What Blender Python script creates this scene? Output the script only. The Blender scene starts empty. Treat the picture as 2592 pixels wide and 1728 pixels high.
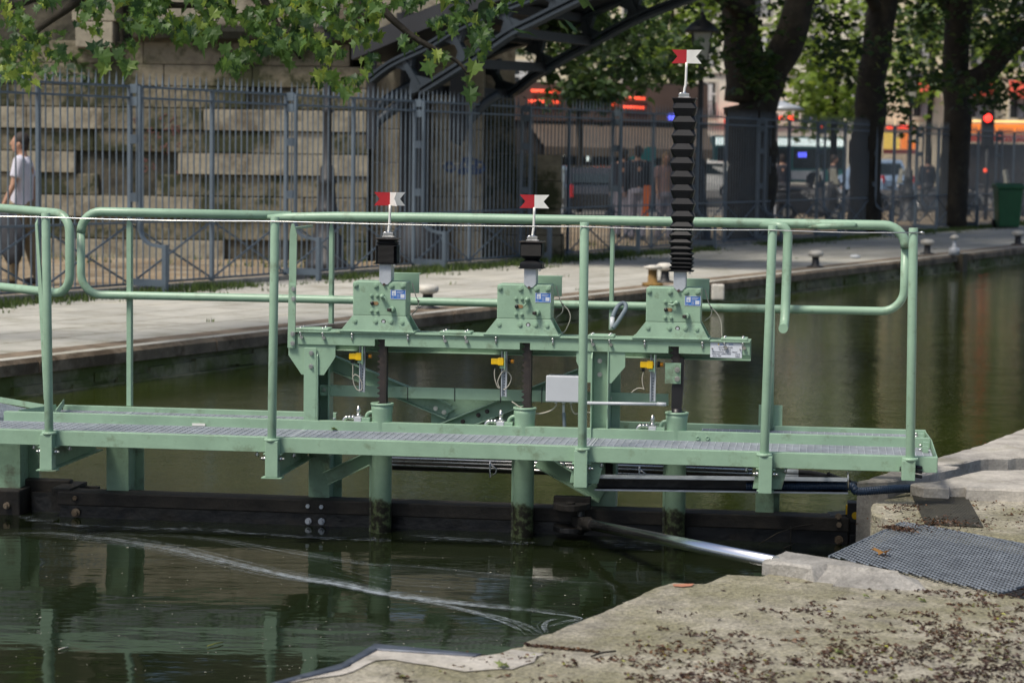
import bpy, bmesh, math, random
from mathutils import Vector, Matrix, noise
random.seed(7)
PI = math.pi
rnd = random.random
def uni(a, b): return a + (b - a) * random.random()
S = bpy.context.scene
C = S.collection

# ------------------------------------------------------------------ camera, sky, sun, exposure
PITCH, ROLL, FPX, ZC = .0811, .0134, 5860.0, 1.9      # focal length in photo pixels (2592 wide)
cam = bpy.data.cameras.new('camera'); camo = bpy.data.objects.new('camera', cam); C.objects.link(camo)
camo.matrix_world = Matrix.Translation((0, 0, ZC)) @ Matrix.Rotation(PI/2 - PITCH, 4, 'X') @ Matrix.Rotation(ROLL, 4, 'Z')
cam.sensor_width = 36; cam.sensor_fit = 'HORIZONTAL'; cam.lens = FPX / 2592 * 36
cam.clip_start = .1; cam.clip_end = 1500
cam.dof.use_dof = True; cam.dof.focus_distance = 11.4; cam.dof.aperture_fstop = 4.5
S.camera = camo

w = bpy.data.worlds.new('World'); S.world = w; w.use_nodes = True
nt = w.node_tree; bg = nt.nodes['Background']
sky = nt.nodes.new('ShaderNodeTexSky'); sky.sky_type = 'NISHITA'; sky.sun_disc = False
SUN_EL, SUN_AZ = math.radians(58), math.radians(228)  # azimuth clockwise from +Y: from the left, behind the camera
sky.sun_elevation = SUN_EL; sky.sun_rotation = SUN_AZ; sky.dust_density = 3.0; sky.air_density = .8; sky.ozone_density = .6
nt.links.new(sky.outputs[0], bg.inputs[0]); bg.inputs[1].default_value = .10
sl = bpy.data.lights.new('sun', 'SUN'); sl.energy = 2.6; sl.angle = math.radians(14); sl.color = (1, .93, .82)
so = bpy.data.objects.new('sun', sl); C.objects.link(so)
sd = Vector((math.sin(SUN_AZ)*math.cos(SUN_EL), math.cos(SUN_AZ)*math.cos(SUN_EL), math.sin(SUN_EL)))
so.rotation_euler = sd.to_track_quat('Z', 'Y').to_euler(); so.location = sd * 60
S.view_settings.view_transform = 'Standard'; S.view_settings.look = 'None'
S.view_settings.exposure = .48; S.view_settings.gamma = 1
S.cycles.max_bounces = 8; S.cycles.transparent_max_bounces = 12
S.cycles.use_adaptive_sampling = True

# ------------------------------------------------------------------ survey helpers (frames and sight lines)
A = .1328; Y0 = 10.9                                    # direction and distance of the lock gate leaf
GATE = Matrix.Translation((0, Y0, 0)) @ Matrix.Rotation(-A, 4, 'Z')
TH = math.atan2(.888, .46)
CAN = Matrix.Rotation(TH, 4, 'Z')                       # s along the canal, q across towards the far bank
WORLD = Matrix.Identity(4)
O = {'A':(0,0),'B':(864,0),'C':(1728,0),'D':(0,500),'E':(660,500),'F':(1400,500),'G':(1728,500),'H':(0,1000),'I':(864,1000),'J':(1728,1000),'K':(864,1400),'L':(0,1400),'M':(1728,1300)}
def P(wn, x, y): o = O[wn]; return (o[0] + x/2.7222, o[1] + y/2.7222)
def ray(p):
    a = (p[0]-1296)/FPX; b = (864-p[1])/FPX
    x = a*math.cos(ROLL)-b*math.sin(ROLL); y = a*math.sin(ROLL)+b*math.cos(ROLL)
    return Vector((x, math.cos(PITCH)+y*math.sin(PITCH), -math.sin(PITCH)+y*math.cos(PITCH)))
def onz(p, z): d = ray(p); d = d*((z-ZC)/d.z); return Vector((d.x, d.y, z))
def ony(p, y): d = ray(p); d = d*(y/d.y); return Vector((d.x, y, d.z+ZC))
def onq(p, q):                                          # vertical plane at distance q across the canal -> (s, z)
    d = ray(p); m = Vector((-.888, .46, 0)); d = d*(q/d.dot(m)); return (d.x*.46+d.y*.888, d.z+ZC)
def ons(p, s):
    d = ray(p); m = Vector((.46, .888, 0)); d = d*(s/d.dot(m)); return (-.888*d.x+.46*d.y, d.z+ZC)
def gp(wn, x, y, v):                                    # vertical plane v metres behind the gate's front edge -> (u, z)
    d = ray(P(wn, x, y)); n = Vector((math.sin(A), math.cos(A), 0)); o = Vector((0, Y0, 0))
    h = d*((v+o.dot(n))/d.dot(n))
    return ((h-o).dot(Vector((math.cos(A), -math.sin(A), 0))), h.z+ZC)

# ------------------------------------------------------------------ materials
MATS = {}
def mat(name, col, rough=.5, metal=0, var=.12, scale=6, col2=None, c2amt=.0, c2scale=1.5, bump=0, bscale=40, spec=.5, emit=0, coat=0):
    """principled with two scales of colour variation, optional second colour in patches, bump"""
    m = bpy.data.materials.new(name); m.use_nodes = True; MATS[name] = m
    n = m.node_tree; b = n.nodes['Principled BSDF']; L = n.links.new
    tc = n.nodes.new('ShaderNodeTexCoord')
    no = n.nodes.new('ShaderNodeTexNoise'); no.inputs['Scale'].default_value = scale; no.inputs['Detail'].default_value = 6; no.inputs['Roughness'].default_value = .65
    L(tc.outputs['Object'], no.inputs['Vector'])
    cr = n.nodes.new('ShaderNodeValToRGB')
    lo = [c*(1-var*1.6) for c in col]; hi = [min(1, c*(1+var*1.3)) for c in col]
    cr.color_ramp.elements[0].position = .3; cr.color_ramp.elements[1].position = .72
    cr.color_ramp.elements[0].color = (*lo, 1); cr.color_ramp.elements[1].color = (*hi, 1)
    L(no.outputs['Fac'], cr.inputs[0]); out = cr.outputs[0]
    if col2:
        n2 = n.nodes.new('ShaderNodeTexNoise'); n2.inputs['Scale'].default_value = c2scale; n2.inputs['Detail'].default_value = 8; n2.inputs['Roughness'].default_value = .7
        L(tc.outputs['Object'], n2.inputs['Vector'])
        r2 = n.nodes.new('ShaderNodeValToRGB'); r2.color_ramp.elements[0].position = .62-c2amt*.3; r2.color_ramp.elements[1].position = .74-c2amt*.3
        L(n2.outputs['Fac'], r2.inputs[0])
        mx = n.nodes.new('ShaderNodeMix'); mx.data_type = 'RGBA'
        L(r2.outputs[0], mx.inputs['Factor']); L(out, mx.inputs['A']); mx.inputs['B'].default_value = (*col2, 1); out = mx.outputs['Result']
    L(out, b.inputs['Base Color'])
    b.inputs['Roughness'].default_value = rough; b.inputs['Metallic'].default_value = metal
    b.inputs['Specular IOR Level'].default_value = spec
    if coat: b.inputs['Coat Weight'].default_value = coat; b.inputs['Coat Roughness'].default_value = .15
    if rough > .15:
        mr = n.nodes.new('ShaderNodeMapRange'); mr.inputs['To Min'].default_value = rough*.8; mr.inputs['To Max'].default_value = min(1, rough*1.25)
        L(no.outputs['Fac'], mr.inputs['Value']); L(mr.outputs[0], b.inputs['Roughness'])
    if bump:
        nb = n.nodes.new('ShaderNodeTexNoise'); nb.inputs['Scale'].default_value = bscale; nb.inputs['Detail'].default_value = 6
        L(tc.outputs['Object'], nb.inputs['Vector'])
        bp = n.nodes.new('ShaderNodeBump'); bp.inputs['Strength'].default_value = 1; bp.inputs['Distance'].default_value = bump
        L(nb.outputs['Fac'], bp.inputs['Height']); L(bp.outputs[0], b.inputs['Normal'])
    if emit:
        L(out, b.inputs['Emission Color']); b.inputs['Emission Strength'].default_value = emit
    return m
GREEN = mat('pale_green_paint', (.275, .42, .30), .38, var=.07, scale=7, col2=(.19, .27, .18), c2amt=.2, c2scale=9, bump=.0006, bscale=90)
GREENW = mat('worn_green_paint', (.225, .36, .25), .5, var=.1, scale=12, col2=(.12, .15, .10), c2amt=.35, c2scale=5, bump=.001, bscale=60)
GALV = mat('galvanised_steel', (.50, .54, .58), .42, metal=.35, var=.14, scale=14)
STEEL = mat('stainless_steel', (.62, .62, .6), .28, metal=1, var=.08, scale=30)
CHROME = mat('chromed_rod', (.85, .86, .88), .2, metal=1, var=.02, scale=4)
DARKRUB = mat('black_rubber', (.007, .008, .010), .45, var=.2, scale=18, spec=.3)
RACK = mat('dark_rack_steel', (.045, .038, .036), .45, metal=.3, var=.3, scale=25, col2=(.10, .075, .06), c2amt=.3, c2scale=14)
TIMBER = mat('wet_black_timber', (.008, .0085, .0095), .33, var=.4, scale=5, col2=(.018, .015, .011), c2amt=.35, c2scale=6, bump=.006, bscale=14)
TIMBERTOP = mat('dirty_brown_timber', (.021, .018, .014), .7, var=.4, scale=14, bump=.006, bscale=20)
RED = mat('red_paint', (.42, .018, .025), .4, var=.08)
WHITE = mat('white_paint', (.74, .74, .70), .4, var=.06, scale=20, col2=(.5, .5, .44), c2amt=.12, c2scale=20)
YELLOW = mat('yellow_plastic', (.75, .47, .01), .35, var=.06)
ORANGE = mat('orange_plastic', (.55, .22, .01), .4, var=.06)
BLACK = mat('black_plastic', (.015, .015, .017), .4, var=.1)
CABLE = mat('beige_cable', (.42, .40, .34), .5, var=.08)
GREYBOX = mat('light_grey_plastic', (.50, .53, .56), .35, var=.03, scale=8)
GREYHOSE = mat('grey_hose', (.13, .17, .20), .5, var=.1)
BLUEHOSE = mat('blue_hose', (.015, .035, .07), .42, var=.15)
BLUEPL = mat('blue_nameplate', (.05, .17, .50), .4, var=.05)
PLATE = mat('white_nameplate', (.62, .66, .72), .35, var=.03)
INK = mat('dark_ink', (.06, .06, .09), .6, var=.02)
INKB = mat('blue_ink', (.05, .16, .42), .6, var=.02)
INKY = mat('yellow_ink', (.7, .52, .12), .6, var=.02)
FENCE = mat('blue_grey_paint', (.105, .14, .175), .45, var=.1, scale=5)
LAMPM = mat('dark_lamp_iron', (.022, .023, .025), .5, var=.2)
BRIDGE = mat('dark_blue_iron', (.019, .030, .041), .5, var=.15, scale=2)
DARKIRON = mat('black_iron', (.018, .02, .024), .5, var=.15, scale=3)
STONE = mat('pale_limestone', (.29, .265, .20), .85, var=.22, scale=3, col2=(.12, .10, .068), c2amt=.35, c2scale=1.6, bump=.01, bscale=18)
STONEM = mat('mossy_limestone', (.225, .20, .14), .9, var=.35, scale=3, col2=(.030, .034, .012), c2amt=.6, c2scale=1.5, bump=.02, bscale=12)
STONED = mat('dark_stained_shaded_stone', (.075, .068, .048), .9, var=.4, scale=4, col2=(.016, .018, .010), c2amt=.6, c2scale=1.2, bump=.01, bscale=18)
BARK = mat('plane_bark', (.026, .021, .014), .9, var=.5, scale=3, col2=(.05, .045, .03), c2amt=.2, c2scale=5, bump=.02, bscale=9)
def v_emit(name, col, s): return mat(name, col, .5, var=.02, emit=s)

def leafmat(name, c1, c2, c3, trans=.35):
    m = bpy.data.materials.new(name); m.use_nodes = True; n = m.node_tree; b = n.nodes['Principled BSDF']; L = n.links.new
    ge = n.nodes.new('ShaderNodeNewGeometry'); tc = n.nodes.new('ShaderNodeTexCoord')
    no = n.nodes.new('ShaderNodeTexNoise'); no.inputs['Scale'].default_value = 1.1; L(tc.outputs['Object'], no.inputs['Vector'])
    ma = n.nodes.new('ShaderNodeMath'); ma.operation = 'MULTIPLY_ADD'; ma.inputs[1].default_value = .65
    L(ge.outputs['Random Per Island'], ma.inputs[0]); 
    mb = n.nodes.new('ShaderNodeMath'); mb.operation = 'MULTIPLY_ADD'; mb.inputs[1].default_value = 1.2; mb.inputs[2].default_value = -.42
    L(no.outputs['Fac'], mb.inputs[0]); L(mb.outputs[0], ma.inputs[2])
    cr = n.nodes.new('ShaderNodeValToRGB'); e = cr.color_ramp.elements
    e[0].position = .15; e[0].color = (*c1, 1); e[1].position = .62; e[1].color = (*c2, 1); x = e.new(.95); x.color = (*c3, 1)
    L(ma.outputs[0], cr.inputs[0]); L(cr.outputs[0], b.inputs['Base Color']); b.inputs['Roughness'].default_value = .5
    tr = n.nodes.new('ShaderNodeBsdfTranslucent'); hs = n.nodes.new('ShaderNodeHueSaturation'); hs.inputs['Value'].default_value = 1.5; hs.inputs['Hue'].default_value = .485
    L(cr.outputs[0], hs.inputs['Color']); L(hs.outputs[0], tr.inputs[0])
    mx = n.nodes.new('ShaderNodeMixShader'); mx.inputs[0].default_value = trans
    L(b.outputs[0], mx.inputs[1]); L(tr.outputs[0], mx.inputs[2]); L(mx.outputs[0], n.nodes['Material Output'].inputs[0])
    return m
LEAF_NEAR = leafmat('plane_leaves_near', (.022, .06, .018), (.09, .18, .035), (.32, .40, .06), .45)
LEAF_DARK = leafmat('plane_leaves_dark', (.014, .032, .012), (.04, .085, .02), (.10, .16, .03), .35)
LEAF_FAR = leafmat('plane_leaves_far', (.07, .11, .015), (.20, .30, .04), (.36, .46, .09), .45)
GRASS = leafmat('grass_blades', (.03, .06, .012), (.07, .12, .02), (.14, .18, .04), .3)

# ------------------------------------------------------------------ mesh builder
MW = {}
class MB:
    def __init__(s, frame=WORLD): s.v = []; s.f = []; s.sm = []; s.mi = []; s.F = frame; s.cur = 0
    def add(s, vs, fs, smooth=False):
        k = len(s.v); s.v += [Vector(p) for p in vs]; s.f += [tuple(i+k for i in f) for f in fs]; s.sm += [smooth]*len(fs); s.mi += [s.cur]*len(fs); return s
    def box(s, a, b):
        x0,y0,z0 = a; x1,y1,z1 = b
        return s.add([(x0,y0,z0),(x1,y0,z0),(x1,y1,z0),(x0,y1,z0),(x0,y0,z1),(x1,y0,z1),(x1,y1,z1),(x0,y1,z1)],
                     [(0,3,2,1),(4,5,6,7),(0,1,5,4),(1,2,6,5),(2,3,7,6),(3,0,4,7)])
    def cb(s, c, d): return s.box([c[i]-d[i]/2 for i in range(3)], [c[i]+d[i]/2 for i in range(3)])
    def bar(s, a, b, w, h, up=(0,0,1)):                 # rectangular bar from a to b, w sideways, h along up
        a = Vector(a); b = Vector(b); d = (b-a).normalized(); up = Vector(up)
        if abs(d.dot(up)) > .98: up = Vector((0,1,0))
        x = d.cross(up).normalized(); y = x.cross(d).normalized()
        c = [x*w/2*i+y*h/2*j for i,j in ((-1,-1),(1,-1),(1,1),(-1,1))]
        return s.add([a+q for q in c]+[b+q for q in c], [(3,2,1,0),(4,5,6,7),(0,1,5,4),(1,2,6,5),(2,3,7,6),(3,0,4,7)])
    def tube(s, pts, r, n=12, smooth=True, closed=False, caps=True):
        pts = [Vector(p) for p in pts]; N = len(pts); rs = r if isinstance(r, (list, tuple)) else [r]*N
        vs = []; prev = None
        for i, p in enumerate(pts):
            if closed: d = (pts[(i+1)%N]-pts[i-1])
            else: d = (pts[min(i+1,N-1)]-pts[max(i-1,0)])
            d.normalize()
            if prev is None:
                up = Vector((0,0,1)) if abs(d.z) < .9 else Vector((1,0,0)); x = d.cross(up).normalized()
            else: x = (prev - d*prev.dot(d)).normalized()
            prev = x; y = d.cross(x)
            vs += [p+(x*math.cos(2*PI*k/n)+y*math.sin(2*PI*k/n))*rs[i] for k in range(n)]
        fs = []
        for i in range(N if closed else N-1):
            j = (i+1)%N
            fs += [(i*n+k, i*n+(k+1)%n, j*n+(k+1)%n, j*n+k) for k in range(n)]
        s.add(vs, fs, smooth)
        if caps and not closed:
            k0 = len(s.v)-len(vs); s.f += [tuple(k0+k for k in range(n))[::-1], tuple(k0+(N-1)*n+k for k in range(n))]; s.sm += [False]*2; s.mi += [s.cur]*2
        return s
    def cyl(s, a, b, r, n=16, r2=None): return s.tube([a, b], [r, r if r2 is None else r2], n)
    def lathe(s, c, prof, n=20, smooth=True):            # profile [(r, z)] round a vertical axis at c
        vs = []; 
        for r, z in prof: vs += [(c[0]+r*math.cos(2*PI*k/n), c[1]+r*math.sin(2*PI*k/n), c[2]+z) for k in range(n)]
        fs = [(i*n+k, i*n+(k+1)%n, (i+1)*n+(k+1)%n, (i+1)*n+k) for i in range(len(prof)-1) for k in range(n)]
        s.add(vs, fs, smooth); k0 = len(s.v)-len(vs)
        s.f += [tuple(k0+k for k in range(n))[::-1], tuple(k0+(len(prof)-1)*n+k for k in range(n))]; s.sm += [False]*2; s.mi += [s.cur]*2
        return s
    def prism(s, poly, ax, a, b):                        # poly in the other two axes, extruded along ax (0,1,2) from a to b
        def mk(p, h):
            if ax == 0: return (h, p[0], p[1])
            if ax == 1: return (p[0], h, p[1])
            return (p[0], p[1], h)
        n = len(poly)
        return s.add([mk(p, a) for p in poly]+[mk(p, b) for p in poly], [tuple(range(n))[::-1], tuple(range(n, 2*n))]+[(i, (i+1)%n, n+(i+1)%n, n+i) for i in range(n)])
    def ball(s, c, r, n=12, m=8):
        rr = r if isinstance(r, (tuple, list)) else (r, r, r)
        vs = []; 
        for i in range(m+1):
            a = PI*i/m; ra = max(math.sin(a), .02)
            vs += [(c[0]+rr[0]*ra*math.cos(2*PI*k/n), c[1]+rr[1]*ra*math.sin(2*PI*k/n), c[2]-rr[2]*math.cos(a)) for k in range(n)]
        return s.add(vs, [(i*n+k, i*n+(k+1)%n, (i+1)*n+(k+1)%n, (i+1)*n+k) for i in range(m) for k in range(n)], True)
    def build(s, name, mats, parent=None, fix=True, bevel=0, loc=None):
        me = bpy.data.meshes.new(name)
        Mi = MW[parent].inverted() if parent else (Matrix.Translation(loc).inverted() if loc is not None else WORLD)
        T = Mi @ s.F
        me.from_pydata([tuple(T @ p) for p in s.v], [], s.f)
        me.polygons.foreach_set('use_smooth', s.sm)
        for m in (mats if isinstance(mats, (list, tuple)) else [mats]): me.materials.append(m)
        me.polygons.foreach_set('material_index', s.mi)
        if fix:
            bm = bmesh.new(); bm.from_mesh(me); bmesh.ops.recalc_face_normals(bm, faces=bm.faces); bm.to_mesh(me); bm.free()
        me.update()
        o = bpy.data.objects.new(name, me); C.objects.link(o)
        if parent: o.parent = parent; MW[o] = MW[parent]
        else:
            if loc is not None: o.location = loc
            MW[o] = Matrix.Translation(loc) if loc is not None else WORLD.copy()
        if bevel:
            b = o.modifiers.new('bevel', 'BEVEL'); b.width = bevel; b.segments = 2; b.limit_method = 'ANGLE'; b.angle_limit = math.radians(40); b.harden_normals = False
        return o
def tag(o, label=None, cat=None, group=None, kind=None):
    if label: o['label'] = label
    if cat: o['category'] = cat
    if group: o['group'] = group
    if kind: o['kind'] = kind
    return o
def thing(name, label, cat, loc, frame=WORLD, group=None):
    o = bpy.data.objects.new(name, None); C.objects.link(o); o.empty_display_size = .2
    p = frame @ Vector(loc); o.location = p; o.rotation_euler = (0, 0, frame.to_euler().z)
    MW[o] = Matrix.Translation(p) @ Matrix.Rotation(frame.to_euler().z, 4, 'Z')
    return tag(o, label, cat, group)
def single(mb, name, m, label, cat, loc, group=None, kind=None, bevel=0, fix=True):
    p = mb.F @ Vector(loc); o = mb.build(name, m, None, fix=fix, bevel=bevel, loc=p); return tag(o, label, cat, group, kind)
def copy_tree(o, parent=None):
    c = o.copy(); C.objects.link(c); c.parent = parent
    for ch in [x for x in C.objects if x.parent == o]: copy_tree(ch, c)
    return c
def arc(c, r, a0, a1, n, ax1, ax2):
    c = Vector(c); ax1 = Vector(ax1); ax2 = Vector(ax2)
    return [c+(ax1*math.cos(a0+(a1-a0)*i/n)+ax2*math.sin(a0+(a1-a0)*i/n))*r for i in range(n+1)]
def cr_spline(pts, n=6):
    pts = [Vector(p) for p in pts]; q = [pts[0]*2-pts[1]]+pts+[pts[-1]*2-pts[-2]]; out = []
    for i in range(1, len(q)-2):
        a, b, c, d = q[i-1:i+3]
        for k in range(n):
            t = k/n; out.append(.5*((2*b)+(c-a)*t+(2*a-5*b+4*c-d)*t*t+(3*b-a-3*c+d)*t**3))
    out.append(pts[-1]); return out
def text_mesh(body, size, mtl, parent, pos, name='lettering', frame=GATE, align='LEFT', bold=0, rz=0, xs=1):
    """flat lettering standing upright facing -v of the frame"""
    cu = bpy.data.curves.new('t', 'FONT'); cu.body = body; cu.size = size; cu.align_x = align; cu.extrude = .0004; cu.offset = bold
    to = bpy.data.objects.new('t', cu); C.objects.link(to)
    bpy.context.view_layer.update()
    me = bpy.data.meshes.new_from_object(to.evaluated_get(bpy.context.evaluated_depsgraph_get()))
    bpy.data.objects.remove(to); bpy.data.curves.remove(cu)
    T = (MW[parent].inverted() if parent else WORLD) @ frame @ Matrix.Translation(pos) @ Matrix.Rotation(rz, 4, 'Z') @ Matrix.Rotation(PI/2, 4, 'X') @ Matrix.Scale(xs, 4, (1,0,0))
    me.transform(T); me.name = name; me.materials.clear(); me.materials.append(mtl)
    o = bpy.data.objects.new(name, me); C.objects.link(o); o.parent = parent; MW[o] = MW[parent]; return o
O['N'] = (2050, 1080); SC = {'N': 4.339}
O['Q'] = (840, 840); SC['Q'] = 5.8075
O['R'] = (1360, 920); SC['R'] = 5.8075
O['T'] = (870, 560); SC['T'] = 5.228
O['U'] = (660, 840); SC['U'] = 5.225
O['V'] = (1620, 680); SC['V'] = 5.6
O['W'] = (700, 0); SC['W'] = 3.36
O['X'] = (0, 0); SC['X'] = 1/1.10204
def P(wn, x, y):
    if wn is None: return (x, y)
    o = O[wn]; k = SC.get(wn, 2.7222); return (o[0] + x/k, o[1] + y/k)

# ------------------------------------------------------------------ the setting
def node_mat(name): 
    m = bpy.data.materials.new(name); m.use_nodes = True; n = m.node_tree
    return m, n, n.nodes['Principled BSDF'], n.links.new
def ramp(n, stops):
    r = n.nodes.new('ShaderNodeValToRGB'); e = r.color_ramp.elements
    e[0].position, e[0].color = stops[0][0], (*stops[0][1], 1); e[1].position, e[1].color = stops[-1][0], (*stops[-1][1], 1)
    for p, c in stops[1:-1]: x = e.new(p); x.color = (*c, 1)
    return r
def mixc(n, f, a, b, blend='MIX'):
    x = n.nodes.new('ShaderNodeMix'); x.data_type = 'RGBA'; x.blend_type = blend
    for s, v in (('Factor', f), ('A', a), ('B', b)):
        if isinstance(v, (int, float)): x.inputs[s].default_value = v
        elif isinstance(v, tuple): x.inputs[s].default_value = (*v, 1)
        else: n.links.new(v, x.inputs[s])
    return x.outputs['Result']
def water_mat(name, base, waves, rough, spec=.5):
    m, n, b, L = node_mat(name)
    tc = n.nodes.new('ShaderNodeTexCoord'); prev = None
    b.inputs['Roughness'].default_value = rough; b.inputs['IOR'].default_value = 1.33; b.inputs['Specular IOR Level'].default_value = spec
    nz = n.nodes.new('ShaderNodeTexNoise'); nz.inputs['Scale'].default_value = .35; L(tc.outputs['Object'], nz.inputs['Vector'])
    L(mixc(n, nz.outputs['Fac'], tuple(c*.6 for c in base), tuple(c*1.4 for c in base)), b.inputs['Base Color'])
    for (sx, sy, sc, dist, rot) in waves:
        mp = n.nodes.new('ShaderNodeMapping'); mp.inputs['Scale'].default_value = (sx, sy, 1); mp.inputs['Rotation'].default_value = (0, 0, rot)
        no = n.nodes.new('ShaderNodeTexNoise'); no.inputs['Scale'].default_value = sc; no.inputs['Detail'].default_value = 2
        L(tc.outputs['Object'], mp.inputs[0]); L(mp.outputs[0], no.inputs['Vector'])
        bp = n.nodes.new('ShaderNodeBump'); bp.inputs['Distance'].default_value = dist; L(no.outputs['Fac'], bp.inputs['Height'])
        if prev: L(prev.outputs[0], bp.inputs['Normal'])
        prev = bp
    L(prev.outputs[0], b.inputs['Normal']); return m
WATER_UP = water_mat('canal_water_upper', (.026, .035, .006), [(1, 1, 1.3, .008, 0), (1, 2.0, 22, .0016, .1), (1, 1.5, 5, .0016, .1)], .035)
WATER_LO = water_mat('canal_water_lower', (.009, .013, .005), [(1, 1.3, .8, .012, .1), (.7, 1.8, 4, .0016, .05), (1, 1.5, 11, .0005, 0)], .05, .24)
m = MB(GATE); m.add([(-60, .74, 0), (14, .74, 0), (60, 140, 0), (-60, 140, 0)], [(0,1,2,3)]); tag(m.build('canal_water', WATER_UP), kind='structure')
m = MB(GATE); m.add([(-60, .74, 0), (14, .74, 0), (14, -30, 0), (-60, -30, 0)], [(3,2,1,0)]); tag(m.build('lock_water', WATER_LO), kind='structure')
m = MB(); m.add([(-400,-60,-1.3),(500,-60,-1.3),(500,600,-1.3),(-400,600,-1.3)], [(0,1,2,3)])
tag(m.build('canal_bed', mat('canal_bed_mud', (.03, .028, .018), .9)), kind='structure')

# far quay: pale slabs, coping, mossy wall, sand path, street
def paving_mat():
    m, n, b, L = node_mat('far_quay_paving'); tc = n.nodes.new('ShaderNodeTexCoord')
    mp = n.nodes.new('ShaderNodeMapping'); mp.inputs['Rotation'].default_value = (0, 0, -TH); L(tc.outputs['Object'], mp.inputs[0])
    br = n.nodes.new('ShaderNodeTexBrick'); br.inputs['Scale'].default_value = 1; br.inputs['Brick Width'].default_value = 1.3; br.inputs['Row Height'].default_value = .62
    br.inputs['Mortar Size'].default_value = .012; br.inputs['Color1'].default_value = (.45, .445, .41, 1); br.inputs['Color2'].default_value = (.37, .365, .335, 1); br.inputs['Mortar'].default_value = (.16, .15, .10, 1)
    L(mp.outputs[0], br.inputs[0])
    n1 = n.nodes.new('ShaderNodeTexNoise'); n1.inputs['Scale'].default_value = 1.4; n1.inputs['Detail'].default_value = 9; n1.inputs['Roughness'].default_value = .75; L(tc.outputs['Object'], n1.inputs['Vector'])
    r1 = ramp(n, [(.3, (.62, .60, .50)), (.5, (1, 1, .98)), (.72, (1.25, 1.22, 1.12))]); L(n1.outputs['Fac'], r1.inputs[0])
    c = mixc(n, 1.0, br.outputs['Color'], r1.outputs[0], 'MULTIPLY')
    n2 = n.nodes.new('ShaderNodeTexNoise'); n2.inputs['Scale'].default_value = 3.2; n2.inputs['Detail'].default_value = 10; n2.inputs['Roughness'].default_value = .8; L(tc.outputs['Object'], n2.inputs['Vector'])
    r2 = ramp(n, [(.56, (0,0,0)), (.66, (1,1,1))]); L(n2.outputs['Fac'], r2.inputs[0])
    gm = n.nodes.new('ShaderNodeMath'); gm.operation = 'MULTIPLY'; gm.inputs[1].default_value = .6; L(r2.outputs[0], gm.inputs[0])
    L(mixc(n, gm.outputs[0], c, (.20, .155, .085)), b.inputs['Base Color']); b.inputs['Roughness'].default_value = .9
    bp = n.nodes.new('ShaderNodeBump'); bp.inputs['Distance'].default_value = .01; L(n2.outputs['Fac'], bp.inputs['Height']); L(bp.outputs[0], b.inputs['Normal'])
    return m
SAND = mat('sandy_path', (.22, .165, .10), .95, var=.25, scale=1.2, col2=(.30, .26, .19), c2amt=.4, c2scale=2, bump=.01, bscale=20)
ASPH = mat('street_asphalt', (.07, .068, .062), .9, var=.2, scale=1)
PAVE = mat('street_pavement', (.16, .15, .13), .9, var=.2, scale=1)
COPE = mat('weathered_coping', (.21, .165, .115), .85, var=.3, scale=3, col2=(.09, .065, .04), c2amt=.45, c2scale=2.2, bump=.012, bscale=14)
QWALL = mat('mossy_quay_wall', (.25, .235, .145), .9, var=.4, scale=2.2, col2=(.095, .12, .03), c2amt=.6, c2scale=1.3, bump=.02, bscale=9)
m = MB(CAN); m.add([(-40,11.4,.29),(130,11.4,.29),(130,15.7,.29),(-40,15.7,.29)], [(0,1,2,3)]); tag(m.build('far_quay_paving', paving_mat()), kind='structure')
m = MB(CAN); m.add([(-40,15.7,.286),(200,15.7,.286),(200,24,.286),(-40,24,.286)], [(0,1,2,3)]); tag(m.build('sand_path', SAND), kind='structure')
m = MB(CAN); m.add([(-40,24,.282),(200,24,.282),(200,28,.282),(-40,28,.282)], [(0,1,2,3)]); tag(m.build('pavement', PAVE), kind='structure')
m = MB(CAN); m.add([(-300,28,.16),(700,28,.16),(700,700,.16),(-300,700,.16)], [(0,1,2,3)]); m.box((-40,27.86,.1),(200,28,.285)); tag(m.build('street', ASPH), kind='structure')
m = MB(CAN)
s0 = 6.0
while s0 < 90:                                          # coping stones with worn rounded noses
    s1 = s0 + uni(1.0, 1.5); j = uni(-.008, .008)
    m.add([(s0+.004, 11.36+j, .17),(s1-.004, 11.36+j, .17),(s1-.004, 11.36+j, .255),(s0+.004, 11.36+j, .255),(s0+.004, 11.385+j, .286),(s1-.004,11.385+j,.286),(s0+.004,11.75,.296),(s1-.004,11.75,.296),(s0+.004,11.75,.17),(s1-.004,11.75,.17)],
          [(0,1,2,3),(3,2,5,4),(4,5,7,6),(0,3,4,6,8),(1,9,7,5,2)]); s0 = s1
tag(m.build('quay_coping', COPE), kind='structure')
m = MB(CAN); m.box((-40, 11.42, -1.2), (130, 11.7, .169))
random.seed(3)
for i in range(150):                                    # rough stones just above the water
    s = uni(8, 60); m.cb((s, 11.42, uni(-.03, .1)), (uni(.2,.7), uni(.03,.09), uni(.05,.12)))
m.box((-40, 11.33, -.4), (130, 11.5, .012))
tag(m.build('far_quay_wall', QWALL), kind='structure')
m = MB(CAN)
for (s, h) in ((onq(P('G',1905,540), 11.38)[0], .3),): m.box((s-.14, 11.28, -.3), (s+.14, 11.42, h))
tag(single(m, 'mooring_post', mat('rusty_fender', (.10,.085,.055), .8, var=.3), 'dark vertical fender post set in the far quay wall', 'fender post', (0,11.4,0)))
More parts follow.
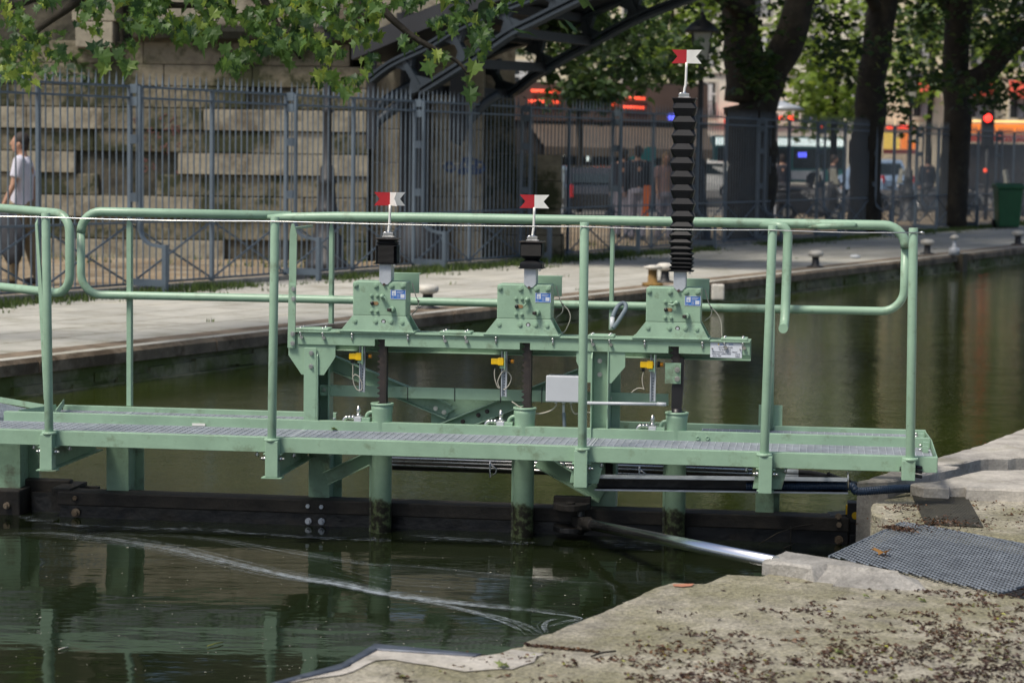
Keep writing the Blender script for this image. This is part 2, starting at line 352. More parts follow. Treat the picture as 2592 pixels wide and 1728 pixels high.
# grass tufts along the fence foot and in paving joints
def blades(m, x, y, z, h, n, sp):
    for _ in range(n):
        a = uni(0, 2*PI); bx = x+random.gauss(0, sp); by = y+random.gauss(0, sp); hh = h*uni(.5, 1.2); w_ = uni(.006,.012)
        dx, dy = math.cos(a)*w_, math.sin(a)*w_; lx, ly = uni(-.5,.5)*hh, uni(-.5,.5)*hh
        m.add([(bx-dx,by-dy,z),(bx+dx,by+dy,z),(bx+lx,by+ly,z+hh)], [(0,1,2)])
m = MB(CAN); random.seed(5)
s = 17.0
while s < 62:
    d = noise.noise(Vector((s*.45, 3.3, 0)))
    if d > -.22: blades(m, s, 15.38+uni(-.22,.15), .288, .075+.09*max(d,0), 16, .09)
    if rnd() < .14: blades(m, s, uni(14.6,15.2), .288, .05, 7, .05)
    if rnd() < .015: blades(m, s, uni(11.8,14), .288, .04, 6, .03)
    s += .05
for _ in range(150): blades(m, uni(26,38), uni(16.2,22), .286, .12, 9, .15)
tag(m.build('grass', GRASS, fix=False), kind='stuff', label='green grass tufts growing along the foot of the iron fence', cat='grass')

# near quay: weathered concrete slabs
def concrete_mat(name, col, moss, mossamt, speck):
    m, n, b, L = node_mat(name); tc = n.nodes.new('ShaderNodeTexCoord'); V = tc.outputs['Object']
    def N(sc, det=8, ro=.7): 
        x = n.nodes.new('ShaderNodeTexNoise'); x.inputs['Scale'].default_value = sc; x.inputs['Detail'].default_value = det; x.inputs['Roughness'].default_value = ro; L(V, x.inputs['Vector']); return x.outputs['Fac']
    r = ramp(n, [(.28, tuple(c*.5 for c in col)), (.5, col), (.70, tuple(min(1,c*1.42) for c in col))]); L(N(5), r.inputs[0])
    r2 = ramp(n, [(.62-mossamt*.3, (0,0,0)), (.80-mossamt*.3, (1,1,1))]); L(N(2.4, 9, .72), r2.inputs[0])
    mm = n.nodes.new('ShaderNodeMath'); mm.operation = 'MULTIPLY'; mm.inputs[1].default_value = .7; L(r2.outputs[0], mm.inputs[0])
    c = mixc(n, mm.outputs[0], r.outputs[0], moss)
    vo = n.nodes.new('ShaderNodeTexVoronoi'); vo.inputs['Scale'].default_value = 95; L(V, vo.inputs['Vector'])
    r3 = ramp(n, [(.0, (.45,.43,.40)), (.5, (1,1,1)), (1, (1.45,1.42,1.38))]); L(vo.outputs['Color'], r3.inputs[0])
    c = mixc(n, speck, c, mixc(n, 1.0, c, r3.outputs[0], 'MULTIPLY'))
    L(c, b.inputs['Base Color']); b.inputs['Roughness'].default_value = .92
    bp = n.nodes.new('ShaderNodeBump'); bp.inputs['Distance'].default_value = .006; L(N(22, 10, .75), bp.inputs['Height'])
    bp2 = n.nodes.new('ShaderNodeBump'); bp2.inputs['Distance'].default_value = .003*speck; L(vo.outputs['Distance'], bp2.inputs['Height']); L(bp.outputs[0], bp2.inputs['Normal'])
    L(bp2.outputs[0], b.inputs['Normal']); return m
CONC = concrete_mat('mossy_concrete', (.285, .268, .215), (.155, .148, .075), .7, .9)
CONCP = concrete_mat('pale_concrete', (.38, .36, .32), (.22, .21, .13), .2, .25)
CONCG = concrete_mat('grey_concrete', (.27, .262, .24), (.13, .125, .085), .25, .4)
EDGEM = mat('blue_grey_edge_strip', (.085, .10, .13), .45, metal=.4, var=.3, scale=14, col2=(.4,.4,.38), c2amt=.05, c2scale=24)
def rough_outline(pts, step=.05, j=.006, keep=2.5):
    out = []
    for i in range(len(pts)):
        a = Vector(pts[i]); b = Vector(pts[(i+1)%len(pts)]); L_ = (b-a).length; n_ = max(1, int(L_/step)) if L_ < keep else 1
        for k in range(n_):
            p = a.lerp(b, k/n_); q = Vector((noise.noise(p*9), noise.noise(p*9+Vector((7,3,1))), 0))*j*1.6 + Vector((noise.noise(p*40), noise.noise(p*40+Vector((5,5,5))), 0))*j*.7
            out.append(p+q if k else p)
    return out
def slab(name, px, z, bot, m_, step=.05, j=.006, extra=(), ch=.008, flare=None):
    pts = [onz(P(*p), z) for p in px]+[Vector((*e, z)) for e in extra]
    pts = rough_outline(pts, step, j); n_ = len(pts)
    area = sum(pts[i].x*pts[(i+1)%n_].y-pts[(i+1)%n_].x*pts[i].y for i in range(n_))
    if area < 0: pts.reverse()
    ins = []                                            # worn edge: inset top ring and a lowered outer ring
    for i in range(n_):
        d = (pts[(i+1)%n_]-pts[i-1]).normalized(); ins.append(pts[i]+Vector((-d.y, d.x, 0))*ch*uni(.6,1.6))
    low_ = [Vector((p.x,p.y,bot)) for p in pts]
    if flare:
        for i in range(n_):
            d = (pts[(i+1)%n_]-pts[i-1]).normalized(); f_ = max(0, min(1, (pts[i].x-flare[0])/.12))*flare[1]; low_[i] += Vector((d.y, -d.x, 0))*f_
    mb = MB(); vs = ins+[p-Vector((0,0,ch*uni(.6,1.3))) for p in pts]+low_
    fs = [tuple(range(n_))]
    for i in range(n_):
        k = (i+1)%n_; fs += [(n_+i, n_+k, k, i), (2*n_+i, 2*n_+k, n_+k, n_+i)]
    mb.add(vs, fs); return mb.build(name, m_, fix=False)
random.seed(11)
main_px = [('J',545,1245),('J',300,1232),('J',225,1262),('J',150,1297),('J',60,1296),('K',2290,198),('K',2160,235),('K',2040,290),('K',1900,352),('K',1700,440),('K',1620,472),('K',1500,520),('K',1440,550),('K',1375,562),('K',1262,606),('K',1245,640),('K',1170,650),('K',1080,683),
           ('K',1390,700),('K',1330,745)]
tag(slab('near_quay', main_px[:-2]+[('K',980,700),('K',250,655),('K',0,790),('L',1900,900)], .29, -1.25, CONC, extra=[(-1.1,5.2),(-1.6,2.5),(-1.2,-8),(14,-8),(14,8.0),tuple(onz((3300,1600),.29).xy),tuple(onz(P('M',2352,585),.29).xy),tuple(onz(P('J',2170,1357),.29).xy),tuple(onz(P('J',1560,1225),.29).xy),tuple(onz(P('J',1010,1118),.29).xy)]), kind='structure')
# pale mortar screed and metal edge strip at the lock's corner
def sheet(name, px, z, m_, step=.05, j=.008, z0=None):
    pts = rough_outline([onz(P(*p), z0 or z) for p in px], step, j); pts = [Vector((p.x, p.y, z)) for p in pts]; n_ = len(pts)
    if sum(pts[i].x*pts[(i+1)%n_].y-pts[(i+1)%n_].x*pts[i].y for i in range(n_)) < 0: pts.reverse()
    mb = MB(); mb.add(pts, [tuple(range(n_))]); return mb.build(name, m_, fix=False)
tag(sheet('mortar_screed', [('K',975,704),('K',1090,690),('K',1170,660),('K',1400,690),('K',1330,745),('K',1180,795),('K',850,812),('K',620,770),('K',350,728),('K',240,735),('K',0,835),('L',1950,893),('L',1915,893),('K',0,800),('K',252,660)], .294, CONCP, j=.012), kind='structure')
tag(slab('quay_edge_strip', [('K',968,688),('K',230,618),('K',0,752),('L',1850,893),('None',600,1800)] if 0 else [('K',968,688),('K',230,618),('K',0,752),('L',1850,893),('L',1910,893),('K',0,788),('K',248,655),('K',925,700)], .300, -1.25, EDGEM, j=.001, ch=.003), kind='structure')
# raised concrete block at the ram's recess
tag(slab('ram_recess_block', [('J',548,1132),('J',600,1105),('J',705,1070),('J',1005,1113),('J',1300,1170),('J',1500,1212),('J',1300,1196),('J',1120,1182),('J',1000,1166),('J',890,1180)], .342, .283, CONCG, j=.007, ch=.012, flare=(1.12,.16)), kind='structure')
m = MB(); a_ = onz(P('J',548,1132),.355); b_ = onz(P('J',705,1070),.355)
# slabs beyond the tread plate and the gate recess
tag(slab('gate_recess_slab', [('N',680,845),('N',900,765),('N',1105,702),('N',1250,700),('N',1700,712),('N',2352,725)], .29, -1.25, CONC, j=.005,
     extra=[(14,11.6),(14,8.6),tuple(onz(P('N',2352,1260),.29).xy),tuple(onz(P('N',1260,1060),.29).xy),tuple(onz(P('N',1000,1045),.29).xy),tuple(onz(P('N',680,950),.29).xy)]), kind='structure')
tag(slab('upper_slab', [('N',1105,625),('N',1150,608),('N',1340,600),('N',1890,478),('N',2352,470)], .35, -.2, CONCP, j=.006,
     extra=[(14,14.2),(14,11.9),tuple(onz(P('N',2352,690),.35).xy),tuple(onz(P('N',1720,672),.35).xy),tuple(onz(P('N',1705,650),.35).xy),tuple(onz(P('N',1540,650),.35).xy),tuple(onz(P('N',1530,668),.35).xy),tuple(onz(P('N',1250,655),.35).xy)]), kind='structure')
tag(slab('canal_side_slab', [('N',520,600),('N',850,497),('N',1280,372),('N',1870,200),('N',2352,10)], .35, -1.25, CONCP, j=.008,
     extra=[(6.5,20.8),(22,50),(60,50),(60,20),(14,16),tuple(onz(P('N',2352,330),.35).xy),tuple(onz(P('N',1875,348),.35).xy),tuple(onz(P('N',1480,420),.35).xy),tuple(onz(P('N',1650,437),.35).xy),tuple(onz(P('N',1040,560),.35).xy),tuple(onz(P('N',940,578),.35).xy),tuple(onz(P('N',860,590),.35).xy)]), kind='structure')
m = MB(); m.prism([tuple(onz(P('N',*p),.12).xy) for p in ((1000,590),(1660,420),(1840,330),(2352,300))]+[(14,14.5),(14,11.5),tuple(onz(P('N',2352,520),.12).xy),tuple(onz(P('N',1120,660),.12).xy)],2,-1.2,.12); tag(m.build('recess_floor', mat('dark_pit', (.05,.052,.055), .8, var=.3)), kind='structure')

# ------------------------------------------------------------------ lock gate leaf (black timber) standing in the water
g = thing('lock_gate', 'black wet timber lock gate leaf standing in the dark water under the green walkway', 'lock gate', (-.4, .85, 0), GATE)
zt = .134
m = MB(GATE); m.cur = 0
uL = gp('H',405,660,.62)[0]; uR = gp('J',1150,845,.62)[0]
m.box((uL, .62, -.9), (uR, .74, zt-.02)); m.build('front_beam', TIMBER, g, bevel=.008)
m = MB(GATE); m.box((uL, .60, zt-.07), (uR, .745, zt)); m.build('capping', TIMBERTOP, g, bevel=.006)
m = MB(GATE); m.box((-2.62, .745, -.9), (uR-.02, .90, zt-.03)); m.build('rear_beam', TIMBER, g)
m = MB(GATE)                                            # mitre end with its open pocket
l0 = gp('H',0,640,.62)[0]
m.box((l0-.6, .62, -.9), (gp('H',135,640,.62)[0], .80, zt-.005)); m.box((l0-.6, .80, -.9), (uL, .86, zt+.03))
m.box((gp('H',380,640,.62)[0]-.02, .60, zt-.1), (gp('H',690,640,.7)[0], .9, zt+.03)) if 0 else None
m.build('mitre_post', TIMBERTOP, g, bevel=.008)
m = MB(GATE)                                            # weathered top pieces beside the pocket
a_ = gp('H',345,600,.9); 
m.box((a_[0], .86, .02), (gp('H',690,620,.9)[0], .9, a_[1]-.01)); m.box((gp('H',600,620,.8)[0], .74, .05), (gp('H',690,640,.8)[0]+.02, .86, a_[1]-.02))
m.bar((gp('H',470,655,.7)[0], .74, zt+.005), (gp('H',600,610,.85)[0], .86, a_[1]-.02), .03, .02); m.box((uL-.04, .62, .03), (uL+.06, .9, zt+.012))
m.build('top_ironwork', TIMBERTOP, g)
BOLT = STEEL
for (w_, x, y, mt, r) in (('H',2125,760,0,.0135),('H',2218,765,0,.0135),('H',2125,866,0,.0135),('H',2215,868,0,.0135),('H',522,705,1,.015),('H',522,808,1,.018),('J',1078,888,1,.017),('J',1076,996,1,.017),('H',45,760,1,.014),('J',1073,836,1,.013)):
    u, z = gp(w_, x, y, .61); m = MB(GATE); m.cyl((u, .62, z), (u, .604, z), r*1.25, 14); m.cyl((u, .606, z), (u, .588, z), r*.8, 6); m.build('bolt', [GALV, COPE][mt], g)
m = MB(GATE)                                            # heel of the gate at the quay
u, z = gp('J',1060,810,.7); m.prism([(u-.02,-.8),(u+.33,-.8),(u+.33,.13),(u+.26,.17),(u+.04,z),(u-.04,z-.01),(u-.12,z-.06)], 1, .66, .8); m.box((uR+.002,.63,-.9),(uR+.06,.78,.05))
for k in range(4): m.box((u+.08+.02*k, .6, -.1+.1*k), (u+.30, .70, -.03+.1*k))
m.build('heel_post', TIMBER, g, bevel=.005)
u, z = gp('J',1175,790,.72); m = MB(GATE); m.box((u-.03,.62,z-.05),(u+.04,.72,z+.05)); m.cyl((u+.03,.64,z-.02),(u+.09,.62,z-.03),.022); m.build('limit_switch', BLACK, g, bevel=.004)
m = MB(GATE); m.box((u-.038,.63,z-.01),(u-.028,.66,z+.035)); m.cyl((u+.01,.615,z-.012),(u+.01,.63,z-.012),.018); m.build('limit_switch_lens', YELLOW, g)
# supports that carry the walkway: green box columns down to the gate
for (w_, x0, x1, ytop, ybot) in (('H',-60,197,340,640),('H',733,930,370,675),('H',2125,2310,410,722),('J',500,662,640,830)):
    (u0, z0), (u1, _) = gp(w_, x0, ybot, .70), gp(w_, x1, ybot, .70)
    m = MB(GATE); uf = u0+(u1-u0)*.78; m.box((u0, .70, zt-.15), (uf, .705, .42)); m.box((u0+.02,.705,zt-.15),(uf-.01,.86,.42)); m.box((u0+.01,.86,zt-.15),(u1,.868,.42)); m.build('support_column', GREENW, g, bevel=.003)
m = MB(GATE); (u0,_),(u1,_) = gp('I',1720,790,.72), gp('I',1888,790,.72)
m.box((u0,.72,zt-.1),(u1,.84,.42)); m.box((u0-.05,.70,.28),(u1+.0,.72,.42)); m.build('support_column', GREEN, g, bevel=.003)
m = MB(GATE); (u0,_),(u1,_) = gp('I',1820,600,.71), gp('I',1850,600,.71); m.box((u0,.69,.28),(u1+.015,.71,.40)); m.build('hinge_plate', TIMBERTOP, g)

# ------------------------------------------------------------------ sluice columns (hydraulic tubes)
COLM = mat('stained_green_tube', (.25, .39, .275), .42, var=.12, scale=7)
def stained():                                          # dark water stain up to a wavy tide line, a fixed mark on the tube
    n = COLM.node_tree; b = n.nodes['Principled BSDF']; L = n.links.new; tc = n.nodes.new('ShaderNodeTexCoord')
    src = b.inputs['Base Color'].links[0].from_socket
    sep = n.nodes.new('ShaderNodeSeparateXYZ'); L(tc.outputs['Object'], sep.inputs[0])
    no = n.nodes.new('ShaderNodeTexNoise'); no.inputs['Scale'].default_value = 16; no.inputs['Detail'].default_value = 8; L(tc.outputs['Object'], no.inputs['Vector'])
    no2 = n.nodes.new('ShaderNodeTexNoise'); no2.inputs['Scale'].default_value = 28; no2.inputs['Detail'].default_value = 8; no2.inputs['Roughness'].default_value=.75; L(tc.outputs['Object'], no2.inputs['Vector'])
    ad = n.nodes.new('ShaderNodeMath'); ad.operation = 'MULTIPLY_ADD'; ad.inputs[1].default_value = .12; L(no.outputs['Fac'], ad.inputs[0]); L(sep.outputs['Z'], ad.inputs[2])
    r = ramp(n, [(.205, (1,1,1)), (.235, (0,0,0))]); L(ad.outputs[0], r.inputs[0])
    r2 = ramp(n, [(.42, (0,0,0)), (.52, (1,1,1))]); L(no2.outputs['Fac'], r2.inputs[0])
    mu = n.nodes.new('ShaderNodeMath'); mu.operation = 'MULTIPLY'; L(r.outputs[0], mu.inputs[0]); L(r2.outputs[0], mu.inputs[1])
    c = mixc(n, r.outputs[0], src, (.115, .15, .07)); c = mixc(n, mu.outputs[0], c, (.022, .021, .014)); L(c, b.inputs['Base Color'])
stained()
cols = [('E',837,1410,'I',262,'left'),('E',1820,1440,'I',1245,'middle'),('F',853,1473,'J',0,'right')]
colu = []
for i, (w_, x, y, *_r) in enumerate(cols):
    u, z = gp(w_, x, y, .50); colu.append(u)
cz = .745
lab = ['pale green hydraulic tube rising from the water under the left gearbox', 'pale green hydraulic tube rising from the water under the middle gearbox', 'pale green hydraulic tube under the right gearbox, beside the chromed ram']
cross_z = [gp('E',837,1412,.5)[1], gp('E',1820,1442,.5)[1], gp('F',853,1475,.5)[1]]
def sluice_tube(u, zt_, label):
    c = thing('hydraulic_tube', label, 'hydraulic cylinder', (u, .5, 0), GATE, 'hydraulic tubes under the gearboxes')
    m = MB(GATE); m.lathe((u,.5,0), [(.051,-.9),(.051,.35),(.051,zt_-.06),(.0545,zt_-.03),(.0545,zt_-.012)], 28); m.box((u-.062,.50,-.9),(u-.05,.56,.47)); m.build('tube', COLM, c)
    m = MB(GATE); m.lathe((u,.5,0), [(.0545,zt_-.012),(.0585,zt_-.010),(.0585,zt_-.002),(.055,zt_),(.045,zt_),(.044,zt_-.03)], 28); m.build('collar', GREEN, c)
    # valve block, elbow and fittings on the left of the tube
    m = MB(GATE); m.box((u-.098,.46,.52),(u-.056,.52,zt_-.075)); m.tube(arc((u-.05,.49,zt_-.075), .028, PI, PI/2, 8, (1,0,0), (0,0,1))+[(u-.04,.49,zt_-.047)], .009, 10); m.build('valve_bracket', GREEN, c, bevel=.002)
    m = MB(GATE); m.box((u-.135,.457,.52),(u-.0985,.523,zt_-.072)); m.build('valve_block', GREYBOX, c, bevel=.002)
    m = MB(GATE); m.lathe((u-.118,.49,zt_-.072), [(.013,0),(.013,.012),(.0085,.014),(.0085,.022),(.012,.024),(.012,.038),(.009,.042),(.007,.052),(.003,.055)], 12)
    m.cyl((u-.136,.485,.575),(u-.152,.485,.575),.014,6); m.cyl((u-.152,.485,.575),(u-.17,.485,.575),.011,12); m.tube(arc((u-.17,.485,.553),.022,PI/2,PI,6,(1,0,0),(0,0,1)),.011,10); m.cyl((u-.192,.485,.553),(u-.192,.485,.535),.015,6)
    m.build('hose_fitting', STEEL, c); return c
for i in range(3): sluice_tube(colu[i], cross_z[i], lab[i])

# ------------------------------------------------------------------ walkway
DZ = .523
wk = thing('walkway', 'pale green steel walkway with galvanised grating floor running along the lock gate', 'walkway', (0, .3, .45), GATE)
uEnd = gp('J',1757,480,0)[0]; uMit = -3.35
m = MB(GATE); m.prism([(0.0,.452),(.006,.452),(.006,.517),(.05,.517),(.05,.523),(0.0,.523)], 0, uMit, uEnd); m.build('front_beam', GREEN, wk, bevel=.0015)
uT0 = gp('H',25,128,.45)[0]; zT = gp('H',1000,140,.45)[1]; uTe = gp('J',1705,320,.45)[0]
m = MB(GATE); m.prism([(.45,.50),(.457,.50),(.457,zT-.003),(.49,zT-.003),(.49,zT),(.45,zT)], 0, uT0, uTe); m.build('middle_kerb', GREEN, wk, bevel=.0015)
uR0 = gp('H',435,70,.92)[0]; zR = gp('H',1000,85,.92)[1]; uRe = gp('J',1675,255,.92)[0]
uTow = gp('H',2290,120,.92)[0]
m = MB(GATE); m.prism([(.92,.50),(.926,.50),(.926,zR-.003),(.955,zR-.003),(.955,zR),(.92,zR)], 0, uR0, uTow+.02); m.build('rear_kerb', GREEN, wk, bevel=.0015)
m = MB(GATE); uq = gp('I',1895,185,.92)[0]; zq = gp('I',2000,185,.92)[1]; m.prism([(.92,.48),(.926,.48),(.926,zq-.003),(.955,zq-.003),(.955,zq),(.92,zq)], 0, uq, uRe); m.build('rear_kerb', GREEN, wk, bevel=.0015)
m = MB(GATE); m.prism([(0.0, .452), (.94, .49), (.94, zq-.004), (.45, zT-.006), (0.0, .5225)], 0, uEnd-.006, uEnd)
u1, u2 = uEnd, uRe
m.v = [Vector((v.x-(v.y/.94)*(uEnd-uRe), v.y, v.z)) for v in m.v]; m.build('end_plate', GREEN, wk, bevel=.0015)
m = MB(GATE)                                            # clips and studs at the right end
for x, y, v in ((1640,290,.80),(1670,380,.30),(1640,270,.86),(1672,350,.40)):
    u, z = gp('J', x, y, v); m = MB(GATE); m.box((u-.012, v-.02, z-.012),(u+.015, v+.02, z+.02)); m.build('kerb_clip', GREEN, wk); m = MB(GATE); m.cyl((u-.012,v,z),(u-.03,v,z+.005),.005); m.build('stud', STEEL, wk)
m = MB(GATE) if False else m
m = MB(GATE)                                            # short joining kerb at the mitre
a_ = gp('H',370,100,.7); m.bar((gp('H',385,112,.55)[0], .55, .545), (gp('H',440,80,.9)[0], .9, .56), .005, .035); m.bar((gp('H',130,130,.5)[0],.5,.548),(gp('H',385,100,.75)[0],.75,.552),.005,.03); m.build('joining_kerb', GREEN, wk)
def grating(u0, u1, v0, v1, z, parent, name='grating'):
    m = MB(GATE); u = u0
    while u < u1:
        m.box((u-.0014, v0, z-.022), (u+.0014, v1, z)); u += .034
    n_ = int((v1-v0)/.030)
    for k in range(n_+1):
        v = v0+(v1-v0)*k/n_; m.box((u0, v-.0011, z-.018), (u1, v+.0011, z-.001))
    for v in (v0, v1): m.box((u0, v-.0015, z-.024), (u1, v+.0015, z+.0008))
    for u in (u0, u1): m.box((u-.0035, v0, z-.024), (u+.0035, v1, z+.001))
    m.build(name, GALV, parent, fix=False)
def gu(w_, x, y, v): return gp(w_, x, y, v)[0]
js = [uMit, gu('H',-270+540,230,.2)-.28, gu('H',570,220,.2), gu('H',2030,270,.2), gu('J',40-864*2.7222+864*2.7222-560+0,320,.2) if 0 else gu('I',1725,330,.2), uEnd-.012]
js = [uMit, gu('H',570,220,.2), gu('H',2030,270,.2), gu('I',1725,330,.2), uEnd-.014]
for a_, b_ in zip(js[:-1], js[1:]): grating(a_+.006, b_-.006, .055, .445, DZ-.012, wk)
js = [uT0+.02, gu('H',830,130,.7), uTow+.02]
for a_, b_ in zip(js[:-1], js[1:]): grating(a_+.005, b_-.005, .465, .915, DZ-.004, wk)
grating(gu('J',125,255,.7), uEnd-.04, .465, .915, DZ-.004, wk)
m = MB(GATE)                                            # under-frame members
m.prism([(.44,.452),(.447,.452),(.447,.50),(.44,.50)], 0, uMit, uEnd-.02); m.prism([(.93,.44),(.937,.44),(.937,.50),(.93,.50)], 0, uMit+.3, uEnd-.1)
for u in [uMit+.3*k for k in range(17)]: m.box((u, .01, .462), (u+.006, .45, .498))
m.build('under_frame', GREENW, wk)
m = MB(GATE); a_ = gp('H',1325,200,.449); m.box((a_[0], .444, a_[1]-.006), (gu('H',1415,200,.449), .4485, a_[1]+.006)); m.build('kerb_label', WHITE, wk)
m = MB(GATE); 
for x in (105, 172):
    u, z = gp('J', x, 295, .449); m.lathe((0,0,0), [(.0105,0),(.0105,.004),(.006,.004),(.006,.001)], 14); k = len(m.v)-56
    m.v[k:] = [Vector((u+q.x, .449-q.z, z+q.y)) for q in m.v[k:]]
m.build('bolt', GREEN, wk)
# cantilever brackets and post sockets
posts = [('D',315,108,'H',338,245),('D',1895,130,'H',1873,290),('F',216,172,'I',1660,358),('F',1514,190,'J',562,400),('G',1590,212,'J',1568,425)]
pu = [gp(a[0],a[1],a[2],-.03)[0]*.5+gp(a[3],a[4],a[5],-.03)[0]*.5 for a in posts]
ZP = .523+1.06
sock_bot = [gp('H',345,514,-.05)[1], gp('H',1870,565,-.05)[1], gp('I',1652,636,-.05)[1], gp('J',560,676,-.05)[1], gp('J',1565,588,-.05)[1]]
for i, u in enumerate(pu):
    zb = sock_bot[i]; m = MB(GATE); m.box((u-.031, -.060, zb), (u+.031, -.002, .513)); m.build('post_socket', GREEN, wk, bevel=.003)
    if i < 4:
        m = MB(GATE); m.box((u-.05,-.062,zb-.006),(u+.05,.0,zb)) if i < 2 else None
        m.box((u-.003, 0, zb+.003), (u+.003, .72, .447)); m.box((u-.04, .0, zb), (u+.04, .72, zb+.006)); m.box((u-.045, -.04, .444), (u+.045, .72, .450))
        if i >= 2: m.prism([(u-.06,zb+.01),(u+.075,zb+.01),(u+.10,.445),(u-.045,.445)], 1, .03, .04)
        m.build('bracket', GREENW, wk, bevel=.001)
        for sx in (-1, 1):
            m = MB(GATE)
            m.cyl((u+sx*.03,-.03,.425),(u+sx*.046,-.03,.425),.011,6); m.cyl((u+sx*.046,-.03,.425),(u+sx*.058,-.03,.425),.006,8)
            m.build('bracket_bolt', STEEL, wk); m = MB(GATE); m.cyl((u+sx*.09,.03,.452),(u+sx*.09,.03,.425),.006,8); m.cyl((u+sx*.09,.03,.436),(u+sx*.09,.03,.43),.011,6)
            m.build('bracket_bolt', STEEL, wk)
    else:
        m = MB(GATE)
        for dz in (0,.02,-.022): m.cyl((u+.034,-.02,.46+dz),(u+.062,-.01,.455+dz),.009,6)
        m.cyl((u-.034,-.03,.47),(u-.04,-.03,.47),.012,6); m.build('bracket_bolt', DARKIRON, wk)

# cable railing on the front edge
cr_ = thing('cable_railing', 'five green round posts with one thin steel cable along the near edge of the walkway', 'railing', (0, -.03, DZ), GATE)
for i, u in enumerate(pu):
    u0 = gp(*posts[i][3:6], -.03)[0]; u1 = gp(*posts[i][:3], -.03)[0]
    m = MB(GATE); m.cyl((u0,-.03,.515),(u1,-.03,ZP),.0212,24); p = m.build('post', GREEN, cr_, bevel=.002)
    m = MB(GATE); m.lathe((u0,-.03,.511), [(.036,0),(.037,.003),(.037,.010),(.034,.012),(.022,.013)], 28); m.build('collar', GREEN, p)
m = MB(GATE); zc_ = gp('E',1000,178,-.03)[1]; pts = []
for k in range(41):
    t = k/40; u = pu[0]-1.5+(pu[-1]+.03-pu[0]+1.5)*t
    seg = [q for q in range(4) if pu[q] <= u <= pu[q+1]]; sag = 0
    if seg: q = seg[0]; f_ = (u-pu[q])/(pu[q+1]-pu[q]); sag = .006*4*f_*(1-f_)
    pts.append((u, -.052, zc_-sag))
m.tube(pts, .0028, 8); m.build('cable', STEEL, cr_)
m = MB(GATE); m.cyl((pu[-1]+.02,-.052,zc_),(pu[-1]+.042,-.052,zc_),.005,6); m.cyl((pu[-1]+.028,-.052,zc_),(pu[-1]+.034,-.052,zc_),.008,6); m.build('cable_end', STEEL, cr_)

# tubular handrail on the far edge
hr = thing('handrail', 'pale green tubular handrail with rounded ends behind the gearboxes', 'handrail', (0, .93, DZ), GATE)
V = .93
def loop_end(uc, zt_, zb, sgn, r=.11):
    a = arc((uc-sgn*r, V, zt_-r), r, PI/2, 0, 7, (sgn,0,0), (0,0,1)); b = arc((uc-sgn*r, V, zb+r), r, 0, -PI/2, 7, (sgn,0,0), (0,0,1)); return a+b
uLf = gu('D',558,400,V); uRt = gu('G',1530,500,V)
zTo = gp('D',1400,110,V)[1]; zTr = gp('F',1200,172,V)[1]; zBo = gp('D',1400,685,V)[1]; zBr = gp('F',1800,772,V)[1]
uJ = gu('D',1930,120,V)
lp = loop_end(uLf, zTo, zBo, -1)
m = MB(GATE); m.tube([(uJ+.06,V,zTo-.004)]+lp[:8], .0235, 20); m.build('top_rail', GREEN, hr)
m = MB(GATE); m.tube(lp[7:]+[(u, V, zBo+(zBr-zBo)*((u-uLf)/(uRt-uLf))) for u in (uLf+.4, -1, 0, 1, uRt-.2)]+loop_end(uRt, zTr, zBr, 1)[::-1][:9], .021, 20); m.build('lower_rail', GREEN, hr)
rp = loop_end(uRt, zTr, zBr, 1)
m = MB(GATE); m.tube([(uJ-.06,V-.02,zTo-.012),(uJ+.05,V-.02,zTo-.010),(uJ+.3,V-.02,zTr-.004)]+[(u, V-.02, zTr) for u in (-.5,.5,1.3)]+[(q.x, V-.02, q.z) for q in rp[:8]], [.012,.022]+[.0245]*4+[.0245]*8, 20); m.build('top_rail', GREEN, hr)
m = MB(GATE); uk = gu('G',1000,195,V-.05); m.tube([(uk-.11,V-.03,zTr-.014),(uk-.02,V-.047,zTr-.01),(uk+.13,V-.047,zTr-.002),(uk+.14,V-.04,zTr)], [.006,.016,.016,.010], 14); m.build('rail_saddle', GREENW, hr)
# edge-on return loop beside the fourth post
a_ = gp('G',675,215,V); b_ = gp('G',655,900,.70); m = MB(GATE); r = .05
m.tube([(a_[0]-.10, V-.02, zTr-.005),(a_[0]-.03, V-.04, zTr-.008)]+arc((a_[0]-.012,V-.06,zTr-.06), .05, PI/2, 0, 5, (1,0,0), (0,0,1))+[(a_[0]+.035, V-.1, b_[1]+.12),(a_[0]+.033, V-.13, b_[1]+.04)]+[(a_[0]+.03, V-.16, b_[1]),(a_[0]+.028, V-.24, b_[1]+.0)], .0235, 18); m.build('return_loop', GREEN, hr)
for (w_, x, y0, y1, v, wd) in (('D',888,140,1435,V+.02,.024),('E',483,180,868,V+.0,.02),('F',402,205,912,V+.0,.018)):
    u0, z0 = gp(w_, x, y0, v); u1, z1 = gp(w_, x, y1, v)
    m = MB(GATE); u = (u0+u1)/2; m.prism([(u-wd/2,z1),(u+wd/2,z1),(u+wd/2,z0-.03),(u+wd/4,z0),(u-wd/4,z0),(u-wd/2,z0-.03)], 1, v-.004, v+.004); m.prism([(v,z1),(v+.028,z1),(v+.028,z0-.06),(v,z0-.02)], 0, u+wd/2-.003, u+wd/2+.003); m.build('stanchion', GREEN, hr, bevel=.001)
u0, z0 = gp('E',232,172,.68); u1, z1 = gp('E',215,1034,.46); m = MB(GATE); w2 = .0185
m.prism([(u1-w2,gp('E',215,600,.46)[1]),(u1+w2,gp('E',215,600,.46)[1]),(u1+w2+.003,z0-.05),(u1+w2-.012,z0),(u1-w2+.012,z0),(u1-w2+.003,z0-.05)], 1, .462, .470)
m.prism([(u1-w2-.002,z1),(u1+w2-.002,z1),(u1+w2+.002,gp('E',215,597,.46)[1]),(u1-w2+.002,gp('E',215,597,.46)[1])], 1, .450, .461)
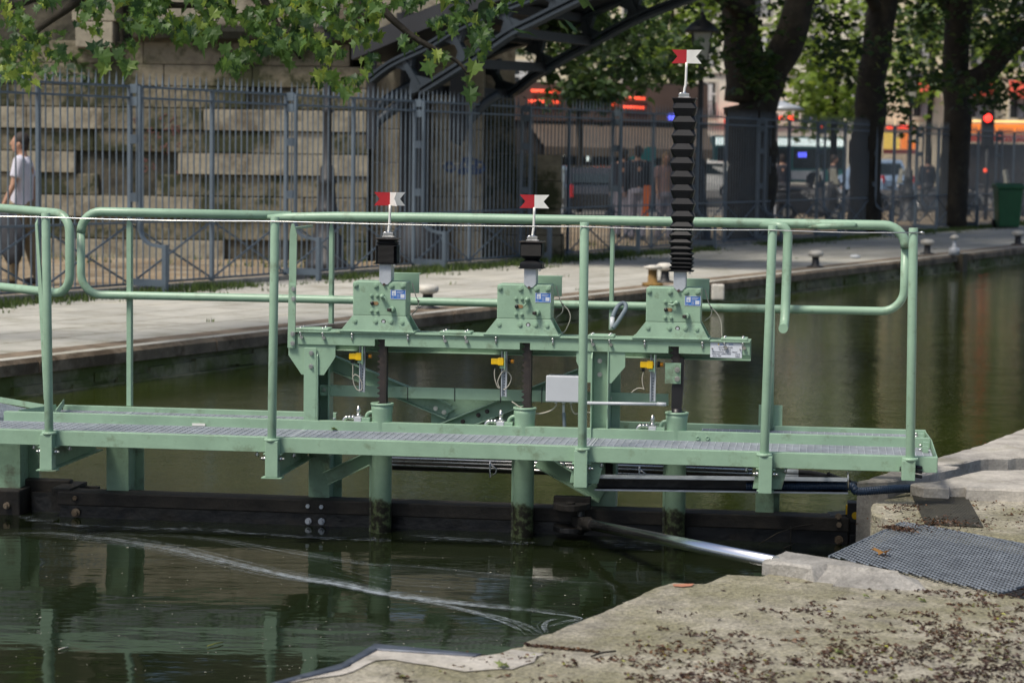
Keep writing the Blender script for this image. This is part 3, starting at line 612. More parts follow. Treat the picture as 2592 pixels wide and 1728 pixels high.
m.box((u1-.006,.470,z0-.03),(u1+.006,V-.03,z0-.018))
st = m.build('stanchion', GREEN, hr, bevel=.001)
def boltface(parent, u, z, v, r=.0095, mt=None, n_=6, name='bolt'):
    m = MB(GATE); m.cyl((u,v,z),(u,v-.003,z),r*1.25,16); m.cyl((u,v-.003,z),(u,v-.011,z),r*.86,n_); return m.build(name, mt or STEEL, parent)
for y in (630, 697, 938, 1003): u, z = gp('E', 226 if y<800 else 220, y, .45); boltface(st, u, z, .45)
m = MB(GATE); u0, z0 = gp('J',525,65,.95); u1, z1 = gp('J',685,212,.95); m.box((u0,.95,z1-.04),(u1,.958,z0)); m.box((u0+.02,.958,z0-.04),(u1-.03,.962,z0-.037)); m.build('rail_plate', GREEN, hr, bevel=.001)
m = MB(GATE); u, z0 = gp('J',610,-150,V); m.tube([(u,V-.02,DZ),(u-.005,V-.02,zBr)], .018, 16); m.build('stanchion', GREEN, hr)

# ------------------------------------------------------------------ lifting frame
lf = thing('lifting_frame', 'pale green steel frame of two towers and a cross beam carrying three gearboxes', 'steel frame', (0, .6, DZ), GATE)
VB = .46; VR = .66
zbt = gp('E',1200,930,VB)[1]; zbw = gp('E',1200,1030,VB)[1]
zl = gp('E',255,912,VB)[1]; zr_ = gp('F',1360,990,VB)[1]; ztop = (zl+zr_)/2+.0
uA = gu('E',242,912,VB); uB = gu('F',1357,1000,VB)
wb = gp('E',700,1018,VB)[1]*.5+gp('F',1300,1088,VB)[1]*.5; wt = gp('E',700,935,VB)[1]
racku = [gu('E',841,1000,.5), gu('E',1838,1010,.5), gu('F',845,1050,.5)]
print('beam', uA, uB, 'ztop', zl, zr_, 'web', wb)
m = MB(GATE)                                            # front channel web with notches for the racks
pts = [(uA+.01, ztop-.004), (uA+.01, wb)]
for i, ru in enumerate(racku): pts += [(ru-.033, wb), (ru-.033, wb+.034), (ru+.018, wb+.034), (ru+.018, wb)]
pts += [(uB, wb), (uB, ztop-.004)]
m.prism(pts, 1, VB, VB+.007); m.box((uA, VB-.012, ztop-.008), (uB, VB+.05, ztop)); m.build('front_channel', GREEN, lf, bevel=.0012)
m = MB(GATE); zrb = gp('E',1300,1070,VR)[1]; m.box((uA+.02, VR, zrb), (uB, VR+.007, ztop-.006)); m.box((uA+.02, VR-.05, ztop-.012), (uB, VR+.012, ztop-.005)); m.box((uA+.02, VR-.04, zrb), (uB, VR, zrb+.006)); m.build('rear_channel', GREEN, lf, bevel=.0012)
# gusset plates under the beam
(g0, _), (g1, zg1) = gp('E',192,905,VB+.009), gp('E',515,1015,VB+.009)
zg2 = gp('E',192,1085,VB)[1]; zg3 = gp('E',275,1220,VB)[1]
m = MB(GATE); m.prism([(g0,ztop-.02),(g0,zg2),(gu('E',278,1220,VB),zg3),(gu('E',432,1222,VB),zg3),(g1,gp('E',515,1100,VB)[1]),(g1,zg1+.02),(g1,ztop-.02)], 1, VB+.0075, VB+.0155); m.build('gusset_plate', GREEN, lf, bevel=.001)
(h0, _), (h1, _) = gp('F',160,1070,VB), gp('F',497,1075,VB)
m = MB(GATE); m.prism([(h0,ztop-.02),(h0,gp('F',165,1130,VB)[1]),(h0+.05,gp('F',240,1275,VB)[1]),(gu('F',262,1275,VB),gp('F',262,1275,VB)[1]),(gu('F',262,1275,VB),ztop-.02)], 1, VB+.0075, VB+.0155)
m.prism([(gu('F',378,1080,VB),ztop-.02),(gu('F',383,1280,VB),gp('F',385,1280,VB)[1]),(gu('F',400,1280,VB),gp('F',400,1280,VB)[1]),(h1,gp('F',497,1168,VB)[1]),(h1,ztop-.02)], 1, VB+.0075, VB+.0155); m.build('gusset_plate', GREEN, lf, bevel=.001)
# left tower: H section with its flange to the front
(t0, zt0), (t1, _) = gp('E',298,1032,VB-.004), gp('E',400,1032,VB-.004)
m = MB(GATE); m.box((t0, VB-.006, .42), (t1-.012, VB+.0005, zt0)); m.prism([(VB-.004,.42),(VB+.02,.42),(VB+.02,zt0),(VB-.004,zt0-.04)], 0, t1-.012, t1-.004); m.box((t0+.03,VB+.02,.42),(t0+.038,VB+.21,ztop-.02)); m.box((t0-.003, VB+.21, .36), (t1+.028, VB+.219, ztop-.02)); m.box((t1+.020,VB+.12,.36),(t1+.029,VB+.21,ztop-.02)); m.build('tower', GREEN, lf, bevel=.002)
for x, y in ((349,1070),(347,1162)): u, z = gp('E', x, y, VB-.007); boltface(lf, u, z, VB-.007)
# right tower: H section seen into its web
(r0, zr0) = gp('F',262,1085,VB-.02); r1 = gu('F',378,1300,VB+.05)
m = MB(GATE); m.prism([(VB-.02,.42),(VB+.2,.42),(VB+.2,ztop-.02),(VB+.05,ztop-.02),(VB-.02,zr0-.015)], 0, r0, r0+.007); m.box((r0+.007,VB+.05,.42),(r1,VB+.057,ztop-.02)); m.box((r1,VB-.0,.42),(r1+.007,VB+.2,ztop-.02)); m.box((r1+.007, VB+.19, .36), (r1+.05, VB+.2, ztop-.02)); m.build('tower', GREEN, lf, bevel=.002)
for x, y in ((322,1125),(322,1218)): u, z = gp('F', x, y, VB+.05); boltface(lf, u, z, VB+.05)
# braces and node plate
VBr = .70
def channel(p0, p1, hgt, name):                         # channel section with its flanges towards the camera
    m = MB(GATE); a = Vector((p0[0], VBr, p0[1])); b = Vector((p1[0], VBr, p1[1])); d = (b-a).normalized(); up = Vector((-d.z,0,d.x)); up = up if up.z > 0 else -up
    m.bar(a, b, .006, hgt, up); m.bar(a+up*(hgt/2-.003)+Vector((0,-.022,0)), b+up*(hgt/2-.003)+Vector((0,-.022,0)), .044, .006, up); m.bar(a-up*(hgt/2-.003)+Vector((0,-.022,0)), b-up*(hgt/2-.003)+Vector((0,-.022,0)), .044, .006, up)
    return m.build(name, GREEN, lf, bevel=.001)
a0 = gp('E',440,1110,VBr); a1 = gp('E',1300,1470,VBr); channel(a0, a1, .078, 'brace')
b0 = gp('F',130,1230,VBr); b1 = gp('E',1120,1580,VBr)
a0 = gp('E',2200,1225,VBr); a1 = gp('E',1150,1640,VBr); channel(a0, a1, .075, 'brace')
m = MB(GATE); m.prism([gp('E',1010,1340,.72), gp('E',1720,1350,.72), gp('E',1800,1420,.72), gp('E',1760,1568,.72), gp('E',1175,1568,.72), gp('E',1175,1380,.72)][::-1], 1, .716, .724); m.build('node_plate', GREEN, lf, bevel=.001)
m = MB(GATE); m.prism([gp('E',1235,1393,.69), gp('E',1362,1443,.69), gp('E',1280,1490,.69), gp('E',1180,1420,.69)][::-1], 1, .688, .694); m.build('node_plate', GREEN, lf)
for x, y in ((1205,1452),(1263,1478)): u, z = gp('E', x, y, .688); boltface(lf, u, z, .688)
for x, y in ((1560,1472),(1500,1497),(1393,1542)): u, z = gp('E', x, y, .668); boltface(lf, u, z, .668, mt=RACK)
# lower braces under the deck
a0 = gp('H',2290,610-30,.8); 
channel(gp('H',2250,570,VBr), gp('I',260,400,VBr), .07, 'brace'); channel(gp('I',1360,440,VBr), gp('I',1800,690,VBr), .075, 'brace')
# flat tie bar in front of the braces
VT = .60
m = MB(GATE); p = gp('E',405,1288,VT); p2 = gp('E',410,1364,VT); q = gp('F',795,1352,VT); q2 = gp('F',795,1432,VT)
m.prism([p2, (q2[0], q2[1]), (q[0], q[1]), p], 1, VT, VT+.006); m.build('tie_bar', GREEN, lf, bevel=.0012)
u, z = gp('E',433,1324,VT); boltface(lf, u, z, VT); u, z = gp('F',388,1382,VT); boltface(lf, u, z, VT)
for x in (1013, 1337, 1653, 1938):
    u, zt_ = gp('E', x, 1305, VT); zb_ = gp('E', x, 1393+(x-1013)*.03, VT)[1]; m = MB(GATE); m.box((u-.002,VT-.003,zb_),(u+.002,VT+.009,zt_)); m.build('cable_tie', BLACK, lf)
# cover plates and their fixings on the beam
for (w_, xa, xb, ya) in (('E',240,495,912),('E',1230,1478,935),('F',240,450,962),('F',1155,1370,988)):
    u0, z0 = gp(w_, xa, ya, VB-.01); u1, _ = gp(w_, xb-30, ya, VB-.01)
    m = MB(GATE); m.box((u0, VB-.012, ztop+.0005), (u1, VB+.09, ztop+.013)); cp = m.build('cover_plate', GREEN, lf, bevel=.004)
    for fu in (.14, .82):
        for fv in (.004, .075):
            m = MB(GATE); m.ball((u0+(u1-u0)*fu, VB+fv, ztop+.013), (.0085,.0085,.006), 12, 6); m.build('cap_nut', STEEL, cp)
    for fu in (.14, .82):
        m = MB(GATE); uu = u0+(u1-u0)*fu; m.cyl((uu,VB-.003,ztop-.008),(uu,VB-.003,ztop-.017),.0085,6); m.cyl((uu,VB-.003,ztop-.017),(uu,VB-.003,ztop-.028),.0045,8); m.cyl((uu+.008,VB-.001,ztop-.034),(uu+.008,VB-.016,ztop-.034),.009,6)
        m.build('nut', STEEL, cp)

# ------------------------------------------------------------------ gearboxes on the cross beam
eL = [gu('E',637,700,VB), gu('E',1630,730,VB), gu('F',642,720,VB)]
tz = lambda x, y, v=VB: gp('T', x, y, v)
tu0 = tz(128, 1000)[0]
def T2(x, y, i, v=VB): u, z = gp('T', x, y, v); return (u - gp('T',128,1000,VB)[0] + eL[i], z)
place = ['left', 'middle', 'right']
GBD = .13
def gearbox(i):
    c = thing('gearbox', ['pale green rack gearbox left of the three, its crank lever hanging down to the right', 'pale green rack gearbox in the middle, its crank lever hanging down to the left', 'pale green rack gearbox on the right, its crank lever turned level to the left'][i], 'gearbox', (eL[i]+.13, VB+.05, ztop), GATE, 'rack gearboxes on the cross beam')
    x0, zt_ = T2(128,790,i); x1 = T2(830,800,i)[0]; zc2 = T2(128,1240,i)[1]; zb = ztop+.006; xa = T2(-30,1400,i)[0]; xb = T2(945,1440,i)[0]
    m = MB(GATE); m.prism([(x0,zc2),(x1,zc2),(x1,zt_-.004),(x1-.003,zt_),(x0+.006,zt_),(x0,zt_-.006)], 1, VB-.004, VB+GBD); m.build('housing', GREEN, c, bevel=.004)
    m = MB(GATE); m.add([(x0,VB-.004,zc2),(x1,VB-.004,zc2),(xb-.005,VB-.013,zb),(xa,VB-.013,zb),(x0,VB+.02,zc2),(x1,VB+.02,zc2),(xb-.005,VB+.01,zb),(xa,VB+.01,zb)], [(3,2,1,0),(4,5,6,7),(0,1,5,4),(1,2,6,5),(2,3,7,6),(3,0,4,7)])
    m.add([(x0,VB+GBD-.02,zc2),(x1,VB+GBD-.02,zc2),(xb-.005,VB+GBD+.01,zb),(xa,VB+GBD+.01,zb),(x0,VB+GBD,zc2),(x1,VB+GBD,zc2),(xb-.005,VB+GBD+.02,zb),(xa,VB+GBD+.02,zb)], [(3,2,1,0),(4,5,6,7),(0,1,5,4),(1,2,6,5),(2,3,7,6),(3,0,4,7)])
    for x in (x1-.012, x0): m.box((x, VB+.02, zb),(x+.012, VB+GBD-.01, zc2))
    m.build('base_skirt', GREEN, c, bevel=.0012)
    m = MB(GATE); m.box((xa-.006, VB-.017, ztop+.0005), (xb, VB+GBD+.02, ztop+.008)); m.build('foot_plate', GREEN, c, bevel=.0015)
    for x, y, r in ((163,840,36),(430,850,36),(638,853,36),(783,853,36),(155,1318,38),(428,1322,38),(630,1325,38),(778,1335,38),(372,980,24),(448,982,24),(372,1183,24),(448,1187,24)):
        u, z = T2(x,y,i); r = r/5.228/5860*11.35; m = MB(GATE); m.cyl((u,VB-.004,z),(u,VB-.009,z),r,20); m.cyl((u,VB-.009,z),(u,VB-.015,z),r*.72,6); m.cyl((u,VB-.012,z),(u,VB-.016,z),r*.35,10); m.build('bolt', GREEN, c, bevel=.0008)
    u, z = T2(533,1325,i); m = MB(GATE); m.cyl((u,VB-.003,z),(u,VB-.008,z),.0115,18); k = m.build('oil_glass', RACK, c); m = MB(GATE); m.cyl((u,VB-.008,z),(u,VB-.010,z),.007,14); m.build('glass', GREYBOX, k)
    # slot with its stud
    (u0, z0), (u1, _) = T2(358,1082,i), T2(465,1082,i); m = MB(GATE); r = .0085
    m.prism([(u0+r-r*math.sin(a), z0+r*math.cos(a)) for a in [PI*k/8 for k in range(9)]]+[(u1-r+r*math.sin(a), z0-r*math.cos(a)) for a in [PI*k/8 for k in range(9)]], 1, VB-.0065, VB-.002); m.build('slot', mat('slot_brass%d'%i, (.30,.19,.09), .5, var=.2) if i == 0 else MATS['slot_brass0'], c)
    m = MB(GATE); m.ball((u0+.009, VB-.008, z0), (.0098,.007,.0098), 12, 8); m.build('slot_stud', BLACK, c)
    # crank lever
    pu_, pz = T2(520,990,i); ang = [-52, -113, -168][i]; a = math.radians(ang); tip = Vector((pu_+math.cos(a)*.040, VB-.022, pz+math.sin(a)*.036))
    m = MB(GATE); m.cyl((pu_,VB-.002,pz),(pu_,VB-.026,pz),.0125,18,r2=.010); p0 = Vector((pu_,VB-.024,pz)); mid = (p0+tip)/2+Vector((math.sin(a)*-.006,0,math.cos(a)*.006))
    m.tube(cr_spline([p0, mid, tip], 5), [.0095,.009,.008,.0072,.0064,.0058,.0052,.005,.0045,.004,.004], 10); m.ball((pu_,VB-.027,pz), .0105, 14, 8); m.build('crank_lever', GREEN, c)
    ku, kz = T2(628,1165,i); m = MB(GATE); m.cyl((ku+.012,VB-.002,kz+.001),(ku+.003,VB-.03,kz),.0135,16); m.build('shaft_boss', GREEN, c)
    m = MB(GATE); m.bar((ku+.001,VB-.028,kz),(ku-.004,VB-.048,kz),.0155,.0155); m.build('square_shaft', RACK, c, bevel=.002)
    # blue nameplate
    (a0, b0), (a1, b1) = T2(622,1028,i), T2(826,907,i); m = MB(GATE); m.box((a0,VB-.0052,b0),(a1,VB-.003,b1)); npl = m.build('nameplate', BLUEPL, c)
    m = MB(GATE); bw = .0016
    for q in ((a0,b0,a1,b0+bw),(a0,b1-bw,a1,b1),(a0,b0+bw,a0+bw,b1-bw),(a1-bw,b0+bw,a1,b1-bw)): m.box((q[0],VB-.0060,q[1]),(q[2],VB-.0053,q[3]))
    W_ = a1-a0; H_ = b1-b0; m.box((a0+W_*.10,VB-.0060,b0+H_*.36),(a0+W_*.36,VB-.0053,b1-H_*.10)); m.box((a0+W_*.66,VB-.0060,b0+H_*.14),(a0+W_*.92,VB-.0053,b0+H_*.54))
    m.build('nameplate_field', PLATE, npl)
    m = MB(GATE)
    for k in range(3): m.box((a0+W_*.42,VB-.0060,b1-H_*(.20+.09*k)),(a0+W_*(.9-.08*k),VB-.0054,b1-H_*(.17+.09*k)))
    for k in range(3): m.box((a0+W_*.42,VB-.0060,b0+H_*(.42-.12*k)),(a0+W_*.6,VB-.0054,b0+H_*(.45-.12*k)))
    m.build('small_print', PLATE, npl)
    text_mesh('CE', .0085, PLATE, npl, (a0+W_*.08, VB-.0062, b0+H_*.10)); text_mesh('G', .013, BLUEPL, npl, (a0+W_*.15, VB-.0064, b0+H_*.46), bold=.0002)
    # fixing bolts of the foot
    for x in (115, 855):
        u = T2(x,1420,i)[0]; m = MB(GATE); m.ball((u,VB-.002,ztop+.008),(.009,.009,.006),12,6); m.build('cap_nut', STEEL, c)
        m = MB(GATE); m.cyl((u,VB-.005,ztop-.0085),(u,VB-.005,ztop-.016),.009,6); m.cyl((u,VB-.005,ztop-.016),(u,VB-.005,ztop-.042),.0045,8); m.build('stud', STEEL, c)
    # guard box behind
    (g0_, z0_), (g1_, z1_) = T2(640,945,i,VB+.20), T2(1002,690,i,VB+.20)
    m = MB(GATE); m.box((g0_,VB+.20,z0_),(g1_,VB+.206,z1_)); m.box((g1_-.004,VB+.1,z0_),(g1_,VB+.20,z1_)) if i == 9 else None; m.box((g0_,VB+.206,z1_-.004),(g1_,VB+.26,z1_)); m.box((g0_+.02,VB+.13,z0_),(g0_+.05,VB+.2,z0_+.05)); m.build('rear_bracket', GREEN, c, bevel=.001)
    # steel guide tube that carries the bellows
    (s0_, q0), (s1_, q1) = T2(475,800,i), T2(635,565,i)
    q1 = [q1, gp('E',1860,480,VB)[1], gp('F',870,500,VB)[1]][i]
    m = MB(GATE); m.prism([(s0_,q0+.004),(s0_+.004,q0),(s0_+.018,q0-.014),(s1_-.018,q0-.014),(s1_-.004,q0),(s1_,q0+.004),(s1_,q1),(s0_,q1)], 1, VB-.009, VB-.0045)
    m.box((s0_,VB-.0045,q0+.006),(s1_,VB+.075,q1)); m.build('guide_tube', GALV, c, bevel=.002)
    u, z = T2(543,835,i); m = MB(GATE); m.cyl((u,VB-.009,z),(u,VB-.016,z),.0075,6); m.build('tube_bolt', RACK, c)
    # looped cable on the right flank
    m = MB(GATE); k0 = T2(918,945,i)[0]
    m.tube(cr_spline([(x1+.012,VB+.1,zt_-.01),(k0-.002,VB+.1,T2(0,990,i)[1]),(T2(945,1050,i)[0],VB+.1,T2(0,1050,i)[1]),(T2(930,1150,i)[0] if i == 0 else x1+.045,VB+.1,T2(0,1150,i)[1]),(x1+.012,VB+.1,T2(0,1235,i)[1])], 5), .0028, 8)
    if i: m.tube(cr_spline([(T2(945,1050,i)[0],VB+.1,T2(0,1050,i)[1]),(x1+.075,VB+.1,T2(0,1130,i)[1]),(x1+.095 if i == 2 else x1+.085,VB+.1,T2(0,1240,i)[1]),(x1+.10 if i == 2 else x1+.06,VB+.1,ztop+.02),(x1+.10 if i == 2 else x1+.045,VB+.1,ztop+.012)], 5), .0028, 8)
    m.build('sensor_cable', CABLE, c)
    m = MB(GATE); m.cb((T2(945,1050,i)[0],VB+.098,T2(0,1050,i)[1]),(.012,.012,.004)); m.build('cable_tie', BLACK, c)
    return (s0_+s1_)/2, q1
tubes = [gearbox(i) for i in range(3)]

# racks that run through the gearboxes
def rack(i, zb, label):
    u = racku[i]; c = thing('toothed_rack', label, 'rack', (u, .5, zb), GATE, 'toothed racks below the gearboxes')
    ur = u+.020; ul = u-.013; zt_ = ztop+.05; pitch = .0265
    pts = [(ur, zb), (ur, zt_), (ul, zt_)]; z = zt_
    while z > zb+pitch:
        pts += [(ul, z-pitch*.15), (ul-.0125, z-pitch*.42), (ul-.0125, z-pitch*.56), (ul, z-pitch*.83)]; z -= pitch
    pts += [(ul, zb)]
    m = MB(GATE); m.prism(pts, 1, .492, .518); m.build('toothed_bar', RACK, c, fix=True)
    m = MB(GATE); m.box((ur-.006,.490,zb),(ur+.0015,.535,zt_-.01)); m.build('guide_strip', TIMBERTOP, c)
    return c
rack(0, cross_z[0]-.06, 'long dark toothed rack bar under the left gearbox'); rack(1, cross_z[1]-.06, 'long dark toothed rack bar under the middle gearbox, beside the grey junction box')
zk = gp('F',855,1140,.48)[1]
r3 = rack(2, zk-.02, 'short toothed rack with green clamp plate under the right gearbox')
m = MB(GATE); (u0,z0),(u1,_) = gp('F',815,1465,.5), gp('F',888,1465,.5); um = gu('F',865,1150,.5); zs = gp('F',850,1290,.5)[1]; zq2 = gp('F',860,1100,.5)[1]
m.prism([(u0,z0),(u1-.004,z0),(u1+.006,zs+.02),(u1+.006,zq2-.01),(u1-.002,zq2),(um-.03,zq2),(um-.03,zs),(u0,zs)], 1, .495, .545); m.build('rod_block', BLACK, r3, bevel=.003)
m = MB(GATE); (c0,z0_),(c1,z1_) = gp('F',770,1280,.488), gp('F',882,1140,.488); m.box((c0,.484,z0_),(c1,.493,z1_)); cpp = m.build('clamp_plate', GREENW, r3, bevel=.001)
for y in (1185,1248): u, z = gp('F',855,y,.484); boltface(cpp, u, z, .484, r=.0105)
m = MB(GATE); m.cyl((colu[2],.5,cross_z[2]-.05),(colu[2],.5,z0+.01),.026,18); m.build('piston_rod', BLACK, r3)

# bellows and position flags
def sq(half, ch, z, u, v): return [(u-half+ch,v-half,z),(u+half-ch,v-half,z),(u+half,v-half+ch,z),(u+half,v+half-ch,z),(u+half-ch,v+half,z),(u-half+ch,v+half,z),(u-half,v+half-ch,z),(u-half,v-half+ch,z)]
def bellows(u, rings, label):
    v = VB+.035; c = thing('bellows', label, 'bellows', (u, v, rings[0][2]), GATE, 'black rubber bellows on the guide tubes')
    m = MB(GATE); vs = []
    for h, ch, z, *off in rings: vs += sq(h, ch, z, u+(off[0] if off else 0), v)
    n_ = len(rings); m.add(vs, [(k*8+j, k*8+(j+1)%8, (k+1)*8+(j+1)%8, (k+1)*8+j) for k in range(n_-1) for j in range(8)]+[tuple(range(8))[::-1], tuple((n_-1)*8+j for j in range(8))]); m.build('pleats', DARKRUB, c)
    for z, hh, nm in ((rings[0][2], .060, 'bottom_flange'), (rings[-1][2], .0585, 'top_flange')):
        m = MB(GATE); m.box((u-hh,v-hh,z-.003),(u+hh,v+hh,z+.002)); m.build(nm, [DARKRUB, RACK][nm=='top_flange'], c)
    m = MB(GATE); m.cyl((u+.045,v-.062,rings[0][2]-.008),(u+.045,v-.05,rings[0][2]-.008),.006,8); m.build('hose_clip', STEEL, c)
    return c, v
def zT_(y): return gp('T',570,y,VB)[1]
z0 = tubes[0][1]-.004; zt_ = zT_(222); R_ = []
zs1 = zT_(325); n_ = 15
for k in range(n_): R_ += [(.054,.012,z0+.006+(zs1-z0-.006)*k/n_), (.051,.016,z0+.006+(zs1-z0-.006)*(k+.5)/n_)]
R_ += [(.054,.004,zs1),(.050,.006,zs1+.003),(.041,.010,zs1+.006),(.050,.003,zs1+.010),(.0515,.003,zs1+.012),(.040,.008,zs1+.019),(.040,.008,zs1+.022),(.052,.004,zt_-.003)]
bellows(tubes[0][0]+.004, R_, 'short black square bellows nearly folded flat, on the left gearbox')
z0 = tubes[1][1]-.004; ztb = gp('E',1865,305,VB)[1]; zm = gp('E',1865,405,VB)[1]
R_ = [(.055,.004,z0),(.055,.004,z0+.016),(.054,.003,z0+.024),(.040,.016,z0+.034),(.034,.02,z0+.04),(.053,.004,zm+.001),(.054,.003,zm+.004)]
for k in range(14): R_ += [(.0545,.004,zm+.005+(ztb-zm-.006)*k/14), (.0525,.006,zm+.005+(ztb-zm-.006)*(k+.5)/14)]
R_ += [(.055,.005,ztb)]
bellows(tubes[1][0]+.004, R_, 'short black square bellows with one deep fold near its foot, on the middle gearbox')
z0 = tubes[2][1]-.004; ztb = gp('C',22,676,VB)[1]; R_ = [(.054,.004,z0)]; z = z0; sp = .016; Ht = ztb-z0
k = 0
while z < ztb-.05:
    f_ = (z-z0)/Ht; sp = .018+.048*min(1, (f_/.36)**1.3); off = .004*math.sin(k*.9)
    R_ += [(.047,.018,z+sp*.42,off),(.0575,.003,z+sp,off)]; z += sp; k += 1
R_ += [(.050,.012,(z+ztb)/2),(.056,.006,ztb-.006),(.054,.006,ztb)]
bellows(tubes[2][0]+.004, R_, 'tall black concertina bellows stretched high above the handrail, on the right gearbox')
def flag(u, zb, pole_top, fw, label, yaw=0, twist=False, lean=.004):
    v = VB+.035; c = thing('position_flag', label, 'position flag', (u, v, zb), GATE, 'red and white position flags')
    m = MB(GATE); m.tube(cr_spline([(u-.002,v,zb+.02),(u+.002,v,zb+.05),(u+lean,v,zb+.07),(u+lean+.002,v,pole_top)], 4), .0063, 10); m.build('pole', WHITE, c)
    m = MB(GATE); m.bar((u-.022,v-.012,zb+.014),(u+.024,v-.008,zb+.014),.016,.018); m.tube(arc((u-.014,v-.014,zb+.014),.0095,0,2*PI,12,(1,0,0),(0,0,1)),.0042,8); m.tube(arc((u+.014,v-.012,zb+.013),.008,0,2*PI,12,(1,0,0),(0,0,1)),.004,8); m.box((u-.03,v-.02,zb+.0),(u+.032,v+.015,zb+.005)); m.cyl((u,v,zb),(u,v,zb+.03),.009,10); m.build('clamp', STEEL, c, bevel=.002)
    h = .0325; cx = u+lean+.002; cz_ = pole_top+h-.004; F_ = MB(GATE)
    def half(sgn, w_, ang, mt, nm, notch=.028):
        m = MB(GATE); poly = [(0,-h),(w_,-h*1.02),(w_-notch,0),(w_,h*1.02),(0,h)]
        vs = [(sgn*x, -.0012, z) for x, z in poly]+[(sgn*x, .0012, z) for x, z in poly]; a = math.radians(ang)
        vs = [(cx+x*math.cos(a)-y*math.sin(a), v+x*math.sin(a)+y*math.cos(a), cz_+z) for x, y, z in vs]
        m.add(vs, [tuple(range(5)), tuple(range(5,10))[::-1]]+[(i, (i+1)%5, 5+(i+1)%5, 5+i) for i in range(5)]); m.build(nm, mt, c)
    half(-1, fw, yaw, RED, 'red_half'); half(1, fw, -55 if twist else yaw, WHITE, 'white_half')
    half(-1, fw, yaw-90+(0 if not twist else -15), RED, 'red_half'); half(1, fw, 32 if twist else yaw+90, WHITE, 'white_half')
u_, zt0_ = gp('B',342,1408,VB); flag(gp('E',872,250,VB)[0], zT_(212), gp('B',342,1412,VB)[1], .080, 'red and white swallowtail flag left of the others, its white half bent', 6, True)
flag(gp('E',1868,285,VB)[0], gp('E',1868,300,VB)[1], gp('B',1330,1430,VB)[1], .073, 'red and white swallowtail flag on a white pole over the middle gearbox', 2)
flag(gp('C',8,660,VB)[0], ztb, gp('C',12,430,VB)[1], .073, 'red and white swallowtail flag on top of the tall black bellows', 3, lean=.006)

# yellow position sensors on slotted rails
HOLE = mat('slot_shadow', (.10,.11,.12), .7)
def sensor(w_, x, y, i, label):
    u, z = gp(w_, x, y, .5); dz = 1/2.7222/5860*11.4
    q = lambda dx, dy, v=.5: Vector((u+dx*dz, v, z-dy*dz))
    c = thing('position_sensor', label, 'sensor', (u, .55, z), GATE, 'yellow position sensors')
    m = MB(GATE); a = q(0,8); b = q(88,50); m.box((a.x,.485,b.z),(q(60,0).x,.515,a.z)); m.box((q(48,0).x,.482,q(0,56).z),(q(88,0).x,.518,q(0,2).z)); m.build('body', YELLOW, c, bevel=.003)
    m = MB(GATE); m.cyl(q(20,48), q(20,76), .008, 12); m.cyl(q(118,26), q(135,26), .0145, 12); m.build('gland', BLACK, c)
    m = MB(GATE); m.cyl(q(133,26), q(158,26), .0105, 14); m.build('tip', ORANGE, c)
    m = MB(GATE); m.cyl(q(85,26), q(98,26), .013, 14); m.build('ring', ORANGE, c)
    zb = gp(w_, x, y+[275,272,284][i], .5)[1]; zr0 = q(0,70).z
    m = MB(GATE); m.box((q(68,0).x,.505,zb),(q(74,0).x,.525,z+.03)); m.box((q(101,0).x,.505,zb),(q(107,0).x,.525,z+.03)); m.box((q(74,0).x,.521,zb),(q(101,0).x,.525,z+.01)); m.build('slotted_rail', GALV, c)
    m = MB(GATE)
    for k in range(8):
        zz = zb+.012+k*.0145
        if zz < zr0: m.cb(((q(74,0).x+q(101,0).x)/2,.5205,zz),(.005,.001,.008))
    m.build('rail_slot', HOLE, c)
    m = MB(GATE); m.box((q(98,0).x,.46,q(0,82).z),(q(103,0).x,.49,q(0,-45).z)); m.box((q(60,0).x,.49,q(0,75).z),(q(103,0).x,.496,q(0,50).z)); m.build('mounting_plate', GREEN, c)
    m = MB(GATE)
    if i == 0: pts = [q(24,74),q(25,130),q(24,175),q(35,230),q(60,265),q(88,262),q(90,225),q(70,175),(q(40,158)),q(26,175)]
    elif i == 1: pts = [q(24,74),q(22,120),q(28,160),q(45,205),q(60,215),q(50,190),q(48,160),q(75,105),q(105,95),q(138,130),q(135,170),q(110,210),q(85,225)]
    else: pts = [q(24,74),q(15,120),q(18,165),q(28,200),q(20,195),q(-10,193),q(-40,208),q(-58,225)]
    m.tube(cr_spline(pts, 6), .0026, 8); m.build('cable', CABLE, c)
    return c
sensor('E',612,1063,0,'yellow sensor with a looped grey cable, left of the left rack'); sensor('E',1590,1098,1,'yellow sensor on a slotted rail left of the middle rack'); sensor('F',602,1120,2,'yellow sensor pointing at the green clamp plate, right of the right tower')

# junction box, conduits, cables
jb = thing('junction_box', 'light grey plastic junction box half hidden by the third railing post', 'junction box', (.2,.5,.9), GATE)
(u0,z0),(u1,z1) = gp('E',1965,1405,.49), gp('F',235,1230,.49)
m = MB(GATE); m.box((u0,.475,z0),(u1-.03,.50,z1)); m.build('lid', GREYBOX, jb, bevel=.006)
m = MB(GATE); m.box((u0+.003,.5005,z0+.003),(u1-.033,.58,z1-.003)); m.build('box', GREYBOX, jb, bevel=.003)
m = MB(GATE)
for x, r in ((2035,.007),(2087,.010),(2138,.007)): u, z = gp('E',x,1408,.53); m.cyl((u,.53,z0+.004),(u,.53,z0-.012),r,10)
m.build('cable_gland', GREYBOX, jb)
m = MB(GATE); q = lambda x, y, v=.53: (gp('E',x,y,v)[0], v, gp('E',x,y,v)[1])
m.tube(cr_spline([q(2038,1420),q(2030,1440),q(1990,1470),q(1900,1488),q(1800,1450),q(1730,1405)],6), .0036, 8); m.tube(cr_spline([q(2138,1425),q(2145,1460),q(2165,1488),q(2195,1485),q(2270,1480),q(2290,1495)],6), .0036, 8); m.build('cable', CABLE, jb)
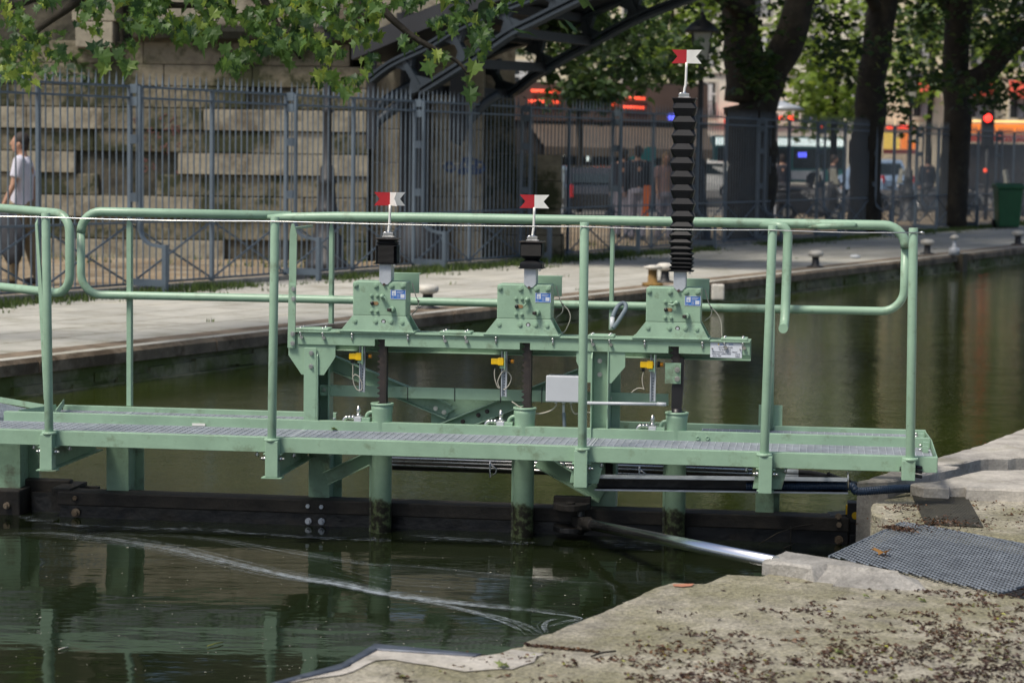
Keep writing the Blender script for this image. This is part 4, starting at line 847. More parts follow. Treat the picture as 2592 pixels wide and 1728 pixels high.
m = MB(GATE); pts = [q(2087,1425),q(2087,1485),q(2090,1568),q(2095,1640)]; m.tube(cr_spline(pts[:2],4), .0065, 10); m.build('conduit_stub', GREYBOX, jb)
def ribbed(pts, r, m, step=.006, n=12):
    pts = cr_spline(pts, 24); out = []; rs = []; L_ = 0
    for i, p in enumerate(pts):
        if i: L_ += (p-pts[i-1]).length
        out.append(p)
    N_ = int(L_/step*2); res = []; acc = [0]
    for i in range(1, len(out)): acc.append(acc[-1]+(out[i]-out[i-1]).length)
    j = 0
    for k in range(N_+1):
        t = acc[-1]*k/N_
        while j < len(acc)-2 and acc[j+1] < t: j += 1
        res.append(out[j].lerp(out[j+1], (t-acc[j])/max(1e-9, acc[j+1]-acc[j]))); rs.append(r*(1 if k%2 else .88))
    m.tube(res, rs, n, smooth=False)
m = MB(GATE); ribbed([Vector(q(2088,1480)),Vector(q(2092,1560)),Vector(q(2097,1660))], .0095, m); m.build('flexible_conduit', GREYHOSE, jb)
m = MB(GATE); a = gp('F',235,1410,.47); b = gp('F',770,1425,.42); m.tube([(a[0]-.02,.44,a[1]),(b[0],.43,b[1])], .0078, 12); m.tube([(gp('F',715,1420,.42)[0],.43,b[1]+.0005),(b[0]+.006,.43,b[1])], .0092, 12)
single(m, 'grey_conduit', GREYBOX, 'straight light grey conduit running level to the right of the right tower', 'conduit', (a[0],.43,a[1]))
m = MB(GATE); q = lambda x, y, v: Vector((gp('F',x,y,v)[0], v, gp('F',x,y,v)[1]))
ribbed([q(412,900,.62),q(440,865,.64),q(475,810,.70),q(498,770,.74),q(500,738,.76),q(480,728,.77),q(450,745,.76),q(425,785,.72),q(410,825,.68)], .0115, m, .008)
single(m, 'looped_hose', GREYHOSE, 'grey corrugated hose looped above the cross beam behind the third post', 'hose', tuple(q(412,900,.62)))
m = MB(GATE); q2 = lambda x, y, v: (gp('F',x,y,v)[0], v, gp('F',x,y,v)[1]); m.tube([q2(408,825,.68), q2(405,905,.66)], .012, 12); single(m, 'hose_sleeve', GREYBOX, 'pale grey sleeve at the foot of the looped hose', 'sleeve', q2(405,905,.66))

# white maker's plate on the beam
sp = thing('makers_plate', 'white plate with small print fixed to the right end of the cross beam', 'nameplate', (1.0, VB, .95), GATE)
(u0,z0),(u1,z1) = gp('F',1082,1100,VB-.003), gp('F',1303,1000,VB-.003); z1 = min(z1, ztop-.010)
m = MB(GATE); m.box((u0,VB-.0035,z0),(u1,VB-.0008,z1)); m.build('plate', PLATE, sp)
W_ = u1-u0; H_ = z1-z0; vt = VB-.0045
text_mesh('JOSEPH', .0085, INKB, sp, (u0+W_*.30, vt, z1-H_*.17), bold=.0001); text_mesh('PARIS', .0085, INKB, sp, (u0+W_*.58, vt, z1-H_*.15), bold=.0001)
m = MB(GATE); m.cb((u0+W_*.26, vt+.0003, z1-H_*.12),(.007,.0006,.008)); m.build('logo_mark', INKY, sp)
text_mesh('NANTES-FRANCE', .0088, INK, sp, (u0+W_*.25, vt, z1-H_*.36)); text_mesh('Tél. 02.40.34.34.62', .0075, INK, sp, (u0+W_*.27, vt, z1-H_*.50))
text_mesh("Charge d'exploitation concentrée : 300kg/m²", .0068, INK, sp, (u0+W_*.05, vt, z1-H_*.64)); text_mesh('Constructeur : JOSEPH PARIS', .0075, INK, sp, (u0+W_*.05, vt, z1-H_*.78)); text_mesh('Année : 2006', .0075, INK, sp, (u0+W_*.08, vt, z1-H_*.92))
m = MB(GATE); e_ = .0005
for q in ((.80,.06,.93,.07),(.80,.26,.93,.27),(.80,.06,.805,.27),(.925,.06,.93,.27)): m.box((u0+W_*q[0],vt,z0+H_*q[1]),(u0+W_*q[2]+e_,vt+.0006,z0+H_*q[3]+e_))
m.build('mark_frame', INK, sp); text_mesh('CE', .0085, INK, sp, (u0+W_*.825, vt, z0+H_*.12))
for x in (.06, .94): boltface(sp, u0+W_*x, z0+H_*.60, VB-.0035, r=.0032, name='rivet')

# chromed hydraulic ram and its bracket on the gate
rm = thing('hydraulic_ram', 'bright chromed hydraulic ram reaching from the gate to the concrete quay', 'hydraulic ram', (.3,.5,.1), GATE)
GI = GATE.inverted()
p0 = Vector((gp('I',1530,865,.50)[0], .50, gp('I',1530,865,.50)[1])); e1 = GI @ ony(P('J',600,1143), 8.98)
d_ = (e1-p0).normalized(); pA = Vector((gp('I',1690,885,.44)[0],.44,gp('I',1690,885,.44)[1])); pB = Vector((gp('I',1770,893,.40)[0],.40,gp('I',1770,893,.40)[1]))
d_ = (e1-pA).normalized(); pB = pA+d_*.10
print('ram', GATE@pA, GATE@e1)
m = MB(GATE); m.tube([pB, e1+d_*.06], .0262, 28); m.build('rod', CHROME, rm)
m = MB(GATE); m.tube([pA-d_*.02, pA+d_*.02, pA+d_*.09, pB+d_*.01], [.033,.033,.030,.027], 20); m.build('rod_collar', TIMBERTOP, rm)
m = MB(GATE); m.bar(pA-d_*.16, pA, .06, .062); m.build('clevis', TIMBERTOP, rm, bevel=.004)
u0 = gu('I',1468,700,.6); u1 = gu('I',1720,700,.6); zt_ = gp('I',1600,690,.62)[1]; zb_ = gp('I',1560,800,.45)[1]
pts = [(u0,.62),(u1,.62),(u1,.56)]+[((u0+u1)/2+(u1-u0)/2*math.cos(a), .56-.12*math.sin(a)) for a in [PI*k/12 for k in range(1,12)]]+[(u0,.56)]
m = MB(GATE); m.prism(pts, 2, zb_, zb_+.03); m.box((u0,.56,zb_),(u1,.62,zt_)); m.cyl(((u0+u1)/2,.5,zb_+.03),((u0+u1)/2,.5,zb_+.04),.022,14); m.build('pivot_bracket', TIMBERTOP, rm, bevel=.003)
m = MB(GATE); m.prism(pts, 2, zb_-.11, zb_-.085); m.cyl((pA-d_*.1)+Vector((0,0,-.06)), (pA-d_*.1)+Vector((0,0,.06)), .018, 12); m.build('lower_lug', TIMBER, rm, bevel=.003)

# service tray, hoses below the walkway
m = MB(GATE); q = lambda w_, x, y, v: Vector((gp(w_,x,y,v)[0], v, gp(w_,x,y,v)[1])); VH = 1.05
for y in (432, 452, 478): a = q('I',330,y,VH); b = q('J',480,[515,540,575][(432,452,478).index(y)],VH); m.tube([a, b], .0075, 8)
pp = thing('pipe_run', 'thin dark steel pipes running level under the back of the walkway', 'pipes', tuple(q('I',330,452,VH)), GATE)
m.build('pipe', STEEL, pp); m = MB(GATE); a = q('I',330,445,VH+.05); b = q('J',480,548,VH+.05); m.box((a.x,VH+.02,min(a.z,b.z)-.03),(b.x,VH+.03,max(a.z,b.z)+.03)); m.build('backing_channel', TIMBERTOP, pp)
for x, y in ((1025,455),(2055-0,490)):
    m = MB(GATE); a = q('I',x,y,VH-.03); m.tube([a, a+Vector((0,0,-.085)), a+Vector((.03,.0,-.06)), a+Vector((.035,0,-.04)), a+Vector((.005,.0,-.02))], .005, 8); m.build('pipe_hook', STEEL, pp)
VK = .12; tr = thing('cable_tray', 'grey steel cable tray under the right part of the walkway holding a blue hose', 'cable tray', tuple(q('I',1745,650,VK)), GATE)
a = q('I',1745,645,VK); b = q('J',1140,668,VK); mt = MB(GATE)
for (v, h0, h1, w2) in ((VK+.06,.0,.022,.003),):
    mt.bar(a+Vector((0,.06,.052)), b+Vector((0,.06,.052)), .12, .003); mt.bar(a+Vector((0,0,-.004)), b+Vector((0,0,-.004)), .003, .008)
mt.build('tray', GALV, tr)
mt = MB(GATE); mt.bar(a+Vector((0,.121,.022)), b+Vector((0,.121,.022)), .003, .056); mt.bar(a+Vector((0,.06,-.006)), b+Vector((0,.06,-.006)), .118, .003); mt.build('tray_shade_back', TIMBER, tr)  # dark back and floor put the shade inside the tray into colour
m = MB(GATE); h_ = [a.lerp(b,.60)+Vector((0,.05,.015)), a.lerp(b,.8)+Vector((0,.05,.018)), b+Vector((0,.05,.022)), q('N',520,705,.17), q('N',800,690,.22), q('N',950,678,.30), q('N',1080,676,.36), q('N',1160,690,.40), q('N',1230,716,.42)]
ribbed(h_, .0205, m, .0115, 14); single(m, 'blue_hose', BLUEHOSE, 'thick dark blue corrugated hose lying in the tray and over the quay edge', 'hose', tuple(h_[0]))
for k, (dy, y0) in enumerate(((0,0),(.02,12),(.0,28))):
    m = MB(GATE); pts = [q('J',690,525+y0,.40+dy), q('J',780,530+y0,.40+dy), q('J',900,540+y0*.7,.42), q('J',1010,565+y0*.5,.45), q('J',1130,600+y0*.5,.55), q('J',1240,618+y0*.3,.68), q('J',1330,635,.8), q('J',1420,665,.86)]
    m.tube(cr_spline(pts, 6), .0135, 12); o = single(m, 'hydraulic_hose', BLACK, 'black hydraulic hose of the bundle running under the walkway to the quay', 'hose', tuple(pts[0]), group='bundle of black hydraulic hoses')
    m = MB(GATE); m.cyl(pts[0]+Vector((-.05,0,-.001)), pts[0]+Vector((.075,0,-.002)), .0155, 14); MW[o] = Matrix.Translation(GATE@pts[0]); m.build('ferrule', GALV, o)
m = MB(GATE); pts = [q('J',990,555,.44), q('J',1030,575,.45), q('J',1080,592,.5), q('J',1140,606,.56)]
ribbed(pts, .024, m, .012); single(m, 'hose_wrap', DARKRUB, 'black taped wrap binding the hydraulic hoses together', 'hose wrap', tuple(pts[0]))
m = MB(GATE); a = q('J',1140,528,.02); m.tube([a, q('J',1140,640,.02)], .004, 8); single(m, 'hanger_rod', STEEL, 'thin steel rod holding the end of the cable tray', 'rod', tuple(a))

# other gate leaf at the mitre: kerb, grating, rail and post going off to the left
FAR = GATE @ Matrix.Translation((-2.42, .30, 0)) @ Matrix.Rotation(math.radians(180-39.5+0), 4, 'Z')
l2 = thing('far_gate_walkway', 'green walkway and tube rail of the other gate leaf at the left edge', 'walkway', (-2.75,.5,.5), GATE)
m = MB(GATE); a = gp('H',390,78,.78); b = gp('H',0,12,1.25); c_ = gp('H',-300,-40,1.6)
def kerbline(p, q_, h=.03):
    A_ = Vector((p[0], p[2], p[1])); B_ = Vector((q_[0], q_[2], q_[1])); m.bar(A_-Vector((0,0,h/2)), B_-Vector((0,0,h/2)), .005, h)
kerbline((a[0],a[1],.78),(b[0],b[1],1.25)); kerbline((b[0],b[1],1.25),(c_[0],c_[1],1.6)); m.build('kerb', GREEN, l2)
m = MB(GATE); za = DZ-.006
A0 = Vector((a[0]-.02,.76,za)); D = Vector((b[0]-a[0], .47, 0)).normalized(); Nn = Vector((-D.y, D.x, 0)); Nn = Nn if Nn.y < 0 else -Nn
for k in range(30): p = A0+D*(k*.034); m.bar(p-Vector((0,0,.011)), p+Nn*.42-Vector((0,0,.011)), .003, .022)
for k in range(15): p = A0+Nn*(k*.03); m.bar(p-Vector((0,0,.011)), p+D*1.1-Vector((0,0,.011)), .0022, .02)
m.build('grating', GALV, l2, fix=False)
Vf = .80; zt_ = gp('D',350,108,Vf)[1]; zb_ = gp('D',350,660,Vf)[1]; ue = gu('D',480,380,Vf)
m = MB(GATE); r = .095
top = [(ue-1.3, Vf+1.1, 1.565+.0),(ue-.5, Vf+.42, 1.567)]; 
lp = [Vector((ue-r, Vf+.06, zt_)) + Vector((math.sin(a)*r, -.06*math.sin(a), -r+math.cos(a)*r)) for a in [PI/2*k/7 for k in range(8)]] + [Vector((ue, Vf, zb_+r)) + Vector((-r+math.cos(a)*r, .06*(1-math.cos(a)), -math.sin(a)*r)) for a in [PI/2*k/7 for k in range(8)]]
bot = [(ue-.5, Vf+.42, zb_-.0),(ue-1.3, Vf+1.1, zb_)]
m.tube(top+lp+bot, .0232, 18); m.build('rail_loop', GREEN, l2)
(u0, z0), (u1, z1) = gp('D',265,140,.82), gp('D',265,1410,.62)
m = MB(GATE); ua = gu('D',258,800,.8); m.add([(u0-.012,.80,z0-.03),(u0+.004,.79,z0-.03),(u1+.02,.74,z1),(u1-.02,.76,z1),(u0-.012,.81,z0-.03),(u0+.004,.80,z0),(u1+.02,.75,z1),(u1-.02,.77,z1)], [(0,1,2,3),(4,5,6,7),(0,1,5,4),(1,2,6,5),(2,3,7,6),(3,0,4,7)]); m.build('stanchion', GREEN, l2)

# ------------------------------------------------------------------ near quay: tread plate, mesh cover, litter
random.seed(21)
TREAD = mat('expanded_galvanised_plate', (.25, .28, .31), .45, metal=.45, var=.2, scale=9)
tp = thing('tread_plate', 'large galvanised expanded metal plate covering the pit on the near quay', 'tread plate', tuple(onz(P('J',1900,1100),.30)))
tpoly = [onz(P(*p), .302) for p in (('J',1008,1108),('J',1512,870),('J',1800,918),('J',2352,1022))]+[Vector((2.75,9.45,.302)), Vector((2.45,8.75,.302)), onz(P('J',2352,1308),.302), onz(P('J',2172,1356),.302)]
def inside(p, poly):
    c = False; n_ = len(poly); j = n_-1
    for i in range(n_):
        a, b = poly[i], poly[j]
        if (a.y > p[1]) != (b.y > p[1]) and p[0] < (b.x-a.x)*(p[1]-a.y)/(b.y-a.y)+a.x: c = not c
        j = i
    return c
m = MB(); ax = Vector((1,-.20,0)).normalized(); ay = Vector((-.30,-1,0)).normalized(); pa, pb = .0285, .0235
org = tpoly[1]
for j in range(-10, 100):
    for i in range(-90, 80):
        p = org+ax*((i+(j%2)*.5)*pa)+ay*(j*pb)
        if not inside(p, tpoly): continue
        for s_ in (-.5, .5):
            q = p+ax*(s_*pa)+ay*pb
            d = (q-p).normalized(); n_ = Vector((-d.y, d.x, 0))*.0042
            z0 = Vector((0,0,-.0022)); zt = Vector((0,0,.0018))
            m.add([p-n_+z0*.3, p+n_+zt, q+n_+zt, q-n_+z0*.3, p-n_+z0, q-n_+z0], [(0,1,2,3),(0,3,5,4)])
        m.add([p-ax*.0075-ay*.0052+Vector((0,0,.0020)), p+ax*.0075-ay*.0052+Vector((0,0,.0020)), p+ax*.0075+ay*.0052+Vector((0,0,-.001)), p-ax*.0075+ay*.0052+Vector((0,0,-.001))], [(0,1,2,3)])
m.build('expanded_mesh', TREAD, tp, fix=False)
m = MB()
for i in range(len(tpoly)-1): m.bar(tpoly[i]-Vector((0,0,.004)), tpoly[i+1]-Vector((0,0,.004)), .006, .012)
m.build('edge_frame', TREAD, tp)
m = MB(); m.add([p-Vector((0,0,.05)) for p in tpoly], [tuple(range(len(tpoly)))]); tag(m.build('pit_bottom', MATS['dark_pit'], fix=False), kind='structure')
mc = [onz(P('N',*p), .294) for p in ((1105,705),(1690,712),(1900,1100),(1262,1062))]
MESHM = mat('dark_mesh_cover', (.055,.052,.04), .7, metal=.2, var=.3, scale=20)
m = MB(); m.add(mc, [(3,2,1,0)])
for k in range(46):
    t = k/45; m.bar(mc[0].lerp(mc[3],t)+Vector((0,0,.002)), mc[1].lerp(mc[2],t)+Vector((0,0,.002)), .005, .005)
for k in range(40):
    t = k/39; m.bar(mc[0].lerp(mc[1],t)+Vector((0,0,.003)), mc[3].lerp(mc[2],t)+Vector((0,0,.003)), .004, .004)
single(m, 'mesh_cover', MESHM, 'dark dirty mesh cover set into the slab behind the tread plate', 'pit cover', tuple(mc[3]), fix=False)
LIT = leafmat('litter_brown', (.022,.009,.004), (.060,.026,.010), (.14,.07,.025), .05)
LITG = leafmat('litter_green', (.10,.11,.02), (.22,.24,.03), (.42,.40,.06), .2)
mb, mg = MB(), MB()
def crumb(m, x, y, z, L_, w_):
    a = uni(0, 2*PI); d = Vector((math.cos(a), math.sin(a), 0)); n_ = Vector((-d.y, d.x, 0)); p = Vector((x, y, z)); h = uni(.002,.009); b = uni(-.5,.5)*L_
    pts = [p-d*L_, p-n_*w_+Vector((0,0,h)), p+d*L_+n_*b+Vector((0,0,h*.6)), p+n_*w_+Vector((0,0,h*.3))]
    m.add([pts[0],pts[1],pts[2],pts[3],p+Vector((0,0,.001))], [(0,1,4),(1,2,4),(2,3,4),(3,0,4)])
def onslab(x, y):
    return x > .05+(y-7.55)*.76+.02 if y > 7.45 else x > -.5+(7.3-y)*.35*0
slab2 = [onz(P('N',*p),.29) for p in ((1720,720),(2352,735))]+[Vector((4,11)), Vector((4,9.4)), onz(P('N',2352,1250),.29), onz(P('N',1900,1100),.29)]
n_ok = 0
for _ in range(60000):
    x, y = uni(-.55, 3.0), uni(6.55, 9.6)
    if not onslab(x, y) or inside((x,y), tpoly): continue
    if inside((x,y), [Vector(v) for v in ((.9,8.8),(1.02,8.95),(1.5,9.4),(1.3,8.9))]): continue
    g_ = (x-(.3+(y-7.4)*.62))*.34-(y-7.2)*.20
    d = noise.noise(Vector((x*5, y*5, 0)))*.55+noise.noise(Vector((x*17, y*12, 3)))*.62+g_-.16
    if x < .35 and y < 7.5: d -= .1
    if y < 7.6 and .25 < x < .9: d += .16*max(0, 1-abs(x-.55)/.35)
    if d < uni(-.14, .30): continue
    if rnd() < .05: 
        L_ = uni(.005,.013); crumb(mg, x, y, .2915, L_, L_*.35)
    else:
        L_ = uni(.0045,.015); crumb(mb, x, y, .2915, L_, L_*uni(.25,.45))
for _ in range(5200):
    x, y = uni(1.6, 4.0), uni(9.0, 11.4)
    if not inside((x,y), slab2): continue
    d = noise.noise(Vector((x*4, y*6, 8)))*.6+noise.noise(Vector((x*15, y*15, 3)))*.5+.1
    if d < uni(-.02, .4): continue
    crumb(mb if rnd() > .06 else mg, x, y, .2915, uni(.005,.013), .003)
for (w_, x, y, n_, sp) in (('J',1450,925,160,.035),('J',1540,940,130,.03),('J',1700,880,150,.10),('N',1500,1080,200,.12),('N',980,920,60,.05),('N',1100,890,60,.03),('J',1240,1215,60,.03)):
    p = onz(P(w_, x, y), .30)
    for _ in range(n_): crumb(mb, p.x+random.gauss(0,sp), p.y+random.gauss(0,sp*.8), .307, uni(.004,.012), .003)
for k in range(260):                                    # litter gathered in the joint
    t = rnd(); p = onz(P('K', 1262+t*520, 632+t*50), .2915); crumb(mb, p.x+uni(-.01,.01), p.y+uni(-.012,.012), .292, uni(.004,.012), .003)
o = mb.build('leaf_litter', LIT, fix=False); tag(o, 'brown catkins and dry leaf crumbs strewn over the near concrete slab', 'leaf litter', kind='stuff')
o = mg.build('green_litter', LITG, fix=False); tag(o, 'yellow green blossom bits scattered among the brown litter', 'leaf litter', kind='stuff')
print('litter', len(mb.v), len(mg.v))
LOBES = [(0,0),(.10,.16),(.42,.06),(.34,.28),(.52,.42),(.30,.46),(.22,.66),(.10,.62),(0,1.0)]
LEAF2D = LOBES+[(-x, y) for x, y in LOBES[-2:0:-1]]
def leaf(m, p, size, dirv, nrm, curl=.12):
    """a five-lobed plane leaf: p stalk end, dirv towards the tip, nrm the upper side"""
    d = dirv.normalized(); x = d.cross(nrm).normalized(); n_ = x.cross(d)
    kx = uni(.72, 1.08); sk = uni(-.12, .12)
    vs = [p+(x*(a*kx*uni(.86,1.1)+b*sk)+d*b*uni(.93,1.05)+n_*(abs(a)*curl*1.6-b*b*curl*1.4+uni(-.02,.02)))*size for a, b in LEAF2D]; c = p+(d*.42+n_*-.04)*size
    k = len(vs); m.add(vs+[c], [(i, (i+1)%k, k) for i in range(k)])
def ground_leaf(w_, x, y, size, mt, label, z=.30, rot=0, nm='fallen_leaf', tilt=.0):
    p = onz(P(w_, x, y), z); m = MB(); leaf(m, p, size, Vector((math.cos(rot), math.sin(rot), tilt)), Vector((.1,.1,1)), .35); single(m, nm, mt, label, 'leaf', tuple(p), fix=False)
BROWNLEAF = leafmat('dry_leaf', (.22,.11,.03), (.34,.18,.05), (.45,.26,.08), .2); GREENLEAF = leafmat('fresh_leaf', (.14,.17,.06), (.22,.27,.10), (.32,.36,.16), .25)
ground_leaf('J',1350,1098,.085,BROWNLEAF,'orange brown dry leaf lying on the tread plate',.309,rot=.9,tilt=.3)
ground_leaf('K',1075,785,.062,GREENLEAF,'pale green leaf on the mortar near the bottom edge of the quay',.297,rot=.6,tilt=.25)
ground_leaf('M',1045,950,.05,GREENLEAF,'small pale green leaf lying among thick brown litter',.297,rot=.3)
ground_leaf('J',1240,1385,.035,GREENLEAF,'small green leaf on the slab below the tread plate',.297,rot=.2,tilt=.2)
ground_leaf('J',1620,1410,.045,GREENLEAF,'lone green leaf on the gritty slab, rightmost of those below the plate',.297,rot=.2)
ground_leaf('H',2280,235,.045,leafmat('olive_leaf', (.08,.11,.02), (.12,.16,.03), (.2,.22,.05), .2),'small olive leaf lying on the walkway grating',.517,rot=.1,tilt=.2)
m = MB(); a = onz(P('K',1722,708),.297); b = onz(P('K',1890,672),.300); m.tube(cr_spline([a, a.lerp(b,.4)+Vector((.0,.006,.003)), b], 4), .0035, 7)
single(m, 'twig', BARK, 'dark twig lying by the joint in the near slab', 'twig', tuple(a))
m = MB(); sheet_p = [onz(P('J',x,y),.2945) for x,y in ((0,1297),(80,1296),(60,1312),(0,1318),(-60,1312),(-70,1300))]
m.add(sheet_p, [tuple(range(6))]); tag(m.build('orange_paint_mark', mat('orange_mark', (.50,.22,.13), .9, var=.3), fix=False), 'faded orange paint mark on the corner of the near slab', 'paint mark')

# foam streaks, specks and drift twigs on the lock water
def foam_mat():
    m, n, b, L = node_mat('foam'); tc = n.nodes.new('ShaderNodeTexCoord'); no = n.nodes.new('ShaderNodeTexNoise'); no.inputs['Scale'].default_value = 26; no.inputs['Detail'].default_value = 6; L(tc.outputs['Object'], no.inputs['Vector'])
    r = ramp(n, [(.35, (.03,.03,.03)), (.68, (.33,.33,.33))]); L(no.outputs['Fac'], r.inputs[0]); L(r.outputs[0], b.inputs['Alpha']); b.inputs['Base Color'].default_value = (.42,.48,.52,1); b.inputs['Roughness'].default_value = .6; return m
FOAM = foam_mat(); SPECK = mat('foam_specks', (.6,.58,.5), .7, var=.2)
m = MB(); random.seed(31)
XP = lambda x, y: onz((x*1.10204, y*1.10204), .003)
def streak(pts, n_, spread, wmax, amp=1, zz=0):
    c = cr_spline([XP(*p) for p in pts], 10)
    for s in range(n_):
        off = random.gauss(0, 1); i0 = int(uni(0, len(c)*.55)) if rnd() < .7 else 0; i1 = min(len(c)-1, i0+int(uni(len(c)*.25, len(c)))); w_ = uni(.0012, wmax); prev = None; ph = uni(0, 9)
        zl = .003+.0001*s
        vs = []; fs = []
        for i in range(i0, i1+1):
            d = (c[min(i+1,len(c)-1)]-c[max(i-1,0)]).normalized(); n2 = Vector((-d.y, d.x, 0)); t = i/len(c)
            sp = spread[0]+(spread[1]-spread[0])*t; o_ = n2*(off*sp*(1+.25*math.sin(t*7+ph))+noise.noise(Vector((t*6,s,ph)))*sp*.5)
            ww = w_*max(.05, math.sin(PI*(i-i0+.3)/(i1-i0+.6))); p = c[i]+o_; p.z = zl
            vs += [p-n2*ww, p+n2*ww]
        k = len(vs)//2
        if k > 1: m.add(vs, [(2*i,2*i+1,2*i+3,2*i+2) for i in range(k-1)])
streak([(0,1226),(120,1224),(250,1238),(400,1262),(540,1296),(660,1322),(780,1340),(880,1362),(980,1377),(1080,1388),(1180,1398),(1262,1406),(1310,1414)], 62, (.050,.014), .0028)
streak([(560,1300),(680,1328),(780,1343),(880,1364),(960,1375),(1100,1391),(1230,1402)], 26, (.012,.007), .008)
streak([(880,1366),(960,1380),(1040,1394),(1100,1408),(1160,1424),(1205,1442),(1232,1458)], 22, (.010,.022), .005)
streak([(1230,1404),(1270,1409),(1310,1413),(1335,1420),(1300,1428),(1262,1440)], 16, (.008,.018), .005)
streak([(1255,1452),(1248,1436),(1262,1424),(1290,1418)], 8, (.006,.012), .005)
streak([(420,1230),(520,1240),(620,1262),(720,1282),(840,1296),(960,1302),(1120,1318),(1240,1330),(1420,1352)], 9, (.03,.05), .0022)
streak([(0,1212),(140,1214),(300,1228),(460,1236),(640,1262),(800,1290),(900,1310)], 10, (.03,.07), .002)
streak([(760,1295),(900,1330),(1050,1338),(1250,1352),(1400,1368)], 7, (.04,.06), .002)
streak([(1280,1334),(1350,1338),(1400,1342),(1408,1358)], 3, (.01,.02), .002)
# froth lines against the timber and tubes
for (xa, ya, xb, yb, n_) in ((40,1186,160,1206,40),(160,1206,420,1216,60),(420,1212,700,1234,90),(700,1232,860,1240,40),(955,1232,1180,1243,60),(1385,1240,1560,1250,30),(846,1238,896,1242,24),(1176,1244,1224,1247,22),(1400,1246,1500,1262,10)):
    for _ in range(n_):
        t = rnd(); p = XP(xa+(xb-xa)*t, ya+(yb-ya)*t+random.gauss(0,2.2)); L_ = uni(.008,.05)*(1 if xb-xa > 60 else .4); w_ = uni(.002,.009); p.z = .004+rnd()*.0006
        v = [p+Vector((L_*math.cos(a)*uni(.6,1.1), w_*math.sin(a)*uni(.6,1.3)-L_*math.cos(a)*.1, 0)) for a in [2*PI*k/9 for k in range(9)]]; m.add(v, [tuple(range(9))])
tag(m.build('foam_streaks', FOAM, fix=False), 'thin grey foam streaks curving across the dark water below the gate', 'foam', kind='stuff')
m = MB()
for _ in range(330):
    p = XP(uni(0,1450), uni(1230,1560)); r = uni(.0012,.0032)*(2 if rnd() < .05 else 1); p.z = .005; v = [p+Vector((r*math.cos(a), r*math.sin(a), 0)) for a in [PI*k/3 for k in range(6)]]; m.add(v, [tuple(range(6))])
tag(m.build('floating_specks', SPECK, fix=False), 'tiny pale specks floating on the lock water', 'floating specks', kind='stuff')
for k, (a, b) in enumerate((((525,1634),(565,1624)),((148,1643),(172,1637)))):
    m = MB(); a = onz(a, .006); b = onz(b, .006); m.tube([a, a.lerp(b,.5)+Vector((0,0,.002)), b], .002, 6)
    single(m, 'straw', LITG if k == 0 else SPECK, ['yellow straw floating on the water near the bottom left', 'short pale straw floating near the left edge of the water'][k], 'straw', tuple(a))
m = MB(GATE)
for pts in (((('J',520,1030,.45),('J',650,950,.45),('J',780,905,.45),('J',900,885,.5))), (('J',745,1050,.5),('J',745,900,.5))[:2], (('J',690,1055,.45),('J',780,1015,.45))):
    m.tube([Vector((gp(*p)[0], p[3], gp(*p)[1])) for p in pts], .0025, 6)
single(m, 'drift_twigs', BARK, 'thin dead twigs caught between the gate and the chromed ram', 'twigs', (1.0,.5,0.0))

# ------------------------------------------------------------------ iron fence along the far quay
random.seed(41)
O['Y'] = (1000, 0); SC['Y'] = 3.2667
fn = thing('iron_fence', 'tall blue grey iron fence with spiked bars between the quay and the stone abutment', 'fence', (22,15.8,.29), CAN)
FQ = 15.8; k = 0; s = 17.93-1.6*1
while s < 62:
    m = MB(CAN)
    n_ = 13
    for j in range(1, n_):
        x = s+1.6*j/n_; m.box((x-.0065,FQ-.0065,.36),(x+.0065,FQ+.0065,2.60)); w_ = .0105
        m.add([(x-w_,FQ-w_,2.60),(x+w_,FQ-w_,2.60),(x+w_,FQ+w_,2.60),(x-w_,FQ+w_,2.60),(x,FQ,2.76)], [(0,1,4),(1,2,4),(2,3,4),(3,0,4)])
    for z in (2.585, 2.46, 1.065, .375): m.box((s+.01,FQ-.018,z-.012),(s+1.59,FQ+.018,z+.012))
    m.build('bar_panel', FENCE, fn, fix=False)
    m = MB(CAN); m.bar((s+.03,FQ-.02,.40),(s+1.57,FQ-.02,1.05),.012,.022); m.bar((s+.03,FQ+.02,1.05),(s+1.57,FQ+.02,.40),.012,.022); m.build('cross_brace', FENCE, fn, fix=False)
    if k % 2 == 1:
        m = MB(CAN); m.box((s-.022,FQ-.022,.29),(s+.022,FQ+.022,2.60)); m.build('post', FENCE, fn)
        m = MB(CAN); q0 = FQ-.14
        m.box((s-.022,q0-.016,1.02),(s+.022,q0+.016,2.59)); c = [Vector((s,q0,1.04))]+arc((s,q0-.20,1.02), .20, 0, -PI/2, 8, (0,1,0), (0,0,1))[1:]+[Vector((s,q0-.33,.80))]
        for i in range(len(c)-1): m.bar(c[i], c[i+1]+(c[i+1]-c[i])*.08, .055, .03, (0,1,0) if abs((c[i+1]-c[i]).z) > .01 else (0,0,1))
        m.box((s-.03,q0-.37,.29),(s+.03,q0-.32,.83)); m.box((s-.02,q0-.33,.36),(s+.02,FQ-.02,.44))
        for z in (1.35, 2.0, 2.42, 2.56): m.box((s-.028,q0+.02,z-.05),(s+.028,FQ-.02,z+.05))
        m.build('stay', FENCE, fn)
    else:
        m = MB(CAN); m.box((s-.022,FQ-.022,.29),(s+.022,FQ+.022,2.60)); m.build('post', FENCE, fn)
    s += 1.6; k += 1
m = MB(CAN); m.box((10,15.72,.28),(62,15.88,.345)); tag(m.build('fence_plinth', CONCG), kind='structure')

